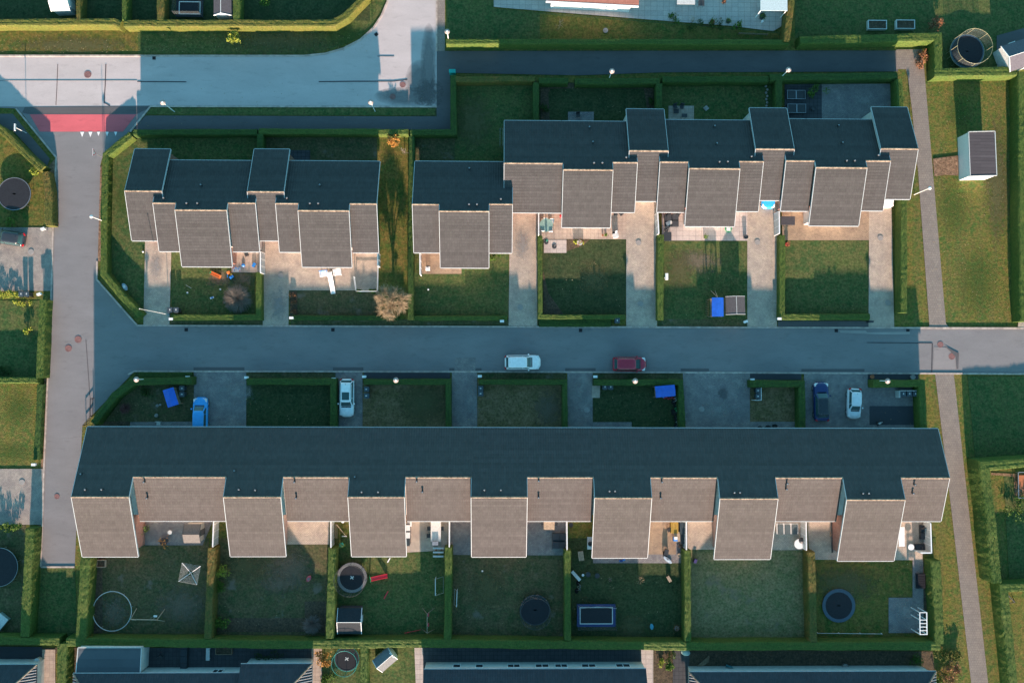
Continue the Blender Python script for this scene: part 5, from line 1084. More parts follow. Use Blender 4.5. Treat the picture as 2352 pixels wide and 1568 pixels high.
# ------------------------------------------------------------------ trampolines
def netmat():
    m, n, b = newmat('safety_net'); o = [q for q in n.nodes if q.type == 'OUTPUT_MATERIAL'][0]; tr = N(n, 'ShaderNodeBsdfTransparent'); mx = N(n, 'ShaderNodeMixShader'); mx.inputs[0].default_value = .22
    b.inputs['Base Color'].default_value = (.12, .14, .14, 1); n.links.new(tr.outputs[0], mx.inputs[1]); n.links.new(b.outputs[0], mx.inputs[2]); n.links.new(mx.outputs[0], o.inputs[0]); return m
M_net = netmat(); M_mat = plain('trampoline_mat', (0.028, 0.03, 0.036), .7); M_pad = plain('trampoline_pad', (0.05, 0.085, 0.12), .6); M_padg = plain('grey_trampoline_pad', (0.20, 0.20, 0.20), .7)
def tramp(label, px, R, z=.75, net=False, pad=M_pad, padw=.22, sx=1.0, sy=1.0, mark=None, frame=M_grey, mat=M_mat):
    g = G(*px, z); t = thing('trampoline', label, 'trampoline', (g.x, g.y, 0)); mt = MB().lathe(0, 0, [(0.001, z-.01), (R-padw, z), (R-padw, z+.01), (0.001, z+.005)], 40, sx, sy).build('jumping_mat', mat, t)
    MB().lathe(0, 0, [(R-padw, z-.01), (R-padw, z+.03), (R-.02, z+.03), (R-.02, z-.02)], 40, sx, sy).build('edge_pad', pad, t); MB().torus(0, 0, z, R, .035, 48, 6, sx, sy).build('frame', frame, t)
    if mark == 'x': MB().box(0, 0, z+.012, .5, .12, .01, .6).box(0, 0, z+.012, .5, .12, .008, -.9).build('emblem', M_offw, mt)
    elif mark: MB().lathe(0, 0, [(.0, z+.012), (mark, z+.012)], 10, 1.5, .6).build('emblem', M_offw, mt)
    if z > .3:
        for i in range(6):
            an = i*math.pi/3+.3; MB().tube((R*sx*math.cos(an), R*sy*math.sin(an), 0), (R*sx*math.cos(an), R*sy*math.sin(an), z), .03).build('leg', frame, t)
    if net:
        m = MB(); m.lathe(0, 0, [(R+.05, z), (R+.03, z+1.7)], 40, sx, sy); m.v = m.v; m.f = m.f[:40]; m.build('safety_net', M_net, t)
        for i in range(8):
            an = i*math.pi/4; MB().tube(((R+.08)*sx*math.cos(an), (R+.08)*sy*math.sin(an), 0), ((R+.04)*sx*math.cos(an), (R+.04)*sy*math.sin(an), z+1.75), .025).build('net_pole', frame, t)
        MB().torus(0, 0, z+1.7, R+.03, .02, 40, 5, sx, sy).build('top_ring', frame, t)
    return t
tramp('round trampoline with a white ring, on the left edge lawn, half in shade', T(0,1,130,200), 2.05, .75, pad=M_grey, padw=.07, mark=.14, frame=M_dark)
tramp('big netted trampoline in the north-east corner', T(3,0,1815,470), 2.2, .8, True, pad=M_pad, padw=.2, mark=.12, frame=plain('olive_frame', (.35, .33, .2), .5))
tramp('netted trampoline with a grey pad, beside the red slide', T(1,3,875,605), 1.85, .75, True, pad=M_padg, padw=.35, mark='x', frame=M_dark)
tramp('dark netted trampoline in the middle back garden', T(2,3,210,900), 1.85, .7, True, pad=M_dark, padw=.1, mark=.14, frame=M_dark)
tramp('dark round trampoline with a blue ring, sunk low in the easternmost back garden', T(3,3,645,860), 2.05, .22, False, pad=M_pad, padw=.38, mark=.14, frame=M_pad)
tramp('large round trampoline with a white rim cut by the bottom left edge', T(0,3,-15,510), 2.35, .75, False, pad=M_mat, padw=.1, frame=M_grey)
tramp('small netted trampoline at the bottom edge with a white cross mark', T(1,3,828,1345), 1.5, .6, True, pad=M_dark, padw=.14, mark='x', frame=M_teal)
def rtramp(label, px, sx, sy, pad, edge, ball=None):
    g = G(*px, .75); t = thing('trampoline', label, 'trampoline', (g.x, g.y, 0)); mt = MB().box(0, 0, .75, sx, sy, .03).build('jumping_mat', M_mat, t)
    m = MB(); 
    for a, b, c, d in ((0, sy/2, sx+.1, .1), (0, -sy/2, sx+.1, .1), (sx/2, 0, .1, sy-.1), (-sx/2, 0, .1, sy-.1)): m.box(a, b, .78, c, d, .04)
    m.build('edge_rail', edge, t)
    m = MB(); w_ = .32
    for a, b, c, d in ((0, sy/2+.22, sx+.8, w_), (0, -sy/2-.22, sx+.8, w_), (sx/2+.22, 0, w_, sy+.12), (-sx/2-.22, 0, w_, sy+.12)): m.box(a, b, .74, c, d, .05)
    m.build('edge_pad', pad, t)
    for x in (-1, 1):
        for y in (-1, 1):
            MB().tube((x*sx/2, y*sy/2, 0), (x*sx/2, y*sy/2, .73), .03).build('leg', M_grey, t); MB().tube((x*(sx/2+.35), y*(sy/2+.35), 0), (x*(sx/2+.3), y*(sy/2+.3), 2.3), .03).build('net_pole', M_dark, t)
    m = MB().path([(-(sx/2+.3), sy/2+.3, 2.3), (0, sy/2+.55, 2.3), (sx/2+.3, sy/2+.3, 2.3)], .025); m.build('top_rail', M_grey, t)
    m = MB(); X, Y = sx/2+.32, sy/2+.32
    m.add([(-X, -Y, .8), (X, -Y, .8), (X, Y, .8), (-X, Y, .8), (-X, -Y, 2.3), (X, -Y, 2.3), (X, Y, 2.3), (-X, Y, 2.3)], [(0,1,5,4), (1,2,6,5), (2,3,7,6), (3,0,4,7)]); m.build('safety_net', M_net, t)
    if ball: MB().ball(ball[0], ball[1], .95, .14, 6).build('ball_rest', M_blue_p, mt)
    return t
rtramp('rectangular dark trampoline with a white-edged mat in the back garden with the sapling', T(2,3,768,950), 4.0, 2.0, plain('navy_pad', (.012, .03, .13), .6), M_offw)
rtramp('rectangular trampoline in the top left garden beside the white-gabled shed', T(0,0,1730,75), 2.6, 1.55, M_mat, M_offw)
g = GT(0,3,1040,900); t = thing('pool_ring', 'thin white metal ring lying open on the grass of the westernmost back garden', 'ring frame', (g.x, g.y, 0)); MB().torus(0, 0, .5, 2.36, .045, 60, 6, 1, 1.02).build('ring', M_offw, t)
for i in range(8):
    an = i*math.pi/4+.2; MB().tube((2.36*math.cos(an), 2.36*math.sin(an)*1.02, 0), (2.36*math.cos(an), 2.36*math.sin(an)*1.02, .5), .03).build('leg', M_grey, t)
# ------------------------------------------------------------------ garden things
def aframe(label, pa, pb, h, mt=M_wood_l, swings=(), name='swing_frame', cat='swing frame', spread=.75):
    A, B = G(*pa, h), G(*pb, h); c = (A+B)/2; d = B-A; L = d.length; t = thing(name, label, cat, (c.x, c.y, 0), math.atan2(d.y, d.x)); MB().tube((-L/2, 0, h), (L/2, 0, h), .055, None, 8).build('crossbar', mt, t)
    for s_ in (-1, 1):
        for q in (-1, 1): MB().tube((s_*L/2, 0, h), (s_*(L/2+.15), q*spread, 0), .045).build('leg', mt, t)
    for x, m_ in swings:
        sw = MB().box(x, 0, .5, .42, .22, .05).build('swing_seat', m_, t); MB().tube((x-.19, 0, .5), (x-.19, 0, h), .01, None, 4).tube((x+.19, 0, .5), (x+.19, 0, h), .01, None, 4).build('rope', M_offw, sw)
    return t
aframe('pale swing frame with a white seat next to the thin ring', T(0,3,1190,985), T(0,3,1430,990), 1.9, swings=((.8, M_white),))
aframe('wooden swing frame with two red seats near the bottom hedge', T(1,3,1560,935), T(1,3,1560,1110), 1.9, M_wood, ((-.6, M_red_p), (.6, M_red_p)))
aframe('small metal swing stand on the right-edge lawn by the path corner', T(3,3,2165,740), T(3,3,2250,830), 1.5, M_dark)
def goal(label, pa, pb, h, dep):
    A, B = G(*pa, h), G(*pb, h); c = (A+B)/2; d = B-A; L = d.length; t = thing('football_goal', label, 'football goal', (c.x, c.y, 0), math.atan2(d.y, d.x)); MB().tube((-L/2, 0, h), (L/2, 0, h), .04, None, 8).build('crossbar', M_white, t)
    for s_ in (-1, 1): MB().tube((s_*L/2, 0, 0), (s_*L/2, 0, h), .035).build('post', M_white, t); MB().path([(s_*L/2, 0, h), (s_*L/2, dep, 0)], .02, 5).build('stay', M_offw, t)
    MB().tube((-L/2, dep, .02), (L/2, dep, .02), .02, None, 5).build('ground_bar', M_offw, t); return t
goal('white football goal standing on the lawn with the slide, before the hedge', T(1,3,1635,618), T(1,3,1635,768), 1.1, .9); goal('small white goal frame just east of the hedge beside the middle lawn', T(1,3,1833,728), T(1,3,1828,872), 1.0, -.35)
g = GT(0,3,1728,570,1.9); t = thing('rotary_dryer', 'square rotary clothes dryer with white lines, tilted on the westernmost back lawn', 'clothes dryer', (g.x, g.y, 0), R_(-10))
MB().tube((0, 0, 0), (0, 0, 1.75), .03).build('pole', M_offw, t)
for i in range(4):
    an = math.pi/4+i*math.pi/2; MB().tube((0, 0, 1.5), (1.6*math.cos(an), 1.6*math.sin(an), 1.9), .028).build('arm', M_white, t)
m = MB()
for k in range(4, 13):
    r = 1.6*k/12; z = 1.5+.4*k/12; q = [(r*math.cos(math.pi/4+i*math.pi/2), r*math.sin(math.pi/4+i*math.pi/2), z) for i in range(5)]; m.path(q, .009, 3)
m.build('clothes_line', M_offw, t)
def tarp(label, px, rz, sx, sy, h=.95, mt=M_blue_t, legs=True):
    g = G(*px, h); t = thing('play_tower', label, 'play tower', (g.x, g.y, 0), R_(rz))
    MB().xprism(-sx/2, sx/2, [(sy/2, h-.12), (0, h+.10), (-sy/2, h-.12), (-sy/2, h-.16), (0, h+.05), (sy/2, h-.16)]).build('canopy', mt, t)
    for a in (-1, 1):
        for b in (-1, 1): MB().box(a*(sx/2-.08), b*(sy/2-.08), (h-.14)/2, .09, .09, h-.16).build('post', M_wood, t)
    MB().box(0, 0, h*.4, sx-.2, sy-.2, .08).build('platform', M_wood, t); return t
tarp('play tower with a plain blue tarpaulin, turned at an angle in the corner plot', T(0,2,1552,522), 108, 2.2, 1.35, 1.9); tarp('bright blue-roofed play tower with red toys beside it, south of the red car', T(2,2,1398,465), 5, 2.45, 1.4, 1.9); 
t = tarp('wooden play tower with a bright blue canopy beside the small grey-roofed playhouse', T(2,1,1878,1230), 90, 2.35, 1.45, 2.2); MB().tube((0, 0, 0), (0, 0, .01), .01)
MB().path([(1.2, .0, 2.1), (2.2, .25, 0)], .04).path([(1.2, .0, 2.1), (2.2, -.25, 0)], .04).build('ladder', M_wood_l, t)
m = MB(); [m.tube((-1.0+.22*i, 1.0, .1), (-1.0+.22*i, 1.0, 1.4), .03) for i in range(10)]; m.build('railing', M_wood, t)
gable_shed('playhouse', 'small playhouse with a grey pitched roof next to the blue-canopied tower', 'playhouse', (T(2,1,2045,1130), T(2,1,2050,1295)), 1.2, 1.6, 2.1, plain('grey_shingles', (0.10, 0.095, 0.10), .8), M_wood, M_offw, .05)
# slides and toys
def slide(label, px, rz, L, h, w_, mt, tower=None, tm=None):
    g = G(*px); t = thing('slide', label, 'slide', (g.x, g.y, 0), R_(rz)); m = MB(); n = 8
    pts = [(L*i/n, h*(1-(i/n))**1.3+.12) for i in range(n+1)]
    for (a, za), (b, zb) in zip(pts, pts[1:]):
        for y0, y1, dz in ((-w_/2, w_/2, 0),): m.add([(a, y0, za), (b, y0, zb), (b, y1, zb), (a, y1, za), (a, y0, za-.04), (b, y0, zb-.04), (b, y1, zb-.04), (a, y1, za-.04)], [(0,1,2,3), (7,6,5,4), (0,4,5,1), (2,6,7,3), (0,3,7,4), (1,5,6,2)])
        for s_ in (-1, 1):
            y = s_*w_/2; m.add([(a, y-.03, za), (b, y-.03, zb), (b, y-.03, zb+.13), (a, y-.03, za+.13), (a, y+.03, za), (b, y+.03, zb), (b, y+.03, zb+.13), (a, y+.03, za+.13)], [(0,1,2,3), (7,6,5,4), (3,2,6,7), (0,3,7,4), (1,5,6,2)])
    m.build('chute', mt, t)
    for s_ in (-1, 1): MB().path([(-.35, s_*w_*.5, 0), (0, s_*w_*.5, h+.5)], .05).build('ladder_rail', tm or mt, t)
    m = MB(); [m.box(-.28+.07*i, 0, h*(i+1)/5, .08, w_, .04) for i in range(4)]; m.build('rung', tm or mt, t)
    return t
slide('red toy slide with green and yellow steps, beside the netted trampoline', T(1,3,1060,600), 6, 1.9, .9, .45, M_red_p, tm=M_grn)
t = slide('white plastic slide leading from a white play platform onto the drive', T(1,1,690,930), -84, 2.5, 1.2, .5, M_white)
for s_, x in ((1, -.1), (-1, -.1)):
    MB().box(x+.05, s_*.85, .75, .75, 1.0, .12).build('platform', M_white, t)
    for a in (-.25, .35):
        for b in (.5, 1.2): MB().tube((x+a, s_*b, 0), (x+a, s_*b, 1.15), .05).build('post', M_white, t)
    MB().box(x-.3, s_*.85, .98, .06, 1.0, .35).build('side_panel', M_blue_p if s_ < 0 else M_offw, t)
def toy(name, label, cat, px, parts, rz=0, z=L3):
    g = G(*px); t = thing(name, label, cat, (g.x, g.y, z), R_(rz))
    for nm, fn, mt in parts: m = MB(); fn(m); m.build(nm, mt, t)
    return t
def B(*a): return lambda m: m.box(*a)
toy('toy_boat', 'orange toy sled with a green nose lying on the lawn edge', 'toy', T(0,1,1972,940), [('hull', lambda m: m.box(0, 0, .12, 1.3, .42, .18).box(0, .18, .24, 1.3, .05, .1).box(0, -.18, .24, 1.3, .05, .1), M_orange), ('nose', B(-.68, 0, .14, .14, .36, .2), M_grn)], -25)
def balls(m, pts):
    for x, y, r in pts: m.ball(x, y, r, r, 5)
toy('toy_set', 'bundle of orange and yellow toys at the edge of the terrace with scattered toys', 'toy', T(0,1,2090,920), [('blocks', lambda m: m.box(0, 0, .15, .35, .3, .3, .4), M_orange), ('wheel', lambda m: m.lathe(.3, -.2, [(.12, 0), (.12, .1)], 12), M_yel), ('handle', B(-.1, -.35, .25, .08, .5, .06), M_blue_p)])
toy('toy_tractor', 'small blue toy tractor standing on the lawn below the scattered toys', 'toy', T(0,1,2120,960), [('body', lambda m: m.box(0, 0, .25, .5, .28, .25).box(-.12, 0, .45, .2, .24, .2), M_blue_p), ('wheels', lambda m: m.box(-.15, 0, .14, .26, .42, .26).box(.18, 0, .1, .18, .36, .18), M_dark)], 40)
toy('toy_cluster', 'blue and grey toys spread on the pale slabs beside the brown roof', 'toy', T(0,1,2160,890), [('mat', B(0, 0, .02, 1.0, .6, .02), M_offw), ('cups', lambda m: balls(m, ((.2, .1, .08), (-.3, -.1, .07), (.4, .3, .06), (-.1, .22, .09))), M_blue_p), ('bricks', lambda m: m.box(.4, -.2, .06, .14, .1, .1).box(-.4, .25, .06, .12, .1, .1), M_red_p)])
toy('toy_car', 'blue ride-on toy car on the slabs near the partition wall', 'toy', T(0,1,2322,850), [('body', lambda m: m.box(0, 0, .25, .55, .3, .22), M_blue_p), ('wheels', lambda m: m.box(.15, 0, .1, .14, .4, .18).box(-.15, 0, .1, .14, .4, .18), M_dark)], 60)
toy('toy_car', 'round blue toy beside the black folding chair on the slabs', 'toy', T(0,1,2222,850), [('body', lambda m: m.lathe(0, 0, [(.2, 0), (.22, .15), (.1, .25)], 12), M_blue_p)])
def chair():
    t = thing('garden_chair', '', 'chair'); MB().box(0, 0, .42, .5, .5, .05).build('seat', M_dark, t); MB().box(0, .25, .72, .5, .05, .6, 0).build('backrest', M_dark, t)
    for a in (-.21, .21):
        for b in (-.21, .21): MB().tube((a, b, 0), (a, b, .4), .02).build('leg', M_grey, t)
    return t
def ch(lb, px, rz=0): g = G(*px); place('chair', chair, lb, (g.x, g.y, L3), R_(rz), 'dark garden chairs')
for a in (('dark folding chair under the roof edge by the scattered toys', T(0,1,2260,755), 20), ('dark garden chair left of the long white table, upper one', T(1,3,1585,150), 90), ('dark garden chair left of the long white table, lower one', T(1,3,1582,215), 90), ('dark garden chair right of the long white table', T(1,3,1695,150), -90),
          ('dark chair beside the brown table under the roof, left side', T(2,3,283,100), 90), ('dark chair beside the brown table under the roof, right side', T(2,3,392,105), -90), ('tilted dark chair beside the paddling pool of toys on the warm brick terrace', T(2,3,1425,160), 30), ('dark chair on the small stone patch behind the northern row', T(2,0,600,1060), 10),
          ('left dark chair on the tiled patch with the speckled gravel', T(2,0,1480,985), 15), ('right dark chair on the tiled patch with the speckled gravel', T(2,0,1540,985), -10), ('first black chair under the roof edge of the sunny terrace', T(2,1,940,385), 0), ('second black chair under the roof edge of the sunny terrace', T(2,1,990,385), 40), ('dark armchair at the upper left of the black group on the pale slab terrace', T(2,1,1420,390), 80),
          ('green-cushioned dark chair under the roof on the pale slab terrace', T(2,1,1500,400), -30), ('dark chair standing in the black group on the eastern terrace', T(3,3,1395,160), 30), ('dark grey chair at the paved yard in the south', T(0,3,1475,1320), 45)): ch(*a)
def table(name, label, px, sx, sy, mt, rz=0, h=.74):
    g = G(*px, h); t = thing(name, label, 'table', (g.x, g.y, L3), R_(rz)); MB().box(0, 0, h, sx, sy, .05).build('table_top', mt, t)
    for a in (-1, 1):
        for b in (-1, 1): MB().tube((a*(sx/2-.08), b*(sy/2-.08), 0), (a*(sx/2-.08), b*(sy/2-.08), h-.02), .03).build('leg', M_grey, t)
    return t
table('garden_table', 'long white garden table on the terrace with the dark chairs', T(1,3,1640,175), 1.25, 2.7, plain('white_table_top', (.6, .6, .57), .6)); table('garden_table', 'brown table half under the roof, west of the dark outdoor sofa', T(2,3,338,120), 1.35, 1.3, M_wood_l)
table('garden_table', 'low grey table on the warm brick terrace beside the wooden boxes', T(2,3,1505,232), .8, 1.2, M_wood_l); table('garden_table', 'small dark table on the small brick terrace of the easternmost northern house', T(3,1,180,445), 1.75, 1.1, plain('dark_table_top', (.07, .07, .08), .7))
table('garden_table', 'long narrow white table with things on it, beside the roof edge in the easternmost terrace', T(3,3,1215,232), .75, 2.4, M_white); table('garden_table', 'small white table under the eave beside the terrace of the red-slide garden', T(1,3,1398,118), .6, .55, M_white)
table('garden_table', 'small black table on the pale slab terrace near the white partition wall', T(2,1,1418,588), .95, 1.15, M_dark); table('garden_table', 'small dark table on the tiled patch with the speckled gravel', T(2,0,1572,1055), .7, .45, M_dark); table('garden_table', 'thin-legged table on the large slab terrace', T(2,0,1725,30), .75, .75, M_dark)
table('garden_table', 'white table at the north edge of the large slab terrace', T(2,0,1585,15), 2.3, .8, M_offw)
def rtable(name, label, px, r, h, mt, cat='table'):
    g = G(*px, h); t = thing(name, label, cat, (g.x, g.y, L3)); MB().lathe(0, 0, [(r, h-.03), (r, h+.02), (0, h+.03)], 24).build('table_top', mt, t); MB().tube((0, 0, 0), (0, 0, h-.02), .04).build('leg', M_grey, t); MB().lathe(0, 0, [(.25, 0), (.22, .04)], 14).build('base', M_grey, t); return t
rtable('garden_table', 'round white table west of the partition wall in the sixth garden', T(3,3,283,298), .62, .72, M_white); rtable('garden_table', 'small round white table near the low dark lounger', T(3,3,1302,326), .38, .6, M_white); rtable('fire_bowl', 'round white fire bowl between shed and plant on the westernmost terrace', T(0,3,1550,192), .26, .4, M_offw, 'fire bowl')
rtable('garden_table', 'round green glass table with white chairs tucked in, on the sunny terrace', T(2,1,312,485), .85, .72, plain('green_glass', (.22, .36, .33), .25))
for i, (x, y) in enumerate(((275, 530), (350, 535), (300, 450), (362, 455))):
    g = GT(2,1,x,y); toy('garden_chair', 'white plastic chair at the round green glass table, ' + ('lower left', 'lower right', 'upper left', 'upper right')[i], 'chair', T(2,1,x,y), [('seat', B(0, 0, .42, .48, .48, .05), M_white), ('backrest', B(0, -.24 if y > 500 else .24, .66, .48, .05, .45), M_white), ('leg', lambda m: [m.tube((a, b, 0), (a, b, .4), .02) for a in (-.2, .2) for b in (-.2, .2)], M_white)])
# outdoor sofas and loungers
M_cush = plain('charcoal_cushion', (0.055, 0.062, 0.072), .8)
def sofa(label, px, pads, z=.4):
    g = G(*px); t = thing('outdoor_sofa', label, 'sofa', (g.x, g.y, L3)); xs = [p[0] for p in pads]; ys = [p[1] for p in pads]
    MB().box((min(xs)+max(xs))/2, (min(ys)+max(ys))/2, .15, max(xs)-min(xs)+.85, max(ys)-min(ys)+.85, .28).build('base', M_dark, t)
    for x, y in pads: MB().box(x, y, z, .8, .8, .2).build('cushion', M_cush, t)
    return t
sofa('dark outdoor sofa of four square cushions against the partition wall', T(2,3,430,255), [(-.43, -.62), (.43, -.62), (-.43, .42), (.43, .42)])
sofa('black corner sofa in the easternmost terrace under the roof edge', T(3,3,1410,190), [(-.1, -.4), (.35, .5), (-.1, .5)]); sofa('long low dark lounger at the white end wall', T(3,3,1400,325), [(-.6, 0), (.25, 0)])
sofa('black group of garden seats on the pale slab terrace', T(2,1,1460,430), [(-.6, .1), (.3, .1), (.3, -.6)]); sofa('long black sofa in the southern yard beside the flat annex', T(0,3,1690,1310), [(0, -1.2), (0, -.35), (0, .5), (0, 1.35)])
t = thing('wooden_lounger', 'row of three dark cushioned reclining seats in a white frame under the roof', 'lounger', (*GT(3,3,168,155), L3)); MB().box(0, .0, .2, 2.75, 1.35, .06).build('frame', M_offw, t)
for i in (-1, 0, 1): MB().box(i*.88, -.08, .32, .64, 1.15, .16).build('cushion', plain('teal_cushion', (.09, .12, .13), .8), t)
def pot(label, px, r, h, mt, leaf=None, seed=0):
    g = G(*px); t = thing('plant_pot', label, 'plant pot', (g.x, g.y, L3)); MB().lathe(0, 0, [(r*.7, 0), (r, h), (r*.85, h), (r*.8, h-.05), (0, h-.05)], 16).build('pot', mt, t)
    if leaf:
        rd = random.Random(seed); m = MB()
        for _ in range(70):
            c = Vector((rd.gauss(0, r*.7), rd.gauss(0, r*.7), h+abs(rd.gauss(0, r*.8)))); s = rd.uniform(.04, .09); a = Vector((rd.uniform(-1, 1), rd.uniform(-1, 1), rd.uniform(-1, 1))).normalized()*s; b = Vector((rd.uniform(-1, 1), rd.uniform(-1, 1), rd.uniform(-1, 1))).normalized()*s
            m.add([c-a, c+b, c+a, c-b], [(0, 1, 2, 3)])
        m.build('plant', leaf, t)
    return t
for i, a in enumerate((('large dark pot with an orange-brown plant near the pale box shed', T(0,3,1510,268), .5, .5, M_dark, L_leaf_o), ('dark leafy pot at the glazed wall of the westernmost house', T(0,3,1345,155), .4, .5, M_dark, L_leaf), ('white ring-shaped planter in the flower bed', T(2,1,613,650), .34, .4, M_white, L_leaf_b), ('round stone pot in the middle of the pale slab terrace', T(2,1,1757,598), .26, .45, M_stone, L_leaf),
    ('black and white barrel pot at the edge of the pale slab terrace', T(2,1,2120,598), .28, .6, M_dark, None), ('terracotta pot on the sunny terrace, right of the long shadows', T(2,1,852,578), .16, .3, M_terra, L_leaf), ('small terracotta pot just beside its larger twin', T(2,1,825,580), .12, .25, M_terra, None), ('red flower pot on the hedge end of the easternmost front lawn', T(3,1,166,662), .25, .4, M_red_p, L_leaf_b),
    ('dark round pot at the north end of the slab terrace', T(2,0,2270,165), .38, .6, M_dark, L_leaf), ('bright white round lamp-like pot beside the dark round pot', T(2,0,2270,212), .16, .5, M_white, None), ('round grey pot on the slab terrace near the border', T(2,0,1965,205), .3, .35, M_dark, L_leaf), ('reddish pot in the border of the slab terrace', T(2,0,1820,210), .3, .35, M_terra, L_leaf), ('dark pot on the slabs near the north edge', T(2,0,1925,25), .28, .4, M_dark, L_leaf_b),
    ('large stone pot in the dark bed beside the eastern front lamp', T(3,2,1305,335), .32, .4, M_stone, None), ('smaller stone pot at the west end of the dark bed', T(3,2,938,332), .25, .35, M_terra, None), ('dark pot near the hedge of the garden with the rectangular trampoline', T(2,3,690,568), .32, .4, M_dark, None), ('second dark pot, a step east of its twin on the same lawn', T(2,3,773,580), .32, .4, M_dark, None),
    ('small white pot between the dark pots and the pale bench', T(2,3,645,577), .16, .25, M_white, None), ('small dark pot under the partition wall by the sofa', T(2,3,535,120), .28, .35, M_dark, None), ('stone pot in the far right of the garden beside the hedge with brown plant', T(2,3,1497,1060), .3, .3, M_stone, L_leaf_b), ('grey round pot in the southern yard near the hedge', T(3,3,690,1405), .4, .5, M_stone, None),
    ('square black pot beside the drawn blinds of the slate yard', T(3,0,402,1000), .28, .4, M_dark, None), ('dark pot near the partition wall of the toy terrace', T(1,3,785,300), .28, .35, M_teal, L_leaf), ('little white pot at the hedge end by the gravelled terrace', T(1,3,710,292), .13, .25, M_white, None), ('row-end pot beside the white partition on the brick terrace', T(2,3,1525,300), .2, .3, M_offw, L_leaf_b),
    ('wooden pot on the southern side of the warm brick terrace', T(2,3,1520,395), .24, .35, M_wood_l, None))): pot(*a, seed=i)
# parasols, barbecues, boxes, frames
def parasol(label, px, mt, h=2.0):
    g = G(*px); t = thing('parasol', label, 'parasol', (g.x, g.y, L3)); MB().tube((0, 0, 0), (0, 0, h), .025).build('pole', M_grey, t); MB().lathe(0, 0, [(.04, h*.45), (.14, h*.6), (.1, h*.95), (0, h)], 10).build('folded_canopy', mt, t); MB().lathe(0, 0, [(.3, 0), (.28, .08), (0, .09)], 16).build('base', M_dark, t); return t
parasol('folded parasol on the pale slabs of the sunny terrace', T(2,1,385,680), M_cush); parasol('folded white parasol by the terrace of the set-back house', T(1,1,1570,890), M_white, 1.6); parasol('folded parasol at the edge of the sunny terrace lawn', T(2,1,935,560), M_white, 1.9)
parasol('tall folded green parasol beside the hedge end of the sunny terrace', T(2,1,312,640), plain('dark_green_fabric', (.02, .12, .09), .8)); parasol('folded dark parasol on the pale slab terrace, left side', T(2,1,1405,530), M_dark); parasol('bluish white folded parasol at the south edge of the warm brick terrace', T(2,3,1395,410), plain('pale_blue_fabric', (.42, .5, .58), .7), 2.2)
toy('garden_box', 'white cushion box on the lawn edge at the sunny terrace', 'storage box', T(2,1,940,585), [('box', B(0, 0, .28, .65, .5, .5), M_white), ('lid', B(0, 0, .55, .7, .55, .05), M_offw)], 15)
toy('garden_box', 'white crate on the pale slab terrace, tilted beside the black seats', 'storage box', T(2,1,1425,470), [('box', B(0, 0, .2, .75, .45, .35), M_white), ('lid', B(0, 0, .4, .78, .5, .04), M_offw)], 30)
toy('garden_box', 'white small barbecue cart on the set-back house terrace', 'barbecue', T(1,1,1572,888), [('tub', B(0, 0, .7, .55, .5, .3), M_offw), ('lid', B(0, 0, .9, .55, .45, .12), M_white), ('legs', lambda m: [m.tube((a, b, 0), (a, b, .6), .02) for a in (-.22, .22) for b in (-.2, .2)], M_grey)])
toy('garden_box', 'white rectangular box on the bright green hedge by the play-tower lawn', 'box', T(2,1,1388,965), [('post', B(0, 0, .6, .1, .1, 1.2), M_white), ('box', B(0, 0, 1.35, .34, .8, .3), M_white)])
toy('paddling_pool', 'green plastic sandbox lid at the sunny edge of the pale slab terrace', 'sandbox', T(2,1,1968,518), [('tub', lambda m: m.lathe(0, 0, [(.4, 0), (.45, .18), (.36, .18), (.34, .06), (0, .06)], 16), M_grn), ('lid', B(0, -.1, .2, .5, .4, .03), M_white)])
toy('climbing_rock', 'stack of reddish bricks at the eave of the sunny terrace', 'brick stack', T(2,1,445,405), [('bricks', lambda m: [m.box(0, 0, .05+.08*i, .3, .25, .07) for i in range(4)], M_red_p)])
toy('white_floor_lamp', 'dark pyramid-shaped parasol base in the corner of the tiled stone patch', 'parasol base', T(2,0,1495,1020), [('base', B(0, 0, .1, .6, .5, .15), M_dark)])
toy('wooden_crate', 'tall yellowish wooden crate on the warm brick terrace', 'crate', T(2,3,1468,140), [('crate', lambda m: [m.box(-.35+.18*i, 0, .45, .14, 1.3, .9) for i in range(5)], plain('ochre_wood', (.42, .28, .07), .8))])
toy('garden_cabinet', 'dark cabinet against the partition wall of the warm brick terrace', 'cabinet', T(2,3,1545,140), [('cabinet', B(0, 0, .55, .9, 1.4, 1.1), M_dark), ('lid', B(0, 0, 1.13, .95, 1.45, .05), M_bin)]); toy('garden_cabinet', 'dark storage box below the grey table at the same partition wall', 'storage box', T(2,3,1550,235), [('box', B(0, 0, .4, .8, 1.3, .8), M_dark), ('lid', B(0, 0, .83, .85, 1.35, .05), M_dark)])
toy('folded_stroller', 'blue and white covered barbecue on the warm brick terrace', 'barbecue', T(2,3,1475,240), [('tub', B(0, 0, .7, .5, .5, .4), M_blue_p), ('cover', B(0, .15, 1.0, .4, .35, .2), M_white), ('leg', lambda m: [m.tube((a, b, 0), (a, b, .6), .02) for a in (-.2, .2) for b in (-.2, .2)], M_grey)])
toy('paddle_board', 'pale blue and white surfboard-like toy lying at the south edge of the warm brick terrace', 'board', T(2,3,1415,440), [('board', lambda m: m.lathe(0, 0, [(.001, .1), (.5, .12), (.5, .18), (.001, .2)], 20, 1.3, .45), plain('pale_blue_plastic', (.4, .5, .58), .4))], -40)
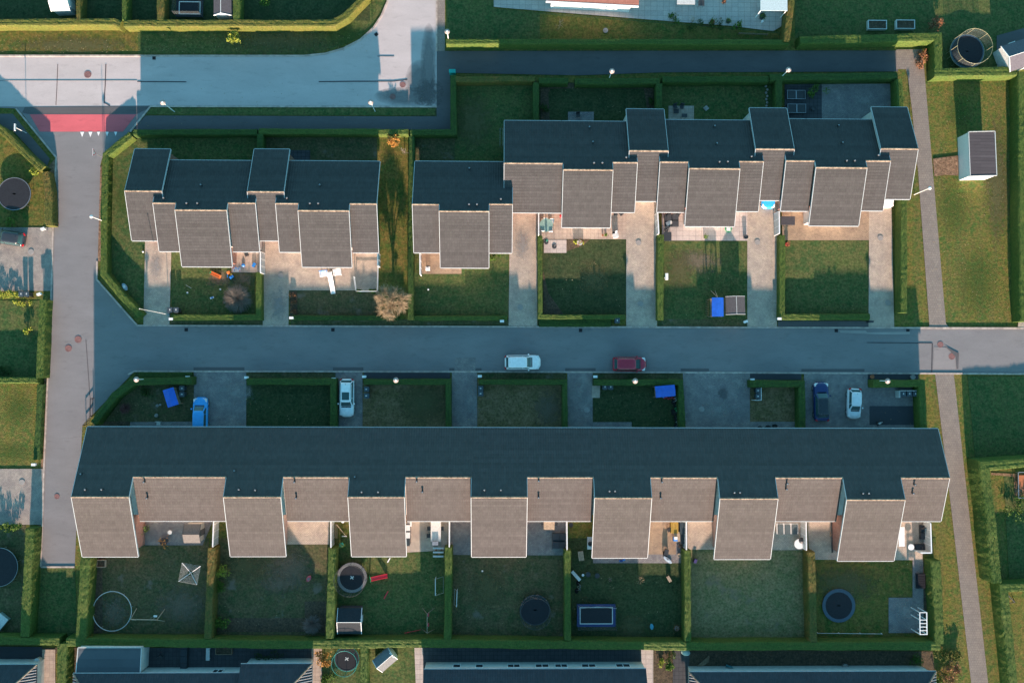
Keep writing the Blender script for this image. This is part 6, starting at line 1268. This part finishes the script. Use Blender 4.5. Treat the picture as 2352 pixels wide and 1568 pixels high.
toy('wheelbarrow', 'black-framed bicycle trailer standing on the warm brick terrace', 'trailer', T(2,3,1398,365), [('tub', B(0, 0, .45, .7, .5, .35), M_dark), ('handle', lambda m: m.path([(.3, .2, .5), (.9, .2, .8)], .02).path([(.3, -.2, .5), (.9, -.2, .8)], .02), M_dark), ('wheel', lambda m: m.tube((-.2, -.3, .25), (-.2, -.25, .25), .25, None, 14).tube((-.2, .25, .25), (-.2, .3, .25), .25, None, 14), M_tyre)], 80)
toy('toy_scooter', 'dark blue toy on the strip of paving below the fifth house roof', 'toy', T(2,3,1003,443), [('deck', B(0, 0, .12, .75, .2, .08), M_blue_p), ('seat', B(-.15, 0, .3, .35, .25, .2), plain('navy_plastic', (.01, .04, .2), .5))], 10)
toy('toy_car', 'dark purple ride-on toy between the hedge and the bare mossy lawn', 'toy', T(2,3,1665,448), [('body', lambda m: m.box(0, 0, .25, .5, .35, .3), plain('purple_plastic', (.05, .04, .15), .5)), ('wheels', lambda m: m.box(.12, 0, .1, .14, .44, .18).box(-.14, 0, .1, .14, .44, .18), M_dark)], 70)
toy('toy_car', 'pink-red ride-on toy alone on the second back lawn', 'toy', T(1,3,487,607), [('body', lambda m: m.lathe(0, 0, [(.001, .1), (.3, .15), (.33, .3), (.2, .4), (.001, .42)], 16, 1.25, .8), plain('pink_plastic', (.45, .08, .12), .5)), ('seat', B(0, 0, .44, .28, .24, .05), M_padg)], 60)
toy('toy_scoop', 'blue plastic toy lying below the sapling, near the bottom hedge', 'toy', T(2,3,1270,1045), [('shell', lambda m: m.lathe(0, 0, [(.001, .05), (.27, .1), (.27, .3), (.001, .35)], 16, .8, 1.3), plain('sky_blue_plastic', (.06, .30, .42), .5))])
toy('garden_kart', 'blue and white ride-on kart in the grass of the western corner plot', 'toy', T(0,1,1150,1050), [('body', lambda m: m.lathe(0, 0, [(.001, .1), (.33, .2), (.33, .4), (.001, .5)], 16, 1.5, .75), plain('pale_blue_shell', (.30, .42, .50), .4)), ('seat', B(0, 0, .5, .35, .26, .08), M_white)], -60)
toy('toy_hoop', 'orange-red bat lying on the lawn with the slide', 'toy', T(1,3,1186,762), [('bat', B(0, 0, .04, 1.05, .13, .04), M_red_p)], 62); toy('toy_hoop', 'thin red pole lying before the bottom hedge near the swings', 'toy', T(1,3,1430,1092), [('pole', lambda m: m.tube((-1.0, 0, .05), (1.0, 0, .05), .045, .03, 6), M_red_p)], 12)
toy('sandal_pair', 'small white elongated toy below the eave of the red-slide garden', 'toy', T(1,3,1212,444), [('body', B(0, 0, .06, .6, .14, .1), M_white)], 60); toy('toy_dog', 'small white toy with blue side on the lawn with the round shrub', 'toy', T(0,1,1938,1147), [('body', B(0, 0, .12, .45, .2, .18), M_white), ('stripe', B(.05, 0, .22, .2, .2, .03), M_blue_p)], 20)
toy('garden_hose', 'thin grey stick toy on the lawn with the scattered toys', 'toy', T(0,1,1722,1045), [('stick', lambda m: m.tube((-.4, 0, .03), (.4, 0, .03), .02), M_offw)], -30)
toy('paving_frame', 'small square cold frame with a white rim beside the westernmost house', 'cold frame', T(0,3,932,472), [('rim', lambda m: [m.box(a, b, .15, c, d, .3) for a, b, c, d in ((0, .42, 1.1, .08), (0, -.42, 1.1, .08), (.52, 0, .08, .76), (-.52, 0, .08, .76))], M_wood_l), ('soil', B(0, 0, .08, .98, .76, .12), M_soil)])
for lb, c in (('grey timber planter box behind the hedge in the north-east, the left of two', T(3,0,980, 243)), ('grey timber planter box behind the hedge in the north-east, the right of two', T(3,0,1235,240))):
    toy('planter_box', lb, 'planter', c, [('box', lambda m: [m.box(a, b, .25, cc, d, .5) for a, b, cc, d in ((0, .55, 2.4, .08), (0, -.55, 2.4, .08), (1.16, 0, .08, 1.02), (-1.16, 0, .08, 1.02))], M_offw), ('soil', B(0, 0, .2, 2.24, 1.02, .36), M_soil)])
for lb, c in (('dark raised glass frame in the slate yard, the upper of two', T(3,0,245,875)), ('dark raised glass frame in the slate yard, the lower one nearest the roof', T(3,0,250,1000))):
    toy('cold_frame', lb, 'cold frame', c, [('box', B(0, 0, .18, 2.3, 1.1, .34), M_dark), ('lid_rim', lambda m: [m.box(a, b, .38, cc, d, .05) for a, b, cc, d in ((0, .55, 2.35, .05), (0, -.55, 2.35, .05), (0, 0, .12, 1.04), (1.15, 0, .05, 1.04), (-1.15, 0, .05, 1.04))], M_grey)])
toy('raised_bed', 'dark timber raised bed in the southern yard, east of the flat annex', 'raised bed', T(0,3,2050,1262), [('rim', lambda m: [m.box(a, b, .18, c, d, .36) for a, b, c, d in ((0, .42, 2.0, .07), (0, -.42, 2.0, .07), (.98, 0, .07, .77), (-.98, 0, .07, .77))], M_wood), ('soil', B(0, 0, .12, 1.88, .77, .2), M_soil)])
toy('garden_bench', 'pale grey bench in the southern yard beside the raised bed', 'bench', T(0,3,1908,1290), [('seat', B(0, 0, .42, .45, 1.5, .06), M_offw), ('leg', lambda m: m.box(0, .6, .2, .4, .06, .4).box(0, -.6, .2, .4, .06, .4), M_offw)])
toy('garden_bench', 'black lounger bench on the paved strip of the easternmost back garden', 'bench', T(3,3,1375,628), [('seat', lambda m: [m.box(0, -.75+.3*i, .4, 1.1, .27, .08) for i in range(6)], M_black), ('frame', B(0, 0, .3, 1.15, 1.85, .06), M_dark), ('leg', lambda m: [m.box(a, b, .14, .06, .06, .28) for a in (-.5, .5) for b in (-.85, .85)], M_dark)])
toy('garden_bench', 'pale wooden bench near the top of the lawn with the rectangular trampoline', 'bench', T(2,3,625,400), [('seat', lambda m: [m.box(-.25+.17*i, 0, .4, .13, 1.15, .05) for i in range(4)], M_wood_l), ('leg', lambda m: m.box(0, .45, .2, .5, .06, .38).box(0, -.45, .2, .5, .06, .38), M_wood)], 8)
toy('garden_bench', 'pale blue-grey plank bench leaning by the hedge end, near the dark pots', 'bench', T(2,3,580,580), [('seat', B(0, 0, .42, 1.5, .38, .05), M_offw), ('leg', lambda m: m.box(-.6, 0, .2, .05, .34, .4).box(.6, 0, .2, .05, .34, .4), M_grey)], -48)
toy('garden_bench', 'small pale wooden seat at the east side of the lawn with the sapling', 'bench', T(2,3,1427,610), [('seat', lambda m: [m.box(-.15+.13*i, 0, .35, .1, .75, .04) for i in range(3)], M_wood_l), ('leg', lambda m: m.box(0, .3, .17, .35, .05, .33).box(0, -.3, .17, .35, .05, .33), M_wood)], 30)
toy('water_table', 'white basin with a black round pot under the eave of the fifth house', 'garden sink', T(2,3,706,280), [('table', B(0, 0, .6, .7, 1.5, .08), M_offw), ('leg', lambda m: [m.tube((a, b, 0), (a, b, .56), .03) for a in (-.28, .28) for b in (-.65, .65)], M_grey), ('pot', lambda m: m.lathe(0, -.05, [(.28, .64), (.3, .85), (.2, .85), (.18, .7), (0, .7)], 14), M_dark)])
toy('barbecue', 'black barbecue grill with a side shelf beside the partition wall in the red-slide garden', 'barbecue', T(1,3,1640,280), [('tub', B(0, 0, .75, .8, .5, .3), M_dark), ('lid', B(0, .05, .96, .75, .45, .15), M_grey), ('leg', lambda m: [m.tube((a, b, 0), (a, b, .65), .025) for a in (-.35, .35) for b in (-.2, .2)], M_grey)])
toy('planter_rack', 'white shelf rack with pots at the hedge end in the red-slide garden', 'shelf', T(1,3,1665,365), [('shelf', lambda m: m.box(0, .5, .5, 1.3, .2, .05).box(0, 0, .5, 1.3, .2, .05).box(0, -.5, .5, 1.3, .2, .05), M_offw), ('leg', lambda m: [m.tube((a, b, 0), (a, b, .5), .025) for a in (-.6, .6) for b in (-.5, 0, .5)], M_offw), ('pots', lambda m: balls(m, ((-.3, .2, .12), (.1, -.2, .14), (.35, .25, .1))), M_terra)])
toy('storage_shelf', 'dark glazed wall cabinet with white frames beside the third house wall', 'cabinet', T(1,3,1395,200), [('cabinet', B(0, 0, .6, .45, 2.6, 1.2), M_bin), ('frame', lambda m: m.box(.02, .9, 1.22, .5, .7, .05).box(.02, 0, 1.22, .5, .7, .05), M_white)])
toy('bamboo_sticks', 'bamboo sticks and a thin ladder on the dark terrace beside the toy pots', 'garden frame', T(1,3,790,170), [('stick', lambda m: m.tube((-.5, .9, 1.2), (.5, -.8, .05), .03).tube((-.9, .8, .1), (-.8, -1.0, .1), .035).tube((-.7, .8, .1), (-.65, -1.0, .1), .035), M_wood_l), ('spade', B(.25, -.75, .1, .6, .12, .05), M_offw)])
g = GT(1,3,795,90); toy('beach_ball', 'pale ball under the eave on the dark terrace', 'ball', T(1,3,795,90), [('ball', lambda m: m.ball(0, 0, .2, .2, 8), M_white)])
for lb, c in (('white football on the lawn of the set-back house', T(1,1,1571,1071)), ('white ball on the lawn near the grey round shrub', T(0,1,2012,1070)), ('small pale ball low on the lawn with the toy stick', T(0,1,1712,1100)), ('white ball in the corner behind the set-back house', T(1,0,1597,1245)), ('white ball by the hedge of the set-back lawn, near the teal box', T(1,0,2145,764)),
              ('left white ball of two by the hedge corner behind the northern row', T(2,0,138,763)), ('right white ball of two by the hedge corner behind the northern row', T(2,0,155,766)), ('yellow-green tennis ball beside the westernmost front drive', T(0,1,1308,728)), ('white ball on the middle back lawn west of the dark netted trampoline', T(1,3,2063,543)), ('white ball at the hedge beside the netted trampoline', T(1,3,726,732))):
    g = G(*c); place('ball', lambda: tag(MB().ball(0, 0, .12, .12, 6).build('football', M_white, None, True), cat='ball'), lb, (g.x, g.y, L1), 0, 'small balls on the lawns')
g = GT(3,3,1415,1022,2.2); t = thing('monkey_bars', 'white ladder-like climbing frame on posts above the paved square in the south-east garden', 'climbing frame', (g.x, g.y, 0)); W2, L2_ = .43, 1.32
m = MB(); [m.box(s_*W2, 0, 2.2, .1, 2*L2_+.1, .12) for s_ in (-1, 1)]; m.build('side_beam', M_white, t)
for y in (-L2_, -.85, -.42, 0.0, .42, L2_): MB().box(0, y, 2.2, 2*W2-.1, .08, .08).build('rung', M_white, t)
for s_ in (-1, 1):
    for y in (-L2_, .42, L2_): MB().box(s_*W2, y, 1.07, .09, .09, 2.14).build('post', M_white, t)
def bike(label, px, rz, mt):
    t = toy('bicycle', label, 'bicycle', px, [('wheel', lambda m: m.tube((-.5, -.02, .33), (-.5, .02, .33), .33, None, 18), M_tyre), ('wheel', lambda m: m.tube((.5, -.02, .33), (.5, .02, .33), .33, None, 18), M_tyre), ('frame', lambda m: m.path([(-.5, 0, .33), (-.15, 0, .8), (.35, 0, .8), (.5, 0, .33)], .03).path([(-.15, 0, .8), (0, 0, .3), (.35, 0, .8)], .03), mt), ('saddle', B(-.18, 0, .88, .26, .14, .06), M_dark), ('handlebar', lambda m: m.tube((.35, -.28, .98), (.35, .28, .98), .018), M_dark)], rz)
    t.rotation_euler = (R_(38), 0, R_(rz))
bike('pale blue bicycle by the hedge, uppermost in the row east of the blue tower', T(2,2,1462,525), 75, M_offw); bike('green bicycle by the hedge, second in the row east of the blue tower', T(2,2,1462,620), 75, M_grn); bike('dark bicycle by the hedge, third in the row east of the blue tower', T(2,2,1464,690), 110, M_dark); bike('grey bicycle by the hedge, lowest in the row east of the blue tower', T(2,2,1474,745), 90, M_grey)
bike('old bicycle at the hedge near the pale plank bench', T(2,3,578,680), 80, M_grey); bike('dark bicycle lying on the terrace west of the dark blue car', T(3,2,15,775), 15, M_dark); bike('bicycle against the wall of the short lawn in front of the southern terrace', T(2,2,2290,778), 5, M_dark)
toy('tricycle', 'small white tricycle on the dark slate rectangle', 'tricycle', T(3,2,1010,752), [('frame', lambda m: m.path([(-.3, 0, .3), (.3, 0, .35)], .04).box(-.1, 0, .42, .3, .2, .08), M_offw), ('wheel', lambda m: m.tube((.35, -.03, .18), (.35, .03, .18), .18, None, 12).tube((-.3, -.22, .15), (-.3, -.17, .15), .15, None, 12).tube((-.3, .17, .15), (-.3, .22, .15), .15, None, 12), M_tyre)], 20)
toy('toy_pile', 'heap of red toys below the blue-roofed play tower', 'toy', T(2,2,1430,528), [('blocks', lambda m: [m.box(-.6+.24*i, .1*math.sin(i*2.1), .12, .2, .16, .22, i) for i in range(6)], M_red_p), ('bucket', lambda m: m.lathe(-.75, .15, [(.1, 0), (.14, .22)], 10), M_blue_p)])
toy('stone_pair', 'pair of pale garden stones in the corner plot, the upper pair', 'stone', T(0,2,1440,595), [('stone', lambda m: m.ball(0, 0, .12, .2, 5, .6).ball(.35, .1, .1, .15, 5, .6), M_stone)]); toy('stone_pair', 'pale garden stone in the corner plot, below the upper pair', 'stone', T(0,2,1432,685), [('stone', lambda m: m.ball(0, 0, .14, .25, 5, .6), M_stone)])
toy('garden_chair', 'small white chair just outside the north wall beside the blue hatchback', 'chair', T(0,2,1460,755), [('seat', B(0, 0, .42, .45, .45, .05), M_offw), ('backrest', B(0, .22, .7, .45, .05, .5), M_offw), ('leg', lambda m: [m.tube((a, b, 0), (a, b, .4), .02) for a in (-.2, .2) for b in (-.2, .2)], M_offw)])
toy('washing_stand', 'folding drying stand at the left edge of the set-back lawn, against the tall house wall', 'clothes dryer', T(1,0,2225,1270), [('rail', lambda m: m.tube((0, -1.1, 1.0), (0, 1.1, 1.0), .02).tube((.35, -1.1, 1.0), (.35, 1.1, 1.0), .02), M_grey), ('leg', lambda m: [m.tube((a, b, 0), (.17, b, 1.0), .02) for a in (-.2, .5) for b in (-1.1, 1.1)], M_dark)])
toy('blinds_screen', 'white lattice trellis leaning at the summerhouse in the north-east corner', 'trellis', T(3,0,2190,500), [('frame', lambda m: [m.box(a, b, 1.3, c, d, .06) for a, b, c, d in ((-.35, 0, .08, 2.3), (.35, 0, .08, 2.3), (0, 1.1, .62, .08), (0, -1.1, .62, .08), (0, 0, .62, .08))], M_white), ('cross_bar', lambda m: m.box(0, .55, 1.3, 1.15, .05, .05, 1.0).box(0, -.55, 1.3, 1.15, .05, .04, 1.0), M_white), ('post', lambda m: [m.box(a, b, .64, .07, .07, 1.26) for a in (-.35, .35) for b in (-1.1, 1.1)], M_white)], 20)
toy('covered_heap', 'pale blue oval covered tub at the yard corner in the bottom right', 'tub', T(2,3,1575,1275), [('tub', lambda m: m.lathe(0, 0, [(.45, 0), (.5, .4), (.3, .6), (0, .65)], 18, 1.15, .8), plain('pale_teal_cover', (.38, .50, .50), .5))], -15)
toy('covered_heap', 'white and blue watering barrel by the bins of the bottom left yard', 'barrel', T(0,3,368,1345), [('barrel', lambda m: m.lathe(0, 0, [(.32, 0), (.36, .7), (.1, .78)], 16), M_offw), ('tap', B(.1, 0, .8, .15, .1, .06), M_blue_p)])
toy('folding_rack', 'blue folded plastic chairs in the bottom right yard', 'chair', T(2,3,1960,1410), [('seat', lambda m: m.box(0, 0, .45, .7, .6, .05).box(0, .3, .8, .7, .06, .6), plain('teal_plastic', (.05, .22, .26), .5)), ('leg', lambda m: [m.tube((a, b, 0), (a, b, .44), .02) for a in (-.3, .3) for b in (-.25, .25)], M_dark)], -20)
toy('timber_stack', 'pile of pale planks in the bottom right yard', 'timber pile', T(2,3,1710,1395), [('planks', lambda m: [m.box(.05*i, .14*i-.3, .08+.03*(i % 2), 2.6, .1, .06, .55+.04*i) for i in range(5)], M_wood)])
toy('weathervane_frame', 'thin triangular frame at the corner of the bottom right roof', 'garden frame', T(3,3,1355,1440), [('frame', lambda m: m.path([(-.8, -.4, 1.5), (.5, .5, 1.5), (.6, -.5, 1.5), (-.8, -.4, 1.5)], .025), M_wood_l), ('post', lambda m: m.tube((-.8, -.4, 0), (-.8, -.4, 1.5), .03).tube((.5, .5, 0), (.5, .5, 1.5), .03), M_wood)])
toy('garden_tent', 'pale translucent cloche cover at the left edge of the bottom left garden', 'cloche', T(0,3,20,1000), [('frame', lambda m: m.box(0, 0, .3, 1.9, 1.3, .5, .9), plain('frosted_plastic', (.25, .32, .31), .3)), ('rim', lambda m: m.box(0, 0, .57, 1.95, 1.35, .04, .9), M_offw)])
toy('pergola', 'white framed glass veranda on the east wall of the westernmost house', 'veranda', T(0,3,1285,190), [('frame', lambda m: [m.box(0, -1.5+.95*i, 1.9, .8, .07, .08, 0, 0) for i in range(4)]+[m.box(.38, -.08, 1.0, .07, 3.0, 2.0)], M_offw), ('glazing', B(0, -.05, 1.93, .74, 2.8, .03), M_glass)])
toy('barbecue', 'black kettle barbecue in the shade beside the round white table', 'barbecue', T(3,3,285,255), [('bowl', lambda m: m.ball(0, 0, .75, .38, 8, .8), M_dark), ('leg', lambda m: [m.tube((.2*math.cos(a), .2*math.sin(a), .6), (.35*math.cos(a), .35*math.sin(a), 0), .02) for a in (0, 2.1, 4.2)], M_grey)])
toy('ladder', 'stack of black pipes and tools under the west edge of the easternmost terrace row', 'tool stack', T(3,3,572,210), [('pipe', lambda m: [m.tube((-.06+.06*i, -2.2, .3+.03*i), (-.06+.06*i, 2.3, .3), .035) for i in range(3)], M_dark), ('stand', B(0, 0, .14, .3, .5, .25), M_wood)])
toy('stone_row', 'row of pale stones edging the bed behind the northern row', 'stone', T(2,0,2318,860), [('stone', lambda m: [m.ball(.1*math.sin(i*3), .42*i-2.4, .1, .17, 4, .7) for i in range(11)], M_stone)])
toy('step_stone', 'square stone lying on the dark lawn behind the northern row', 'stone slab', T(2,0,1768,990), [('slab', B(0, 0, .03, .55, .55, .05, .7), M_stone)]); toy('step_stone', 'round stone slab on the grass below the pale white building', 'stone slab', T(2,0,852,282), [('slab', lambda m: m.lathe(0, 0, [(.33, 0), (.33, .05), (0, .06)], 16), M_stone)])
toy('woodpile', 'railing and storage box at the far right edge beside the road', 'storage box', (2343, 345), [('box', B(0, 0, .7, 1.2, 2.2, 1.4), plain('blue_grey_boards', (.12, .2, .26), .7)), ('lid', B(0, 0, 1.43, 1.3, 2.3, .07), M_offw)])
toy('play_mat_stand', 'dark frame with a pink-brown mat at the right edge north of the path garden', 'play frame', (2352, 1112), [('frame', lambda m: [m.box(a, b, .5, c, d, .08) for a, b, c, d in ((-1.1, 0, .1, 3.2), (1.1, 0, .1, 3.2), (0, 1.6, 2.2, .1), (0, -1.6, 2.2, .1))], M_grey), ('mat', B(0, .4, .3, 2.1, 1.6, .05), M_terra), ('leg', lambda m: [m.box(a, b, .24, .09, .09, .46) for a in (-1.1, 1.1) for b in (-1.55, 1.55)], M_grey)])
toy('small_bollard', 'black bollard-like box at the north-east corner of the road strip', 'box', T(3,1,912,1366), [('box', B(0, 0, .4, .55, .2, .8), M_dark), ('lid', B(0, 0, .82, .6, .26, .04), M_dark)])
